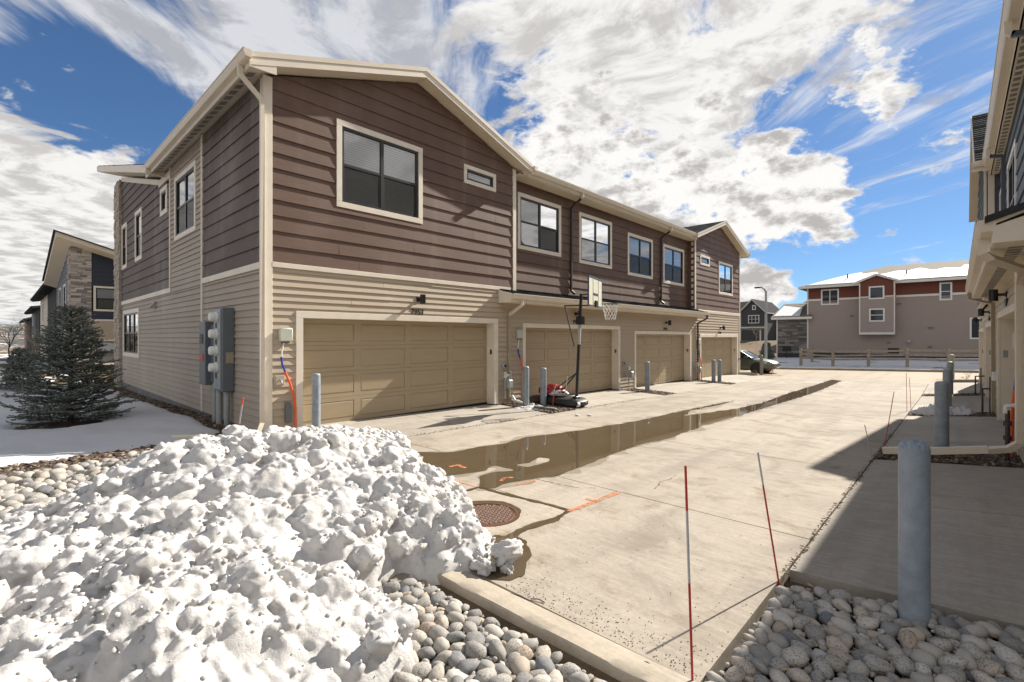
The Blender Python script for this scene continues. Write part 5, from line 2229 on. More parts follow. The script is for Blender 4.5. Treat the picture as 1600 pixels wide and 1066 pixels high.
lap_wall(RH, pRs, 0.53, 0.75, 3.15, 5.9, 0.2815, SLATE, seed=24, single=False)
board(RH, 'corner_board', pRG, 16.60, 16.72, 2.75, 5.85, -0.012, 0.036, TRIM)
board(RH, 'corner_board', pRs, 0.53, 0.65, 2.9, 5.85, -0.012, 0.03, TRIM)
mb = MB()
mb.box(0.47, 0.9, 16.6, 23.0, 2.70, 2.76)
mb.build('soffit', SOFFIT, RH)
# gable roof
zlo = 8.34 - 0.66 * 3.55
for s in (-1, 1):
    roof_slab(RH, ((0.295, 19.75 + s * 3.55, zlo), (5, 19.75 + s * 3.55, zlo)), ((0.295, 19.75, 8.34), (5, 19.75, 8.34)), 0.20, SOFFIT, SHINGLE, 24)
    mb = MB()
    mb.prism([(0.295, 19.75, 8.14), (0.295, 19.75 + s * 3.55, zlo - 0.2), (0.295, 19.75 + s * 3.55, zlo), (0.295, 19.75, 8.34)], (-0.024, 0, 0))
    mb.build('barge_board', TRIM, RH)
ye = 19.75 - 3.55
mb = MB()
mb.box(0.24, 3, ye - .022, ye, zlo - 0.22, zlo - 0.01)
mb.build('fascia', TRIM, RH)
gutter(RH, (0.24, ye - .022, zlo - 0.13), (3, ye - .022, zlo - 0.13), (0, -1, 0))
# upper eave with gutter, vented soffit, downspouts
zu = 5.99
roof_slab(RH, ((0.575, 2.9, zu), (0.575, 16.7, zu)), ((6, 2.9, zu + 1.8), (6, 16.7, zu + 1.8)), 0.06, SOFFIT, SHINGLE, 18)
mb = MB()
mb.box(0.572, 0.595, 2.9, 16.62, zu - 0.26, zu)
mb.build('fascia', TRIM, RH)
gutter(RH, (0.572, 2.9, zu - 0.155), (0.572, 16.62, zu - 0.155), (-1, 0, 0), h=0.15)
# low eave over the garages
zl2 = 3.0
roof_slab(RH, ((0.285, 7.0, zl2 - .02), (0.285, 16.9, zl2 - .02)), ((0.82, 7.0, zl2 + 0.20), (0.82, 16.9, zl2 + 0.20)), 0.05, SOFFIT, SHINGLE, 5, name='lower_roof')
mb = MB()
mb.box(0.262, 0.285, 7.0, 16.9, zl2 - 0.26, zl2 - 0.03)
mb.build('fascia', TRIM, RH)
gutter(RH, (0.262, 7.0, zl2 - 0.145), (0.262, 16.9, zl2 - 0.145), (-1, 0, 0))
mb = MB()
mb.prism([(0.262, 6.985, zl2 - .27), (0.95, 6.985, zl2 - .27), (0.95, 6.985, zl2 + 0.13), (0.262, 6.985, zl2 - 0.10)], (0, 0.014, 0))
mb.build('eave_return', TRIM, RH)
mb = MB()
mb.prism([(0.20, 6.97, zl2 - .06), (0.95, 6.97, zl2 + 0.20), (0.95, 6.97, zl2 + 0.27), (0.20, 6.97, zl2 + 0.01)], (0, 0.04, 0))
mb.build('shingle_edge', SHINGLE, RH)
mb = MB()
mb.box(0.285, 0.655, 7.0, 16.9, zl2 - 0.26, zl2 - 0.235)
mb.build('soffit', SOFFIT, RH)
mb = MB()
mb.box(0.575, 0.748, 2.9, 16.6, zu - 0.26, zu - 0.235)
mb.build('soffit', SOFFIT, RH)
for (ya, yb, xa, xb, zz_) in ((7.5, 16.4, 0.40, 0.52, zl2 - 0.262), (6.0, 16.3, 0.62, 0.70, zu - 0.262)):
    yq = ya
    n_ = 0
    while yq < yb:
        mb = MB()
        mb.box(xa, xb, yq, yq + 0.12, zz_ - 0.002, zz_ + 0.001)
        mb.build('soffit_vent', VENT, RH)
        yq += 0.22
downspout(RH, [(0.20, 7.55, zl2 - 0.14), (0.20, 7.55, zl2 - 0.30), (0.26, 7.6, zl2 - 0.36), (0.56, 8.6, zl2 - 0.40), (0.60, 9.30, zl2 - 0.52), (0.60, 9.30, 0.34), (0.50, 9.34, 0.24), (0.30, 9.34, 0.19)], GUTTER, 0.085, 0.065)
downspout(RH, [(0.20, 16.4, zl2 - 0.14), (0.20, 16.4, zl2 - 0.30), (0.60, 16.0, zl2 - 0.46), (0.60, 15.9, 0.0)], GUTTER_T)
for yq in (8.9, 14.6):
    downspout(RH, [(0.47, yq, zu - 0.15), (0.47, yq, zu - 0.29), (0.52, yq, zu - 0.34)], GUTTER)
    downspout(RH, [(0.50, yq, zu - 0.33), (0.70, yq, zu - 0.38), (0.705, yq, zu - 0.50), (0.705, yq, 3.25)], simple('slate_downspout_metal', (0.075, 0.09, 0.11), 0.4))
print('boards', COUNT)
dp = MB()
dp.sweep([(0.30, 9.34, 0.20), (-0.25, 9.36, 0.09), (-0.86, 9.36, 0.0)], [(-0.05, -0.035), (0.05, -0.035), (0.05, 0.035), (-0.05, 0.035)], up=(0, 1, 0))
dp.build('drain_pipe', GUTTER, None, label='pale square drain pipe lying across the near right mulch strip', cat='drain pipe')

# ------------------------------------------------------------------ wall lamps and house numbers
LG = 'black wall lamps over garage doors'
wall_lamp((-8.985, 6.50, 2.615), (1, 0, 0), 'black wall lamp above the nearest garage door with the number 7953', LG)
wall_lamp((-8.985, 12.62, 2.50), (1, 0, 0), 'black wall lamp half hidden behind the basketball pole', LG)
wall_lamp((-8.985, 19.10, 2.36), (1, 0, 0), 'black wall lamp above the third tan garage door of the brown townhouse', LG)
wall_lamp((-8.985, 25.40, 2.24), (1, 0, 0), 'black wall lamp above the farthest tan garage door of the brown townhouse', LG)
wall_lamp((0.645, 12.45, 2.53), (-1, 0, 0), 'largest black wall lamp on the shaded cream wall under the low eave', LG)
wall_lamp((0.645, 18.9, 2.46), (-1, 0, 0), 'second black wall lamp on the shaded cream wall, beside its far downspout', LG)
wall_lamp((0.645, 25.3, 2.40), (-1, 0, 0), 'farthest black wall lamp on the shaded cream wall, in front of the far window', LG)
rF = (R(90), 0, R(90))
number_sign('7953', (-8.972, 6.46, 2.272), rF, 'black house number 7953 over the nearest garage door')
number_sign('7951', (-8.972, 12.62, 2.185), rF, 'black house number 7951 partly hidden by the basketball pole')
number_sign('7949', (-8.972, 19.02, 2.035), rF, 'black house number 7949 over the third tan garage door')
number_sign('7947', (-8.972, 25.32, 1.925), rF, 'black house number 7947 over the farthest tan garage door')
for k, (yq, zq) in enumerate(((12.45, 2.385), (18.9, 2.285))):
    mb = MB()
    mb.box(0.618, 0.648, yq - 0.20, yq + 0.20, zq - 0.07, zq + 0.07, 0.006)
    mb.build('number_plate', BLACKM, None, label=['small black plate above the nearest shaded garage door', 'small black plate above the second shaded garage door'][k], cat='number plate')

# ------------------------------------------------------------------ electric meters on the south wall
MT = thing('electric_meter_bank', 'grey electric cabinet with four stacked white round meters on the beige side wall', 'electric meter', (-11.6, 3.2, 0))
mb = MB()
mb.box(-11.02, -10.52, 2.97, 3.186, 0.68, 2.34, 0.012)
mb.build('meter_cabinet', GREYMET, MT)
mb = MB()
mb.box(-12.03, -11.60, 2.95, 3.186, 0.74, 2.09, 0.012)
mb.build('breaker_cabinet', GREYMET, MT)
mb = MB()
mb.box(-11.60, -11.02, 3.05, 3.186, 0.80, 2.02, 0.008)
mb.build('wire_trough', GREYMET, MT)
mb = MB()
mb.box(-11.005, -10.60, 2.954, 2.969, 0.72, 2.31, 0.004)
mb.build('meter_panel', simple('light_grey_panel', (0.26, 0.29, 0.32), 0.4), MT)
for k in range(4):
    z = 2.16 - 0.335 * k
    M = Matrix.Translation((-10.80, 2.958, z)) @ Matrix.Rotation(R(90), 4, 'X')
    MB().lathe([(0.100, 0), (0.100, 0.03), (0.088, 0.035), (0.088, 0.12), (0.076, 0.14), (0.001, 0.142)], 24, M).build('meter', WHITEP, MT, smooth=True)
    mb = MB()
    mb.box(-10.92, -10.80, 2.950, 2.9535, z - 0.22, z - 0.115)
    mb.build('breaker_slot', BLACKP, MT)
    mb = MB()
    mb.box(-10.70, -10.62, 2.950, 2.9535, z - 0.17, z - 0.13)
    mb.build('warning_label', simple('yellow_label', (0.5, 0.42, 0.06), 0.5), MT)
mb = MB()
mb.box(-11.98, -11.72, 2.940, 2.949, 1.25, 1.40)
mb.build('warning_label', simple('red_label', (0.45, 0.08, 0.07), 0.5), MT)
mb = MB()
mb.box(-11.96, -11.74, 2.940, 2.949, 1.62, 1.82)
mb.build('window_plate', BLACKP, MT)
mb = MB()
mb.box(-10.522, -10.51, 3.03, 3.17, 1.24, 1.46)
mb.build('side_label', simple('tan_label', (0.30, 0.26, 0.2), 0.6), MT)
for (x, y, r, t) in ((-11.30, 3.06, 0.052, 0.80), (-10.92, 3.03, 0.058, 0.70), (-10.66, 3.09, 0.05, 0.70)):
    MB().tube([(x, y, -0.2), (x, y, t)], r, 14).build('conduit', GALV, MT, smooth=True)
mb = MB()
mb.prism([(-17.75, 3.19, 2.62), (-17.75, 3.19, 2.86), (-17.75, 3.03, 2.64)], (0.24, 0, 0))
mb.build('vent_hood', BEIGE_N, LH)

# ------------------------------------------------------------------ utility boxes, taps, conduits on the garage wall
def tel_box(x, y, z, out, label, glabel, n):
    s = out
    t = thing('utility_box', label, 'utility box', (x, y, z), group='pale utility boxes by the garage doors')
    mb = MB()
    mb.box(x - s * 0.012, x + s * 0.075, y - 0.115, y + 0.115, z - 0.12, z + 0.12, 0.016)
    mb.build('box_cover', UTILP, t, smooth=True)
    mb = MB()
    mb.box(x - s * 0.012, x + s * 0.05, y - 0.07, y + 0.07, z - 0.15, z - 0.118, 0.006)
    mb.build('cable_entry', simple('dark_cable_entry', (0.12, 0.11, 0.09), 0.7), t)
    cw = thing('cable_conduit', glabel, 'conduit', (x, y, z - 0.9), group='orange cable conduits by the garage doors')
    zb = gz(x + s * 0.05, y)
    k = 1.0
    MB().tube([(x + s * .03, y - 0.03, z - .14), (x + s * .04, y - 0.07, z - 0.30), (x + s * .04, y - 0.08, z - 0.42)], 0.014, 8).build('cable', WHITEP, cw, smooth=True)
    MB().tube([(x + s * .04, y - 0.08, z - 0.40), (x + s * .05, y - 0.07, z - 0.52), (x + s * .06, y - 0.01, z - 0.70)], 0.019, 8).build('blue_sleeve', BLUEP, cw, smooth=True)
    MB().tube([(x + s * .06, y - 0.02, z - 0.68), (x + s * .07, y + 0.05, z - 0.85), (x + s * .08, y + 0.12, z - 1.10), (x + s * .08, y + 0.155, z - 1.35), (x + s * .08, y + 0.16, zb - .05)], 0.021, 10).build('orange_tube', ORANGE, cw, smooth=True)


tel_box(-8.975, 3.55, 1.80, 1, 'pale utility box on the corner next to the nearest garage door', 'orange conduit with a blue sleeve beside the nearest garage door', 0)
tel_box(-8.975, 9.90, 1.84, 1, 'pale utility box left of the garage door behind the basketball hoop', 'orange conduit left of the garage door behind the basketball hoop', 1)
tel_box(-8.975, 22.53, 1.55, 1, 'pale utility box between the third and the farthest tan garage doors', 'orange conduit between the third and the farthest tan garage doors', 2)
tel_box(0.64, 9.72, 1.70, -1, 'pale utility box on the shaded cream wall by the near downspout', 'orange conduit on the shaded cream wall by the near downspout', 3)


def gas_meter(x, y, z0, s, label):
    t = thing('gas_meter', label, 'gas meter', (x, y, z0), group='gas meters on the garage walls')
    MB().tube([(x + s * .18, y - .12, z0 - .1), (x + s * .18, y - .12, z0 + 0.50), (x + s * .18, y + 0.02, z0 + 0.52), (x + s * .18, y + 0.02, z0 + 0.36)], 0.02, 8).build('riser', GALV, t, smooth=True)
    mb = MB()
    mb.box(x + s * .09, x + s * .27, y - .06, y + .12, z0 + .16, z0 + .40, 0.03)
    mb.build('meter_body', GALV, t)
    MB().lathe([(0.001, -0.03), (0.075, -0.03), (0.085, 0.0), (0.075, 0.03), (0.001, 0.03)], 16, Matrix.Translation((x + s * .18, y - .12, z0 + .52)) @ Matrix.Rotation(R(90), 4, 'Y')).build('regulator', GALV, t, smooth=True)
    MB().tube([(x + s * .18, y + .10, z0 + .38), (x + s * .18, y + .10, z0 + .60), (x - s * .02, y + .10, z0 + .62)], 0.02, 8).build('outlet_pipe', GALV, t, smooth=True)


def hose_bib(x, y, z, s, label):
    t = thing('outdoor_tap', label, 'tap', (x, y, z), group='outdoor taps on the garage wall')
    mb = MB()
    mb.box(x - s * .01, x + s * .02, y - .09, y + .09, z - .085, z + .085, 0.006)
    mb.build('cover_plate', simple('tan_plastic', (0.42, 0.36, 0.27), 0.5), t)
    MB().tube([(x + s * .01, y, z), (x + s * .09, y, z), (x + s * .115, y, z - .05)], 0.017, 8).build('spout', GALV, t, smooth=True)


hose_bib(-8.978, 3.45, 0.98, 1, 'small tan tap plate below the nearest utility box')
mb = MB()
mb.box(-8.98, -8.90, 3.54, 3.64, 0.20, 0.56, 0.012)
mb.build('grey_junction_box', GREYMET, None, label='small grey junction box low on the wall behind the snow heap', cat='junction box')
gas_meter(-8.98, 9.28, 0.22, 1, 'gas meter left of the second garage door beside the first tan downspout')
gas_meter(-8.98, 15.80, 0.10, 1, 'gas meter between the second and third tan garage doors')
gas_meter(-8.98, 22.15, -0.05, 1, 'gas meter between the third and farthest tan garage doors')
for k, (yq, zq) in enumerate(((9.30, 0.98), (15.60, 0.80), (28.2, 0.55))):
    t = thing('outlet_cover', ['round grey outlet cover left of the first tan downspout', 'round grey outlet cover just right of the second garage door', 'outlet cover at the far end corner of the brown townhouse'][k], 'outlet', (-8.98, yq, zq), group='outlet covers on the garage wall')
    MB().lathe([(0.075, 0), (0.075, 0.05), (0.06, 0.065), (0.001, 0.065)], 16, Matrix.Translation((-8.99, yq, zq)) @ Matrix.Rotation(R(90), 4, 'Y')).build('cover', GALV, t, smooth=True)
    MB().lathe([(0.04, 0.064), (0.04, 0.075), (0.001, 0.075)], 12, Matrix.Translation((-8.99, yq, zq)) @ Matrix.Rotation(R(90), 4, 'Y')).build('lid', BLACKP, t, smooth=True)
# gas pipes at the right hand wall
IRON = simple('dark_iron_pipe', (0.055, 0.05, 0.048), 0.5, 0.4, var=0.3, scale=20)
t = thing('gas_riser', 'dark gas pipe rising from the near right mulch strip beside the pale drain pipe', 'gas pipe', (0.50, 9.55, 0), group='gas risers at the shaded wall')
MB().tube([(0.50, 9.55, -0.1), (0.50, 9.55, 0.74)], 0.026, 10).build('riser', IRON, t, smooth=True)
for zq in (0.20, 0.36, 0.56):
    MB().lathe([(0.03, -.035), (0.045, -.03), (0.045, .03), (0.03, .035)], 12, Matrix.Translation((0.50, 9.55, zq))).build('fitting', IRON, t, smooth=True)
MB().tube([(0.485, 9.55, 0.70), (0.485, 9.55, 0.80), (0.56, 9.55, 0.815), (0.645, 9.55, 0.815)], 0.030, 10).build('elbow_pipe', WHITEP, t, smooth=True)
for k, yq in enumerate((16.0, 22.4)):
    z0 = gz(0.4, yq)
    t = thing('gas_riser', ['thin dark gas pipes by the second shaded garage door', 'farthest thin dark gas pipe along the shaded wall'][k], 'gas pipe', (0.42, yq, z0), group='gas risers at the shaded wall')
    MB().tube([(0.42, yq, z0 - .1), (0.42, yq, z0 + .62), (0.64, yq, z0 + .64)], 0.024, 8).build('riser', IRON, t, smooth=True)
    MB().tube([(0.56, yq + .3, z0 - .1), (0.56, yq + .25, z0 + .9)], 0.016, 8).build('conduit', IRON, t, smooth=True)
for k, (yq, zq) in enumerate(((15.45, 0.86),)):
    t = thing('utility_box', 'white utility box on the wall between two shaded garage doors', 'utility box', (0.64, yq, zq), group='pale utility boxes by the garage doors')
    mb = MB()
    mb.box(0.56, 0.652, yq - .10, yq + .10, zq - .10, zq + .10, 0.014)
    mb.build('box_cover', WHITEP, t)

# ------------------------------------------------------------------ houses beyond
def simple_window(parent, pl, u0, u1, z0, z1, tw=0.10, cols=2, rows=1, glass=None):
    fr = MB()
    for (a, c, e, f) in ((u0, u1, z1 - tw, z1), (u0, u1, z0, z0 + tw), (u0, u0 + tw, z0 + tw, z1 - tw), (u1 - tw, u1, z0 + tw, z1 - tw)):
        pbox(fr, pl, a, c, e, f, -0.01, 0.045)
    for k in range(1, cols):
        uu = u0 + (u1 - u0) * k / cols
        pbox(fr, pl, uu - .03, uu + .03, z0 + tw, z1 - tw, -0.01, 0.035)
    if rows == 2:
        zz_ = (z0 + z1) / 2
        pbox(fr, pl, u0 + tw, u1 - tw, zz_ - .025, zz_ + .025, -0.01, 0.030)
    w = fr.build('window', WHITEP, parent)
    for k in range(cols):
        q = MB()
        a, c = u0 + tw + (u1 - u0 - 2 * tw) * k / cols, u0 + tw + (u1 - u0 - 2 * tw) * (k + 1) / cols
        q.quad(pl(a, z0 + tw, 0.012), pl(c, z0 + tw, 0.012), pl(c, z1 - tw, 0.012), pl(a, z1 - tw, 0.012))
        q.build('pane', glass or DGLASS, w)
    return w


m, B, b = newmat('dark_window_glass')
b.inputs['Base Color'].default_value = (0.035, 0.042, 0.05, 1)
b.inputs['Roughness'].default_value = 0.04
DGLASS = m
GREYS = siding('taupe_siding_paint', (0.33, 0.268, 0.235), 0.05, (0.24, 0.22, 0.2), 0.08)
REDS = siding('oxide_red_siding_paint', (0.150, 0.048, 0.030), 0.06, (0.2, 0.08, 0.06), 0.08)
WHITET = simple('white_house_trim', (0.66, 0.63, 0.58), 0.5, var=0.05)
STONED = simple('dark_ledge_stone', (0.13, 0.12, 0.11), 0.9, var=0.5, scale=3, bump=0.8, rnd=0.3)
m, B, b = newmat('mixed_ledge_stone')
geo = B.new('ShaderNodeNewGeometry')
B.put(b.inputs['Base Color'], B.ramp(geo.outputs['Random Per Island'], [(0, (0.075, 0.070, 0.068)), (0.4, (0.135, 0.12, 0.11)), (0.75, (0.20, 0.175, 0.15)), (1, (0.26, 0.235, 0.21))]))
b.inputs['Roughness'].default_value = 0.9
LEDGE_D = m
m, B, b = newmat('pale_ledge_stone')
geo = B.new('ShaderNodeNewGeometry')
B.put(b.inputs['Base Color'], B.ramp(geo.outputs['Random Per Island'], [(0, (0.16, 0.15, 0.145)), (0.35, (0.30, 0.27, 0.24)), (0.75, (0.44, 0.40, 0.35)), (1, (0.55, 0.50, 0.44))]))
b.inputs['Roughness'].default_value = 0.9
LEDGE_P = m


def ledge(parent, pl, u0, u1, z0, z1, mat, hs=(0.10, 0.14, 0.18), ls=(0.3, 0.9), seed=1):
    mb = MB()
    r_ = random.Random(seed)
    z = z0
    while z < z1:
        h = min(r_.choice(hs), z1 - z)
        u = u0
        while u < u1 - 1e-6:
            e = min(u + r_.uniform(*ls), u1)
            if u1 - e < 0.15: e = u1
            pbox(mb, pl, u + .006, e - .006, z + .006, z + h - .004, -0.02, 0.02 + r_.uniform(0, .05))
            u = e
        z += h
    return mb.build('stone_veneer', mat, parent, kind='stuff')


BH = thing('house', 'taupe house with a red band and snowy roof behind the rail fence', 'house', (-4, 50, 0.1))
pB = planeY(47.0, -1)
pBb = planeY(46.4, -1)
XR_ = 4.5
c = MB()
c.box(-9.37, XR_, 47.02, 58, -0.5, 5.98)
c.box(-5.74, -3.51, 46.42, 47.1, 1.95, 5.98)
c.box(-11.75, -9.3, 47.02, 56, -0.5, 3.3)
c.prism([(-5.74, 46.42, 5.97), (-3.51, 46.42, 5.97), (-4.72, 46.42, 6.50)], (0, 1, 0))
c.build('wall_core', GREYS, BH)
lap_wall(BH, pB, -9.37, XR_, 0.45, 4.80, 0.17, GREYS, [(-5.74, -3.51, 2, 7), (0.62, 1.36, 1.65, 3.1)], seed=31, single=False, jlen=40)
lap_wall(BH, pB, -9.37, XR_, 4.96, 5.95, 0.25, REDS, [(-8.4, -7.2, 4.5, 5.7), (-5.74, -3.51, 2, 7), (-1.0, -0.33, 4.5, 5.7)], seed=32, single=False, jlen=40, name='red_siding_board')
lap_wall(BH, pBb, -5.66, -3.59, 2.12, 4.84, 0.15, GREYS, [(-5.1, -4.15, 2.96, 3.96), (-5.1, -4.15, 4.7, 5.7)], seed=33, single=False, jlen=40)
lap_wall(BH, pBb, -5.66, -3.59, 4.93, 6.6, 0.25, REDS, [(-5.1, -4.15, 4.7, 5.7)], [(0.44, 1, 6.50 - 0.44 * 4.66), (-0.44, 1, 6.50 + 0.44 * 4.66)], seed=34, single=False, jlen=40, name='red_siding_board')
board(BH, 'trim_band', pB, -9.37, -8.42, 4.80, 4.96, -0.01, 0.04, WHITET, 0)
board(BH, 'trim_band', pB, -7.14, -5.75, 4.80, 4.96, -0.01, 0.04, WHITET, 0)
board(BH, 'trim_band', pB, -3.5, -1.02, 4.80, 4.96, -0.01, 0.04, WHITET, 0)
board(BH, 'trim_band', pB, -0.31, XR_, 4.80, 4.96, -0.01, 0.04, WHITET, 0)
board(BH, 'trim_band', pBb, -5.66, -5.13, 4.84, 4.93, -0.01, 0.03, WHITET, 0)
board(BH, 'trim_band', pBb, -4.13, -3.59, 4.84, 4.93, -0.01, 0.03, WHITET, 0)
board(BH, 'corner_board', pBb, -5.74, -5.66, 1.95, 6.0, -0.01, 0.04, WHITET, 0)
board(BH, 'corner_board', pBb, -3.59, -3.51, 1.95, 6.0, -0.01, 0.04, WHITET, 0)
board(BH, 'trim_band', pBb, -5.66, -3.59, 1.95, 2.12, -0.01, 0.04, WHITET, 0)
board(BH, 'corner_board', pB, -9.43, -9.33, 0.5, 5.95, -0.01, 0.045, WHITET, 0)
board(BH, 'foundation', pB, -9.37, XR_, -0.3, 0.45, -0.02, 0.012, simple('dark_foundation', (0.04, 0.045, 0.06), 0.8), 0)
simple_window(BH, pB, -8.41, -7.16, 4.42, 5.72)
simple_window(BH, pBb, -5.12, -4.15, 4.70, 5.70, cols=1)
simple_window(BH, pBb, -5.10, -4.13, 2.95, 3.97, cols=1, rows=2)
simple_window(BH, pB, -1.01, -0.32, 4.43, 5.73, cols=1, rows=2)
simple_window(BH, pB, 0.59, 1.39, 1.61, 3.14, cols=1)
for (x0, x1, z0, z1) in ((-3.46, -3.19, 4.26, 4.33), (-6.40, -6.18, 3.42, 3.50), (-1.64, -1.32, 2.41, 2.47), (-4.05, -3.85, 1.28, 1.36), (-1.62, -1.42, 1.0, 1.08)):
    board(BH, 'wall_vent', pB, x0, x1, z0, z1, -.01, 0.09, GREYMET, 0)
board(BH, 'basement_window', pB, -4.0, -3.31, 0.50, 0.90, -.01, 0.03, BLACKP, 0)
MB().lathe([(0.14, 0), (0.10, 0.05), (0.001, 0.07)], 14, Matrix.Translation((-2.74, 46.90, 1.42)) @ Matrix.Rotation(R(60), 4, 'X')).build('satellite_dish', GALV, BH, smooth=True)
# hip roof with snow
zE, zR = 6.03, 7.92
x0, x1, y0, y1 = -9.95, XR_ + .5, 46.45, 58.6
rx0, rx1, ry = -4.6, 0.3, 52.5
rf = MB()
rf.add([(x0, y0, zE), (x1, y0, zE), (x1, y1, zE), (x0, y1, zE), (rx0, ry, zR), (rx1, ry, zR), (x0, y0, zE - .18), (x1, y0, zE - .18), (x1, y1, zE - .18), (x0, y1, zE - .18)],
       [(0, 1, 5, 4), (1, 2, 5), (2, 3, 4, 5), (3, 0, 4), (6, 9, 8, 7)])
roof_ = rf.build('roof', SHINGLE_B, BH)
fa = MB()
fa.box(x0, x1, y0 - .03, y0, zE - .19, zE - .005)
fa.box(x0 - .03, x0, y0, y1, zE - .19, zE - .005)
fa.build('fascia', WHITET, roof_)
sv, sf = [], []
nn = 60
for k in range(nn):
    t = k / (nn - 1)
    lx = x0 + 0.55 + (x1 - x0 - 0.6) * t
    top = 0.52 + 0.06 * math.sin(t * 17) + 0.05 * math.sin(t * 41)
    tx = rx0 + (rx1 - rx0) * t
    s0 = 0.03
    a = Vector((lx, y0 + 0.12, zE + 0.035))
    c_ = Vector((lx + (tx - lx) * top, y0 + (ry - y0) * top, zE + (zR - zE) * top + 0.05))
    mid = a.lerp(c_, 0.5) + Vector((0, 0, 0.07))
    sv += [a + Vector((0, 0, -.03)), a + Vector((0, 0, 0.06)), mid, c_ + Vector((0, 0, 0.03)), c_ + Vector((0, 0, -.06))]
for k in range(nn - 1):
    for j in range(4):
        a = k * 5 + j
        sf.append((a, a + 1, a + 6, a + 5))
mb = MB()
mb.add(sv, sf)
mb.build('roof_snow', SNOWL, roof_, smooth=True)
for s in (-1, 1):
    roof_slab(BH, ((-4.64 + s * 1.5, 46.2, 6.02), (-4.64 + s * 1.5, 49.0, 6.02)), ((-4.64, 46.2, 6.66), (-4.64, 49.0, 6.66)), 0.14, WHITET, SHINGLE_B, 5, name='bay_roof')
for (x, z0, z1, y) in ((-6.75, 6.35, 7.0, 48.2), (-2.95, 6.45, 7.0, 48.3)):
    MB().tube([(x, y, z0), (x, y, z1)], 0.045, 8).build('vent_pipe', IRON, roof_, smooth=True)
# stone wing
ledge(BH, pB, -11.68, -9.44, 0.35, 3.26, LEDGE_D, seed=7)
board(BH, 'corner_board', pB, -11.77, -11.69, -.2, 3.3, -.01, 0.06, WHITET, 0)
board(BH, 'foundation', pB, -11.69, -9.44, -.4, 0.35, -.01, 0.05, MATS['dark_foundation'], 0)
roof_slab(BH, ((-12.1, 46.5, 3.48), (-9.0, 46.5, 3.48)), ((-12.1, 51, 4.9), (-9.4, 51, 4.9)), 0.2, WHITET, SHINGLE_B, 8, name='wing_roof')
mb = MB()
mb.prism([(-11.9, 46.6, 3.53), (-9.9, 46.6, 3.53), (-10.2, 49, 4.28), (-11.9, 50, 4.6)], (0, 0, 0.08))
mb.build('roof_snow', SNOWL, BH)
ob = thing('post_box', 'small black box on a thin post before the dark stone wing', 'box', (-10.6, 45.6, 0))
MB().box(-10.95, -10.35, 45.4, 45.8, 0.55, 1.0, 0.03).build('box', BLACKP, ob)
MB().tube([(-10.65, 45.6, -0.1), (-10.65, 45.6, 0.56)], 0.03, 8).build('post', BLACKP, ob)


def gable_house(label, x0, x1, y, zb, ze, zp, wall, roof, depth=9.0, trim=None, group=None, loc=None):
    t = thing('house', label, 'house', ((x0 + x1) / 2, y, zb), group=group)
    c = MB()
    xm = (x0 + x1) / 2
    c.box(x0, x1, y, y + depth, zb - 1, ze)
    c.prism([(x0, y, ze), (x1, y, ze), (xm, y, zp)], (0, depth, 0))
    c.build('wall', wall, t)
    sl = (zp - ze) / (xm - x0)
    for s in (-1, 1):
        e = 0.3
        xe = x0 - e if s < 0 else x1 + e
        roof_slab(t, ((xe, y - .3, ze - sl * e + .12), (xe, y + depth, ze - sl * e + .12)), ((xm, y - .3, zp + .12), (xm, y + depth, zp + .12)), 0.18, trim or WHITET, roof, 8)
    return t, planeY(y, -1)


CHAR = simple('charcoal_siding', (0.055, 0.055, 0.058), 0.7, var=0.1, scale=2)
TANW = simple('tan_house_wall', (0.34, 0.30, 0.235), 0.8, var=0.08, scale=1)
h, ph = gable_house('small charcoal gabled house far down the street left of the lamp post', -23.6, -20.4, 75, 1.3, 5.55, 7.2, CHAR, SHINGLE, 10)
simple_window(h, ph, -22.55, -21.05, 3.75, 4.95, cols=3, rows=2)
simple_window(h, ph, -22.0, -21.5, 5.7, 6.4, cols=1, tw=0.12)
board(h, 'trim_band', ph, -23.6, -20.4, 3.05, 3.25, -.01, .06, WHITET, 0)
ledge(h, ph, -23.6, -20.4, 2.75, 3.05, LEDGE_D, seed=9)
board(h, 'garage_door', ph, -23.15, -21.0, 1.3, 2.7, -.01, .03, CHAR, 0)
board(h, 'door_trim', ph, -21.0, -20.8, 1.2, 2.85, -.01, .05, WHITET, 0)
c = MB()
c.box(-30, -23.6, 75.6, 85, 0, 5.4)
c.build('wall', CHAR, h)
roof_slab(h, ((-30.3, 75.2, 5.4), (-22.6, 75.2, 5.4)), ((-30.3, 80, 7.3), (-22.6, 80, 7.3)), 0.2, WHITET, SHINGLE, 10)
board(h, 'corner_board', ph, -23.75, -23.55, 1.2, 5.5, -.01, .05, WHITET, 0)
h, ph = gable_house('tan house partly hidden by the lamp post far down the street', -21.5, -13.5, 82, 1.4, 4.6, 6.3, TANW, SHINGLE_B, 9)
mb = MB()
mb.prism([(-20.6, 81.5, 4.95), (-17.6, 81.5, 6.22), (-17.6, 81.5, 6.34), (-20.6, 81.5, 5.07)], (0, 8, 0))
mb.build('roof_snow', SNOWL, h)
ledge(h, ph, -21.4, -13.6, 1.2, 2.3, LEDGE_D, seed=10)
simple_window(h, ph, -18.9, -17.6, 3.0, 4.2)
h, ph = gable_house('grey gabled house showing its roof above the stone wing', -15.5, -8.5, 66, 1.0, 4.7, 6.6, simple('grey_house_wall', (0.20, 0.19, 0.18), 0.8, scale=1), SHINGLE, 9)
mb = MB()
mb.prism([(-11.6, 65.6, 6.54), (-9.2, 65.6, 5.24), (-9.2, 65.6, 5.34), (-11.6, 65.6, 6.64)], (0, 6, 0))
mb.build('roof_snow', SNOWL, h)
simple_window(h, ph, -13.3, -12.3, 4.0, 5.2)

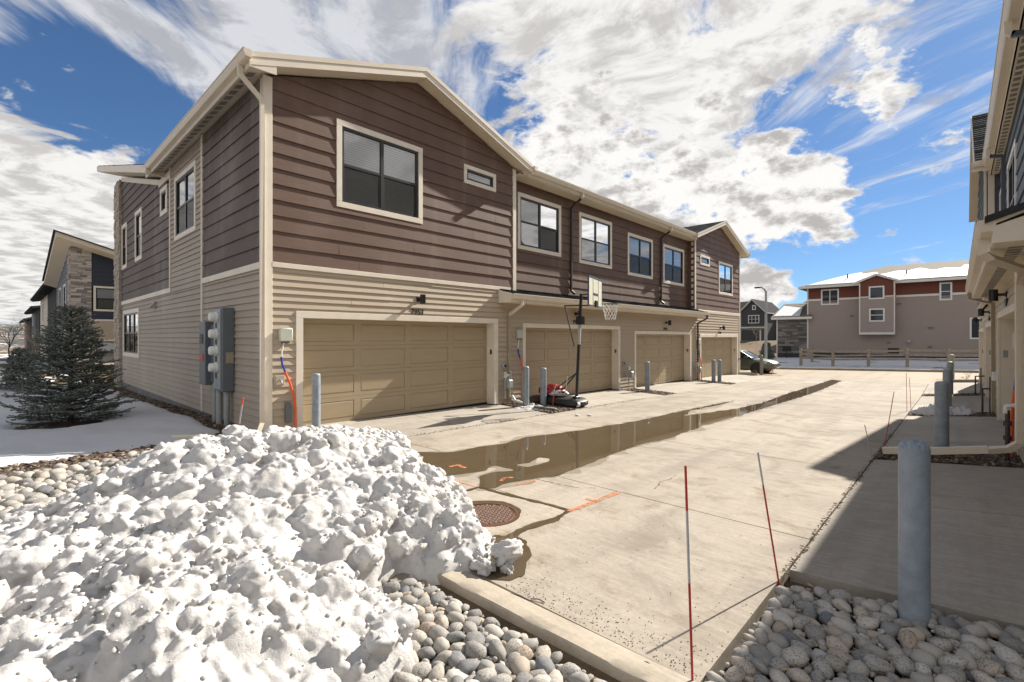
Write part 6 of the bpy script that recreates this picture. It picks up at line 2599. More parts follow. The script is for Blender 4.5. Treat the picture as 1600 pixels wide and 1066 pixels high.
# ------------------------------------------------------------------ row of town houses west of the lawn
NAVY = siding('navy_siding_paint', (0.034, 0.041, 0.056), 0.06, (0.08, 0.1, 0.13), 0.06)
GREYB = siding('blue_grey_siding_paint', (0.12, 0.14, 0.165), 0.06, (0.2, 0.22, 0.24), 0.06)
WB = thing('townhouse', 'navy townhouse with a pale stone pier behind the big spruce', 'townhouse', (-41, 7, 0))
pW = planeX(-37.0, 1)
pWs = planeY(2.75, -1)
c = MB()
c.box(-47, -37.1, 3.4, 14, -1, 6.2)
c.box(-47, -37.1, 2.78, 3.66, -1, 6.9)
c.prism([(-37.1, 3.4, 6.1), (-37.1, 14, 6.1), (-37.1, 14, 6.15), (-37.1, 3.4, 6.75)], (-9, 0, 0))
c.build('wall_core', CORE, WB)
lap_wall(WB, pW, 3.66, 14, 4.75, 7.0, 0.28, NAVY, (), [(0.30, 1, 6.82 + 0.30 * 3.66)], seed=41, single=False, jlen=30, name='navy_siding_board')
lap_wall(WB, pW, 3.66, 14, 2.80, 3.29, 0.16, NAVY, (), seed=42, single=False, jlen=30, name='navy_siding_board')
lap_wall(WB, pW, 3.66, 14, -0.3, 2.74, 0.15, BEIGE, [(3.8, 7.2, -0.3, 1.55)], seed=43, single=False, jlen=30)
board(WB, 'trim_band', pW, 3.66, 14, 2.70, 2.80, -.01, .05, WHITET, 0)
window(WB, pW, 3.74, 5.95, 3.28, 4.76, cols=2, blind=1)
window(WB, pW, 3.74, 6.6, 0.10, 1.62, cols=2, blind=1)
ledge(WB, planeX(-36.98, 1), 2.76, 3.66, -0.4, 6.88, LEDGE_P, hs=(0.07, 0.10, 0.14), ls=(0.15, 0.5), seed=12)
ledge(WB, pWs, -38.2, -37.0, -0.4, 6.9, LEDGE_P, hs=(0.07, 0.10, 0.14), ls=(0.15, 0.5), seed=13)
lap_wall(WB, pWs, -46.5, -38.2, -0.3, 6.9, 0.22, GREYB, [(-41.0, -39.6, 3.0, 4.9), (-44.2, -42.8, 3.0, 4.9)], seed=44, single=False, jlen=30, name='grey_siding_board')
window(WB, pWs, -41.1, -39.5, 2.9, 5.0, cols=1)
window(WB, pWs, -44.3, -42.7, 2.9, 5.0, cols=1)
window(WB, pWs, -40.2, -39.4, 0.6, 2.2, cols=1)
# shed roof, high towards the south-east
rfm = MB()
A = [(-36.2, 2.1, 7.55), (-46.5, 2.1, 5.65), (-46.5, 14, 2.1), (-36.2, 14, 4.0)]
rfm.add([Vector(p) for p in A] + [Vector(p) - Vector((0, 0, .24)) for p in A], [(0, 3, 2, 1), (4, 5, 6, 7), (0, 1, 5, 4), (1, 2, 6, 5), (2, 3, 7, 6), (3, 0, 4, 7)])
rfm.build('roof', SOFFIT, WB)
mb = MB()
mb.prism([(-36.1, 2.0, 7.60), (-36.1, 14, 4.02), (-36.1, 14, 4.06), (-36.1, 2.0, 7.64)], (-10.5, 0, -1.94))
mb.build('shingles', SHINGLE, WB)
gutter(WB, (-47.5, 2.45, 5.9), (-45.5, 2.45, 5.9), (0, -1, 0), h=0.2)
c = MB()
c.box(-47.5, -45.3, 2.5, 9, 5.6, 6.1)
c.build('eave_return', SOFFIT, WB)
# next ones
def row_house(label, x0, x1, wall, h, y=2.9, roofz=1.0, seed=0):
    t = thing('townhouse', label, 'townhouse', ((x0 + x1) / 2, y + 4, 0), group=None)
    pl = planeY(y, -1)
    g = gz(x0, y)
    c = MB()
    c.box(x0, x1, y + .02, y + 11, g - 2, h)
    c.build('wall_core', CORE, t)
    lap_wall(t, pl, x0, x1, g - 1, h, 0.25, wall[0], [((x0 + x1) / 2, x1, g - 1, h)], seed=seed, single=False, jlen=30)
    lap_wall(t, planeY(y + .15, -1), (x0 + x1) / 2, x1, g - 1, h, 0.25, wall[1], seed=seed + 1, single=False, jlen=30, name='pale_siding_board')
    lap_wall(t, planeX(x1, 1), y + .2, y + 11, g - 1, h, 0.25, wall[1], seed=seed + 2, single=False, jlen=30, name='pale_siding_board')
    n = 3
    for k in range(n):
        xc = x0 + (x1 - x0) * (k + 0.6) / n
        yy = y if xc < (x0 + x1) / 2 else y + .15
        simple_window(t, planeY(yy - .03, -1), xc - 0.7, xc + 0.7, 3.2, 5.0, cols=2, rows=2)
        simple_window(t, planeY(yy - .03, -1), xc - 0.7, xc + 0.7, 0.2, 2.0, cols=2, rows=2)
    roof_slab(t, ((x0 - .4, y - .6, h), (x1 + .5, y - .6, h)), ((x0 - .4, y + 5, h + roofz), (x1 + .5, y + 5, h + roofz)), 0.22, SHINGLE, SHINGLE, 8)
    gutter(t, (x0 - .4, y - .6, h - .15), (x1 + .5, y - .6, h - .15), (0, -1, 0), SHINGLE, 0.16)
    downspout(t, [(x1 - .2, y - .1, h - .1), (x1 - .2, y - .1, g)], GUTTER_B)
    return t


CREAMW = siding('pale_cream_siding_paint', (0.56, 0.50, 0.42), 0.05, (0.5, 0.45, 0.4), 0.05)
row_house('cream townhouse with a dark roof, second in the row behind the big spruce', -69.5, -48.0, (CREAMW, BEIGE), 5.6, 2.9, 1.0, 51)
row_house('blue and cream townhouse, third in the row behind the big spruce', -92, -71.5, (NAVY, CREAMW), 5.0, 3.0, 1.0, 55)
row_house('farthest townhouse of the row with dark red siding', -124, -97, (REDS, CREAMW), 4.4, 3.1, 2.0, 59)

# ------------------------------------------------------------------ rail fence, lamp post, car
FP = [(-8.21, 0.93), (-6.29, 0.88), (-4.32, 0.95), (-2.35, 1.02), (-0.42, 1.03), (1.55, 1.1), (3.5, 1.15)]
FN = thing('rail_fence', 'weathered split rail fence on the snowy verge in front of the taupe house', 'fence', (-3, 39, 0))
for x, t_ in FP:
    z0 = gz(x, 39)
    MB().box(x - .085, x + .085, 38.93, 39.09, z0 - .25, t_, 0.012).build('post', WOOD, FN)
for (x, t_), (x2, t2) in zip(FP[:-1], FP[1:]):
    for hgt in (0.13, 0.41, 0.66):
        mb = MB()
        mb.beam((x + .06, 39.0 + rng.uniform(-.01, .01), t_ - hgt), (x2 - .06, 39.0, t2 - hgt + rng.uniform(-.015, .015)), 0.05, 0.12, 0.015)
        mb.build('rail', WOOD, FN)
for hgt in (0.13, 0.41, 0.66):
    MB().beam((-8.21, 39.1, 0.93 - hgt), (-8.05, 41.6, 1.0 - hgt), 0.05, 0.12, 0.015).build('rail', WOOD, FN)
MB().box(-8.13, -7.96, 41.6, 41.75, -0.2, 1.0, 0.012).build('post', WOOD, FN)

lx, ly = -9.95, 37.0
LP = thing('street_lamp', 'tall grey street lamp with a short curved arm beyond the parked car', 'street lamp', (lx, ly, gz(lx, ly)))
MB().tube([(lx, ly, gz(lx, ly) - .2), (lx, ly, 5.0)], 0.095, 12, 0.075).build('pole', STEELG, LP, smooth=True)
MB().tube([(lx, ly, gz(lx, ly) - .1), (lx, ly, gz(lx, ly) + .35)], 0.17, 12).build('base', STEELG, LP, smooth=True)
MB().tube([(lx, ly, 4.9), (lx - .10, ly, 5.15), (lx - .28, ly, 5.30), (lx - .45, ly, 5.30)], 0.045, 8).build('arm', IRON, LP, smooth=True)
MB().box(lx - .75, lx - .38, ly - .10, ly + .10, 5.24, 5.34, 0.03).build('lamp_head', IRON, LP)

m, B, b = newmat('olive_silver_car_paint')
b.inputs['Base Color'].default_value = (0.13, 0.14, 0.10, 1)
b.inputs['Metallic'].default_value = 0.45
b.inputs['Roughness'].default_value = 0.30
b.inputs['Coat Weight'].default_value = 0.6
CARP = m
CARG = simple('car_glass', (0.02, 0.025, 0.03), 0.12, spec=0.25)
LAMPG = simple('clear_lamp_lens', (0.6, 0.62, 0.62), 0.08)
RUB = simple('tyre_rubber', (0.018, 0.018, 0.018), 0.85)
ALU = simple('alloy_wheel', (0.42, 0.43, 0.44), 0.35, 0.6)
cz0 = gz(-9.5, 31.3)
CAR = thing('parked_car', 'olive silver sedan parked beyond the end of the brown townhouse', 'car', (-10.05, 31.3, cz0))


def cpt(l, w, h):
    """car space: l forward (+X), w to its left (+Y), h up"""
    return (-10.05 + l, 31.3 + w, cz0 + h)


# lower body as a loft of cross sections (front is +l)
secs = [(-2.32, .60, .38, .82), (-2.22, .78, .30, .95), (-1.7, .88, .24, 1.0), (-0.9, .90, .20, .98), (0.0, .90, .20, .96), (0.75, .90, .20, .95), (1.15, .895, .22, .90), (1.6, .87, .24, .84), (2.0, .80, .26, .76), (2.22, .68, .30, .66), (2.31, .52, .36, .58)]
mb = MB()
vs, fs = [], []
for l, w, zb, zt in secs:
    zm = zb + (zt - zb) * .55
    ring = [(-w * .88, zb), (-w, zb + .10), (-w * 1.01, zm), (-w * .95, zt - .06), (-w * .80, zt), (0, zt + .035), (w * .80, zt), (w * .95, zt - .06), (w * 1.01, zm), (w, zb + .10), (w * .88, zb)]
    vs += [cpt(l, a, c) for a, c in ring]
n = 11
for k in range(len(secs) - 1):
    for j in range(n):
        a, c = k * n + j, k * n + (j + 1) % n
        fs.append((a, c, c + n, a + n))
fs.append(tuple(range(n)))
fs.append(tuple((len(secs) - 1) * n + j for j in range(n)))
mb.add(vs, fs)
mb.build('body', CARP, CAR, smooth=True)
# cabin
gs = [(-1.75, .66, .97, 1.0), (-1.15, .64, .98, 1.33), (-0.6, .62, .97, 1.43), (0.1, .62, .96, 1.42), (0.45, .63, .95, 1.33), (1.15, .70, .91, .95)]
mb = MB()
vs, fs = [], []
for l, w, zb, zt in gs:
    vs += [cpt(l, -w - .16, zb - .02), cpt(l, -w, zt - .03), cpt(l, -w * .6, zt), cpt(l, w * .6, zt), cpt(l, w, zt - .03), cpt(l, w + .16, zb - .02)]
for k in range(len(gs) - 1):
    for j in range(5):
        a = k * 6 + j
        mb.cur = 0
        fs.append((a, a + 1, a + 7, a + 6))
mb.add(vs, fs)
mb.mi = [0 if (i % 5) in (1, 2, 3) and (i // 5) in (1, 2, 3) else 1 for i in range(len(fs))]
mb.build('cabin', [CARP, CARG], CAR, smooth=True)
for s in (-1, 1):
    for (l0, w0, z0, l1, w1, z1) in ((0.45, .66, 1.31, 1.12, .88, .93), (-0.35, .63, 1.42, -0.30, .80, .96), (-1.15, .65, 1.31, -1.72, .82, .98)):
        MB().beam(cpt(l0, s * w0, z0), cpt(l1, s * w1, z1), 0.06, 0.03).build('pillar', CARP, CAR)
    mb = MB()
    mb.prism([cpt(2.02, s * .55, .58), cpt(2.26, s * .55, .52), cpt(2.05, s * .80, .56), cpt(1.75, s * .86, .64), cpt(1.80, s * .82, .72), cpt(2.05, s * .68, .69)], (0, s * 0.012, 0.012))
    mb.build('headlight', LAMPG, CAR)
    MB().box(*[v for pr in zip(cpt(0.72, s * 0.90, .93), cpt(0.93, s * 1.08, 1.06)) for v in pr], 0.03).build('side_mirror', CARP, CAR)
    MB().box(*[v for pr in zip(cpt(-.45, s * .905, .74), cpt(-.25, s * .925, .77)) for v in pr], 0.005).build('door_handle', CARP, CAR)
    for l in (-1.32, 1.38):
        M = Matrix.Translation(cpt(l, s * .80, .315)) @ Matrix.Rotation(R(90), 4, 'X')
        wh = MB().lathe([(0.20, -.10), (.305, -.10), (.32, -.06), (.32, .06), (.305, .10), (.20, .10)], 24, M).build('wheel', RUB, CAR, smooth=True)
        MB().lathe([(0.215, -.102), (0.205, -.108), (.05, -.106), (.001, -.106)] if s < 0 else [(0.215, .102), (0.205, .108), (.05, .106), (.001, .106)], 20, M).build('rim', ALU, wh)
        mb = MB()
        for q in range(7):
            a = q * 2 * math.pi / 7
            p0 = M @ Vector((math.cos(a) * .06, math.sin(a) * .06, s * -.112 * -1 if s > 0 else -.112))
            p1 = M @ Vector((math.cos(a) * .20, math.sin(a) * .20, .112 if s > 0 else -.112))
            mb.beam(p0, p1, 0.045, 0.012)
        mb.build('spokes', ALU, wh)
        a = M @ Vector((0, 0, s * .07))
        MB().lathe([(0.375, -.012), (0.375, .012), (.001, .012)], 24, Matrix.Translation(cpt(l, s * .896, .33)) @ Matrix.Rotation(R(90), 4, 'X')).build('wheel_arch', BLACKP, CAR)
mb = MB()
mb.box(*[v for pr in zip(cpt(2.20, -.45, .34), cpt(2.335, .45, .42)) for v in pr], 0.02)
mb.build('grille', BLACKP, CAR)
mb = MB()
mb.box(*[v for pr in zip(cpt(-1.9, -.88, .22), cpt(1.9, .88, .30)) for v in pr], 0.02)
mb.build('sill', BLACKP, CAR)

# ------------------------------------------------------------------ bollards
def bollard(x, y, h, r, label, rough=False, mat=None, group=None):
    z0 = gz(x, y)
    t = thing('bollard', label, 'bollard', (x, y, z0), group=group)
    mat = mat or BOLLARD
    M = Matrix.Translation((x, y, z0))
    MB().lathe([(r, -0.3), (r, h - (0.02 if rough else r * .55)), (r * .999, h - (0.015 if rough else r * .5))], 32, M).build('post', mat, t, smooth=True)
    if rough:
        bm = bmesh.new()
        n = 26
        rings = []
        V, F = [], []
        for i in range(9):
            for k in range(n):
                a = 2 * math.pi * k / n
                rr = r * 1.0 * (1 - i / 8.0)
                zz_ = 0.05 * math.sqrt(max(0, 1 - (rr / (r * 1.02)) ** 2))
                j = 0.004 * (rng.random() - .5) + 0.012 * float(fbm(np.array([math.cos(a) * rr * 38]), np.array([math.sin(a) * rr * 38]), 3, 77)[0])
                V.append((x + rr * math.cos(a) * 1.01, y + rr * math.sin(a) * 1.01, z0 + h - 0.022 + zz_ + (j if i else -0.004)))
        for i in range(8):
            for k in range(n):
                F.append((i * n + k, i * n + (k + 1) % n, (i + 1) * n + (k + 1) % n, (i + 1) * n + k))
        q = MB()
        q.add(V, F)
        q.build('cap', BOLLTOP, t)
    else:
        MB().lathe([(r, h - r * .55), (r * .93, h - r * .3), (r * .72, h - r * .1), (r * .4, h - .004), (.001, h)], 32, M).build('cap', mat, t, smooth=True)
    return t


LB = 'blue grey bollards along the alley'
bollard(-0.20, 3.86, 1.09, 0.078, 'largest blue grey bollard, standing in the river stones with a rough concrete cap', True, group=LB)
bollard(-0.185, 9.86, 1.13, 0.086, 'blue grey bollard standing in the near right mulch strip', group=LB)
bollard(-0.20, 16.0, 1.12, 0.086, 'blue grey bollard behind the near right one, by the leftover snow lump', group=LB)
bollard(-0.21, 22.5, 1.15, 0.086, 'third blue grey bollard of the right hand row, mostly hidden', group=LB)
bollard(-0.22, 29.0, 1.2, 0.10, 'pale weathered bollard at the far right corner by the street', mat=simple('weathered_bollard_paint', (0.33, 0.32, 0.25), 0.6), group=LB)
bollard(-9.42 + .55, 4.08, 1.05, 0.078, 'blue grey bollard in front of the nearest garage jamb, its foot behind the snow heap', group=LB)
bollard(-8.36, 9.50, 1.07, 0.083, 'left one of the two bollards before the basketball hoop', group=LB)
bollard(-8.28, 10.13, 1.02, 0.083, 'right one of the two bollards, touching the red sack in view', group=LB)
bollard(-8.15, 15.85, 1.08, 0.083, 'dark bollard between the second and third tan garage doors', group=LB)
bollard(-8.10, 22.05, 1.02, 0.083, 'front one of the two bollards before the farthest tan garage', group=LB)
bollard(-7.98, 22.45, 1.02, 0.083, 'back one of the two bollards before the farthest tan garage', group=LB)
bollard(-8.0, 28.9, 1.12, 0.083, 'bollard in the red mulch in front of the parked car', mat=simple('dull_green_bollard_paint', (0.20, 0.21, 0.17), 0.6), group=LB)

# ------------------------------------------------------------------ snow stakes
def stake(base, top, label, bands=(0.10, 0.30), r=0.0055, colr=None, z=None):
    x, y = base
    z0 = gz(x, y) if z is None else z
    t = thing('snow_stake', label, 'snow stake', (x, y, z0), group='thin snow stakes')
    a, c = Vector((x, y, z0 - .05)), Vector(top)
    m_ = colr or REDP
    p1, p2 = a.lerp(c, 1 - bands[1]), a.lerp(c, 1 - bands[0])
    MB().tube([a, p1], r, 8).build('rod', m_, t, smooth=True)
    MB().tube([p1, p2], r * 1.05, 8).build('reflective_band', WHITETAPE, t, smooth=True)
    MB().tube([p2, c], r, 8).build('tip', m_, t, smooth=True)


def at_depth(px, py, Zc):
    a = (px - 800) / 747.17
    return (Zc * (a * _cy - _sy), Zc * (a * _sy + _cy), CAMZ - (py - 526.7) / 747.17 * Zc)


stake((-0.985, 2.40), at_depth(1071, 728, 2.44), 'tall red snow stake with a grey band, nearest to the camera at the kerb end', (0.20, 0.52), 0.0062)
stake((-0.95, 3.87), at_depth(1184, 707, 3.46), 'red snow stake leaning at the corner of the stones and the shaded apron', (0.0, 0.24), 0.0062, z=gz(-0.95, 3.87))
stake((-0.93, 10.3), at_depth(1397, 612, 8.15), 'red snow stake leaning right at the near right mulch strip', (0.0, 0.05))
stake((-1.0, 9.45), at_depth(1351, 664, 7.5), 'short pale snow stake beside the leaning red one', (0.3, 0.6), 0.006, simple('pale_stake', (0.5, 0.42, 0.32), 0.6))
stake((-1.0, 16.5), at_depth(1416, 583, 12.75), 'upright thin snow stake, left one of the far pair', (0, 0.1))
stake((-0.95, 17.1), at_depth(1421, 590, 13.2), 'upright thin snow stake, right one of the far pair', (0, 0.1))
stake((-8.9, 2.72), at_depth(380, 622, 8.0), 'short orange and white snow stake behind the heap at the house corner', (0.15, 0.55), 0.012, ORANGE, z=0.0)

# ------------------------------------------------------------------ basketball hoop
HB = thing('basketball_hoop', 'portable basketball hoop with a black pole and a white net before the second garage', 'basketball hoop', (-7.6, 10.6, gz(-7.6, 10.6)))
hz = gz(-8, 10.6) + 0.015
bx = MB()
prof = [(0.40, 0.0), (0.44, 0.05), (0.43, 0.15), (0.36, 0.21)]
Mb = Matrix.Translation((-8.15, 10.62, hz)) @ Matrix.Rotation(R(4), 4, 'Z')
vs, fs = [], []
out = []
for k in range(28):
    a = 2 * math.pi * k / 28
    cx, sx_ = math.cos(a), math.sin(a)
    out.append((math.copysign(abs(cx) ** 0.55, cx) * 0.86, math.copysign(abs(sx_) ** 0.6, sx_) * 0.42))
for sc_, z in ((0.93, 0.0), (1.0, 0.04), (0.99, 0.13), (0.90, 0.19), (0.60, 0.205)):
    vs += [Mb @ Vector((p[0] * sc_, p[1] * sc_, z)) for p in out]
for i in range(4):
    for k in range(28):
        a, c = i * 28 + k, i * 28 + (k + 1) % 28
        fs.append((a, c, c + 28, a + 28))
fs.append(tuple(range(28)))
fs.append(tuple(4 * 28 + k for k in range(28)))
bx.add(vs, fs)
bx.build('base', BLACKP, HB, smooth=True)
pb = Vector((-7.52, 10.60, hz + 0.12))
pt = Vector((-7.56, 10.88, 2.95))
MB().beam(pb, pt, 0.072, 0.072, 0.012).build('pole', BLACKM, HB)
MB().beam(pb.lerp(pt, 0.52), pb.lerp(pt, 0.75), 0.076, 0.076, 0.012).build('pole_label', simple('grey_pole_label', (0.35, 0.36, 0.36), 0.5), HB)
MB().box(-7.60, -7.46, 10.52, 10.68, hz + .15, hz + .26, .01).build('pole_bracket', BLACKP, HB)
for s in (-1, 1):
    MB().beam(pb.lerp(pt, 0.27), Vector((-8.35, 10.62 + s * .28, hz + 0.20)), 0.03, 0.03).build('brace', BLACKM, HB)
    M = Matrix.Translation((-7.36, 10.58 + s * .15, hz + .07)) @ Matrix.Rotation(R(90), 4, 'X')
    MB().lathe([(0.03, -.03), (.07, -.03), (.07, .03), (.03, .03)], 14, M).build('wheel', WHITEP if s < 0 else BLACKP, HB, smooth=True)
bn = Vector((0.955, 0.295, 0)).normalized()     # the way the board faces
bt = Vector((-bn.y, bn.x, 0))
bc = Vector((-7.17, 11.0, 2.97))
bw, bh = 1.30, 0.78
Mq = Matrix((bt, Vector((0, 0, 1)), bn)).transposed().to_4x4()
Mq.translation = bc
def bq(mb, u0, u1, z0, z1, o0, o1, c=0):
    mm = Mq @ Matrix.Translation(((u0 + u1) / 2, (z0 + z1) / 2, (o0 + o1) / 2))
    mb.cbox(mm, abs(u1 - u0) / 2, abs(z1 - z0) / 2, abs(o1 - o0) / 2, max(c, 0.0015))
    return mb
bb = bq(MB(), -bw / 2, bw / 2, -bh / 2, bh / 2, -0.022, 0.0).build('backboard', simple('cream_backboard', (0.60, 0.58, 0.42), 0.35, var=0.05), HB)
NAVYP = simple('navy_board_print', (0.018, 0.028, 0.09), 0.4)
fr = MB()
for a in ((-bw / 2, bw / 2, bh / 2 - .045, bh / 2, 0, .006), (-bw / 2, bw / 2, -bh / 2, -bh / 2 + .03, 0, .006), (-bw / 2, -bw / 2 + .035, -bh / 2, bh / 2, -0.03, .005), (bw / 2 - .035, bw / 2, -bh / 2, bh / 2, -.03, .005),
          (-.24, .24, -.10, -.03, .001, .004), (-.27, -.235, -bh / 2, bh / 2 - .05, .001, .0035), (.235, .27, -bh / 2, bh / 2 - .05, .001, .0035)):
    bq(fr, *a)
fr.build('board_frame', NAVYP, bb)
bq(MB(), -.10, .10, -bh / 2 - .02, -bh / 2 + .16, .004, .05, .008).build('rim_bracket', BLACKM, HB)
rc = bc + bn * 0.40 + Vector((0, 0, -bh / 2 + .06))
ring = [rc + Vector((math.cos(2 * math.pi * k / 28) * .225, math.sin(2 * math.pi * k / 28) * .225, 0)) for k in range(29)]
MB().tube(ring, 0.010, 8).build('rim', BLACKM, HB, smooth=True)
nt = MB()
for k in range(12):
    for s in (-1, 1):
        pts = []
        for q in range(6):
            a = 2 * math.pi * (k + s * q * 0.5) / 12
            rr = .225 - .095 * (q / 5.0) ** 0.8
            pts.append(rc + Vector((math.cos(a) * rr, math.sin(a) * rr, -.42 * q / 5.0)))
        nt.tube(pts, 0.0065, 5)
nt.build('net', WHITEP, HB, kind='stuff')
for zz_ in (2.62, 2.92):
    MB().beam(Vector((-7.56, 10.84, zz_)), bc + Vector((0, 0, zz_ - bc.z)) - bn * .02, 0.035, 0.035).build('board_arm', BLACKM, HB)
MB().beam(Vector((-7.56, 10.86, 2.62)), Vector((-7.93, 10.62, 2.62)), 0.035, 0.035).build('lift_arm', BLACKM, HB)
MB().beam(Vector((-7.93, 10.62, 2.63)), Vector((-7.66, 10.70, 1.50)), 0.026, 0.026).build('lift_handle', BLACKM, HB)
MB().box(-7.62, -7.42, 10.70, 10.86, 2.10, 2.32, .015).build('height_box', BLACKP, HB)
# red and white sack lying on the base
sk = lump('sack', (-8.36, 10.60, hz + 0.34), (0.42, 0.26, 0.17), 12, simple('red_sack', (0.28, 0.014, 0.016), 0.45, var=0.15, scale=5), label='crumpled glossy red and white sack lying on the black base of the basketball hoop', cat='sack', rough=0.40)
lump('white_patch', (0.16, 0.0, -0.05), (0.32, 0.26, 0.12), 15, simple('white_sack', (0.5, 0.49, 0.46), 0.5), rough=0.4, parent=sk)
t = thing('red_rod', 'short red rod leaning against the side of the hoop base', 'rod', (-7.95, 10.1, hz))
MB().tube([(-7.95, 10.12, hz), (-8.02, 10.26, hz + .42)], 0.014, 8).build('rod', REDP, t)
for k, (px, py, q) in enumerate(((868, 604, 12.9), (887, 588, 13.0))):
    p = Vector(at_depth(px, py, q))
    t = thing('marker_wand', ['thin white wand sticking up from the red sack, left of two', 'thin white wand sticking up from the red sack, right of two'][k], 'wand', (p.x, p.y, hz))
    MB().tube([(p.x - .05, p.y - .05, hz + .3), p], 0.009, 6).build('rod', WHITEP, t)

# loose bits
for k, (px, py) in enumerate(((902, 650), (921, 650))):
    x, y = gp(px, py)
    lump('paper_scrap', (x, y, gz(x, y) + .02), (.06, .045, .02), 40 + k, WHITEP, sub=2, label=['left one of two pale scraps on the concrete near the hoop', 'right one of two pale scraps on the concrete near the hoop'][k], cat='litter')
for k, (px, py) in enumerate(((830, 636),)):
    mb = MB()
    mb.beam((-7.95, 9.35, gz(-7.95, 9.35) + .07), (-7.45, 9.62, gz(-7.45, 9.62) + .04), 0.16, 0.05, 0.012)
    mb.build('splash_block', simple('grey_plastic', (0.16, 0.16, 0.16), 0.6), None, label='dark grey splash block lying in the first left mulch strip', cat='splash block')

# grit and twigs on the concrete, along the kerb mostly
n = 900
x = rng.uniform(-3.3, -0.95, n)
y = 2.42 + np.abs(rng.normal(0, 0.16, n)) + (rng.random(n) < 0.25) * rng.uniform(0, 2.0, n)
chips('grit', 0, 1, 0, 1, 1, 0.001)
bpy.data.objects.remove(bpy.data.objects['grit'])
V0 = np.array([[-1, -1, 0], [1, -1, 0], [1, 1, 0], [-1, 1, 0], [0, 0, 1.0]])
F0 = np.array([[0, 1, 4], [1, 2, 4], [2, 3, 4], [3, 0, 4]])
s_ = rng.uniform(0.0012, 0.0045, n)
V = (V0[None] * s_[:, None, None] + np.stack([x, y, G(x, y) + 0.001], -1)[:, None]).reshape(-1, 3)
F = (F0[None] + (np.arange(n) * 5)[:, None, None]).reshape(-1, 3)
fast_mesh('grit', V, F, BARK, None, kind='stuff')
for k, (px, py, a, L) in enumerate(((812, 935, 0.1, .16), (840, 940, 0.3, .10), (1010, 1040, 0.1, .07))):
    x, y = gp(px, py)
    mb = MB()
    mb.tube([(x - L * math.cos(a) / 2, y - L * math.sin(a) / 2, gz(x, y) + .006), (x, y + .01, gz(x, y) + .012), (x + L * math.cos(a) / 2, y + L * math.sin(a) / 2, gz(x, y) + .006)], 0.004, 5)
    mb.build('twig', BARK, None, label=['dry twig lying along the kerb below the ice chunk, left one', 'dry twig lying along the kerb below the ice chunk, right one', 'dead leaf stalk on the kerb at the bottom of the alley'][k], cat='twig')
# curved lid edge and concrete nib at the heap
mb = MB()
mb.beam((-9.3, 2.28, 0.08), (-10.1, 1.65, 0.04), 0.11, 0.09, 0.015)
mb.build('drain_spout', GUTTER, None, label='cream downspout end poking out of the snow at the corner of the lawn', cat='drain pipe')

# ------------------------------------------------------------------ spruces
NEEDLE = bpy.data.materials.new('spruce_needles')
NEEDLE.use_nodes = True
Bn = NB(NEEDLE.node_tree)
pb_ = NEEDLE.node_tree.nodes['Principled BSDF']
gn = Bn.new('ShaderNodeNewGeometry')
Bn.put(pb_.inputs['Base Color'], Bn.ramp(gn.outputs['Random Per Island'], [(0, (0.07, 0.085, 0.068)), (0.45, (0.14, 0.165, 0.14)), (0.8, (0.25, 0.275, 0.24)), (1, (0.36, 0.375, 0.33))]))
pb_.inputs['Roughness'].default_value = 0.6
TRUNK = simple('spruce_bark', (0.06, 0.045, 0.035), 0.9, var=0.3, scale=20, bump=0.6)


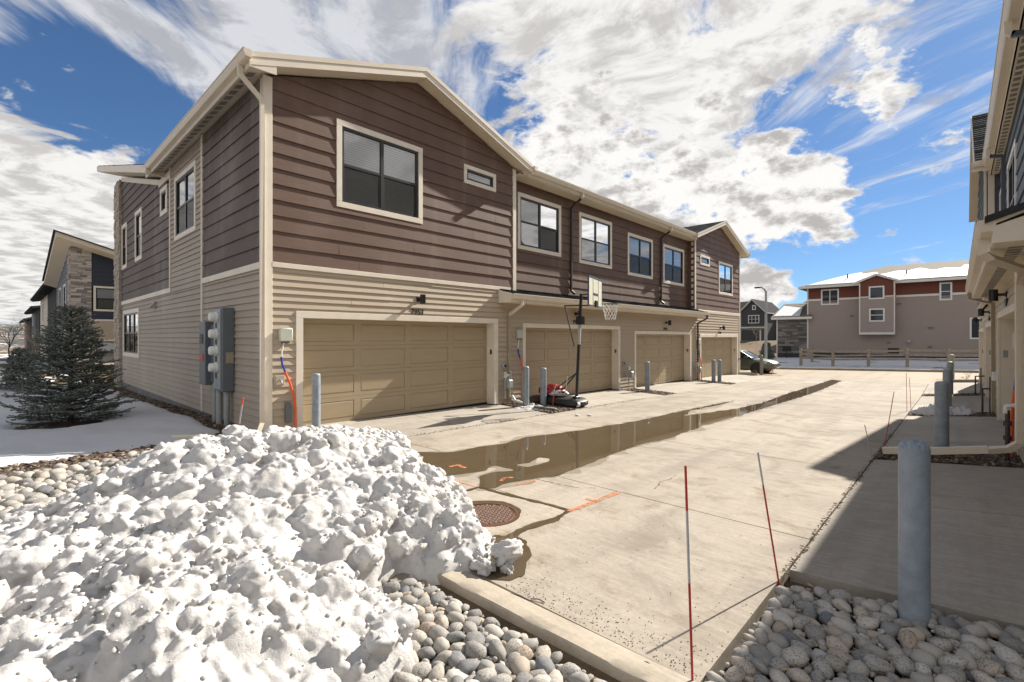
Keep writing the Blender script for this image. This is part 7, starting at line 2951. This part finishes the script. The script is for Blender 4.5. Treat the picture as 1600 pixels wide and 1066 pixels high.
def spruce(x, y, H, Rb, seed, label, twig=0.05, density=1.0, group=None):
    r_ = np.random.default_rng(seed)
    z0 = gz(x, y)
    t = thing('spruce_tree', label, 'tree', (x, y, z0), group=group)
    MB().tube([(x, y, z0 - .2), (x, y, z0 + H * .6), (x + .01, y, z0 + H)], 0.055 * H / 2.7, 8, 0.008).build('trunk', TRUNK, t, smooth=True)
    wood = MB()
    NV, NF = [], []
    cnt = 0

    def needles(p, d, L):
        nonlocal cnt
        m = max(6, int(L / 0.0040 * density))
        s = r_.uniform(0, L, m)
        a = r_.uniform(0, 2 * np.pi, m)
        dn_ = np.array(d)
        ux = np.cross(dn_, [0, 0, 1.0])
        ux = ux / (np.linalg.norm(ux) + 1e-9)
        uy = np.cross(dn_, ux)
        nl = twig * r_.uniform(0.35, 0.62, m)
        base = np.array(p)[None] + dn_[None] * s[:, None]
        out = ux[None] * np.cos(a)[:, None] + uy[None] * np.sin(a)[:, None]
        tip = base + (out * 0.78 + dn_[None] * 0.75) * nl[:, None]
        wv = np.cross(out, dn_[None]) * (0.0085 * twig / 0.05)
        tri = np.stack([base - wv, base + wv, tip], 1)
        NV.append(tri.reshape(-1, 3))
        NF.append(np.arange(m * 3).reshape(-1, 3) + cnt)
        cnt += m * 3
    nw = int(32 * (H / 2.7) ** 0.5)
    zs = z0 + 0.10 + (H * 0.97 - 0.10) * (np.linspace(0, 1, nw) ** 0.92)
    for i, z in enumerate(zs):
        f = min(0.99, (z - z0) / H)
        Lr = Rb * (1 - f) ** 0.85 * (0.82 + 0.3 * r_.random()) * (0.86 + 0.14 * min(1, f / .08))
        nb = 9 if f < .75 else 6
        a0 = r_.uniform(0, 6.28)
        for k in range(nb):
            a = a0 + k * 2 * np.pi / nb + r_.uniform(-.28, .28)
            L = Lr * r_.uniform(0.72, 1.12) + 0.05
            up = 0.10 + 0.75 * f ** 1.5 + r_.uniform(-.12, .10)
            p = np.array([x, y, z])
            d = np.array([np.cos(a), np.sin(a), up - 0.15])
            d /= np.linalg.norm(d)
            nseg_ = max(3, int(L / 0.10))
            pts = [p.copy()]
            for q in range(nseg_):
                d = d + np.array([0, 0, 0.05]) + r_.normal(0, 0.05, 3)
                d /= np.linalg.norm(d)
                p = p + d * L / nseg_
                pts.append(p.copy())
                needles(pts[-2], d, L / nseg_)
                if q >= nseg_ * 0.25:
                    for s in (-1, 1):
                        if r_.random() < 0.93:
                            side = np.cross(d, [0, 0, 1.0]) * s
                            td = d * 0.75 + side * r_.uniform(0.6, 0.95) + np.array([0, 0, r_.uniform(-.22, .12)])
                            td /= np.linalg.norm(td)
                            tl = (L * (1 - q / nseg_) * 0.46 + 0.09) * r_.uniform(.6, 1.1)
                            ns = max(1, int(tl / 0.11))
                            tp = p.copy()
                            for w_ in range(ns):
                                needles(tp, td, tl / ns)
                                tp = tp + td * tl / ns
                                td = td + np.array([0, 0, .05])
                                td /= np.linalg.norm(td)
                                if w_ < ns - 1 or ns == 1:
                                    for s2 in (-1, 1):
                                        if r_.random() < .6:
                                            sd_ = td * .8 + np.cross(td, [0, 0, 1.0]) * s2 * .7
                                            sd_ /= np.linalg.norm(sd_)
                                            needles(tp, sd_, 0.09)
            wood.tube([tuple(v) for v in pts[::2] + ([pts[-1]] if len(pts) % 2 == 0 else [])], 0.010 * (1 - f) + .003, 5, 0.002) if len(pts) > 2 else None
    needles(np.array([x, y, z0 + H * .9]), np.array([0, 0, 1.0]), H * .12)
    wood.build('branches', TRUNK, t, smooth=True)
    fast_mesh('crown', np.concatenate(NV), np.concatenate(NF), NEEDLE, t)
    return cnt // 3


nt1 = spruce(SPRUCE[0], SPRUCE[1], 2.36, 0.94, 5, 'bushy blue green spruce on the snowy lawn beside the house wall')
nt2 = spruce(-24.5, 0.5, 1.45, 0.5, 6, 'smaller dark spruce behind the big one on the lawn', 0.09, 0.35)
print('needles', nt1, nt2)


# bare trees, shrubs and tufts
def bare_tree(x, y, H, seed, label, mat, cat='tree', spread=0.5, name='bare_tree', levels=4, group=None, r0=None):
    r_ = random.Random(seed)
    z0 = gz(x, y)
    t = thing(name, label, cat, (x, y, z0), group=group)
    crown = MB()
    trunk = MB()

    def grow(p, d, L, r, lev, mbx):
        q = p + d * L
        mid = p + d * L * .5 + Vector((r_.uniform(-1, 1), r_.uniform(-1, 1), 0)) * L * .05
        mbx.tube([p, mid, q], r, 5 if lev else 8, r * .6)
        if lev >= levels:
            return
        for k in range(r_.choice((3, 4)) if lev else 5):
            nd_ = (d + Vector((r_.uniform(-1, 1), r_.uniform(-1, 1), r_.uniform(-.25, .75))) * spread * 1.4).normalized()
            s = p.lerp(q, r_.uniform(.45, 1.0))
            grow(s, nd_, L * r_.uniform(.5, .75), r * .5, lev + 1, crown)
    grow(Vector((x, y, z0 - .1)), Vector((0, 0, 1)), H * .42, r0 or H * .014, 0, trunk)
    trunk.build('trunk', mat, t, smooth=True)
    crown.build('crown', mat, t, smooth=True)


TWIG = simple('bare_twig', (0.10, 0.078, 0.060), 0.9)
PALET = simple('pale_twig', (0.30, 0.26, 0.21), 0.9)
bare_tree(-35.0, 1.25, 3.2, 3, 'bare brown tree at the left edge behind the small spruce', TWIG, spread=0.42)
bare_tree(-60.0, 0.6, 4.2, 4, 'far bare tree left of the row of townhouses', TWIG)
bare_tree(-20.0, 70.0, 3.2, 8, 'young pale bare tree in front of the small charcoal house', PALET)
bare_tree(-11.6, 38.5, 1.2, 9, 'leafless shrub at the foot of the street lamp', TWIG, 'shrub', 0.8, 'bare_shrub', 4)
bare_tree(-10.9, 38.2, 0.9, 10, 'small leafless shrub right of the street lamp', TWIG, 'shrub', 0.8, 'bare_shrub', 4)
spruce(-11.9, 44.5, 1.3, 0.5, 12, 'small dark conifer left of the dark stone wing', 0.16, 0.2)
REDT = simple('rusty_red_twig', (0.26, 0.10, 0.055), 0.9)
bare_tree(-7.6, 29.4, 0.75, 13, 'rusty red dry shrub in front of the car wheel', REDT, 'shrub', 0.9, 'dry_shrub', 4, r0=0.012)
bare_tree(-8.4, 29.2, 0.55, 14, 'rusty red dry shrub beside the far corner bollard', REDT, 'shrub', 0.9, 'dry_shrub', 4, r0=0.012)
bare_tree(0.25, 29.4, 0.6, 15, 'rusty red dry shrub at the far end of the shaded townhouse', REDT, 'shrub', 0.9, 'dry_shrub', 4, r0=0.012)

DRY = simple('dry_straw', (0.42, 0.30, 0.15), 0.8, var=0.3, scale=20)


def tuft(x, y, H, n, seed, label):
    r_ = np.random.default_rng(seed)
    z0 = gz(x, y)
    V, F = [], []
    for k in range(n):
        a = r_.uniform(0, 6.28)
        d = np.array([np.cos(a), np.sin(a), 0])
        b0 = np.array([x, y, z0]) + d * r_.uniform(0, .16)
        L = H * r_.uniform(.6, 1.1)
        w_ = np.array([-d[1], d[0], 0]) * 0.006
        pts = [b0, b0 + d * L * .15 + np.array([0, 0, L * .55]), b0 + d * L * .5 + np.array([0, 0, L * .9])]
        i = len(V)
        V += [pts[0] - w_, pts[0] + w_, pts[1] + w_, pts[1] - w_, pts[2]]
        F += [(i, i + 1, i + 2, i + 3), (i + 3, i + 2, i + 4)]
    mb = MB()
    mb.add(V, F)
    mb.build('grass_tuft', DRY, None, label=label, cat='grass', fix=False)


tuft(-24.2, 3.6, 1.0, 260, 1, 'tall straw coloured grass tuft at the stone corner of the brown house')
tuft(-25.2, 3.2, 0.8, 200, 2, 'lower straw coloured grass tuft just behind the spruce tip')
tuft(-27.0, 3.9, 0.7, 200, 3, 'third straw coloured grass tuft, farthest from the stone corner')
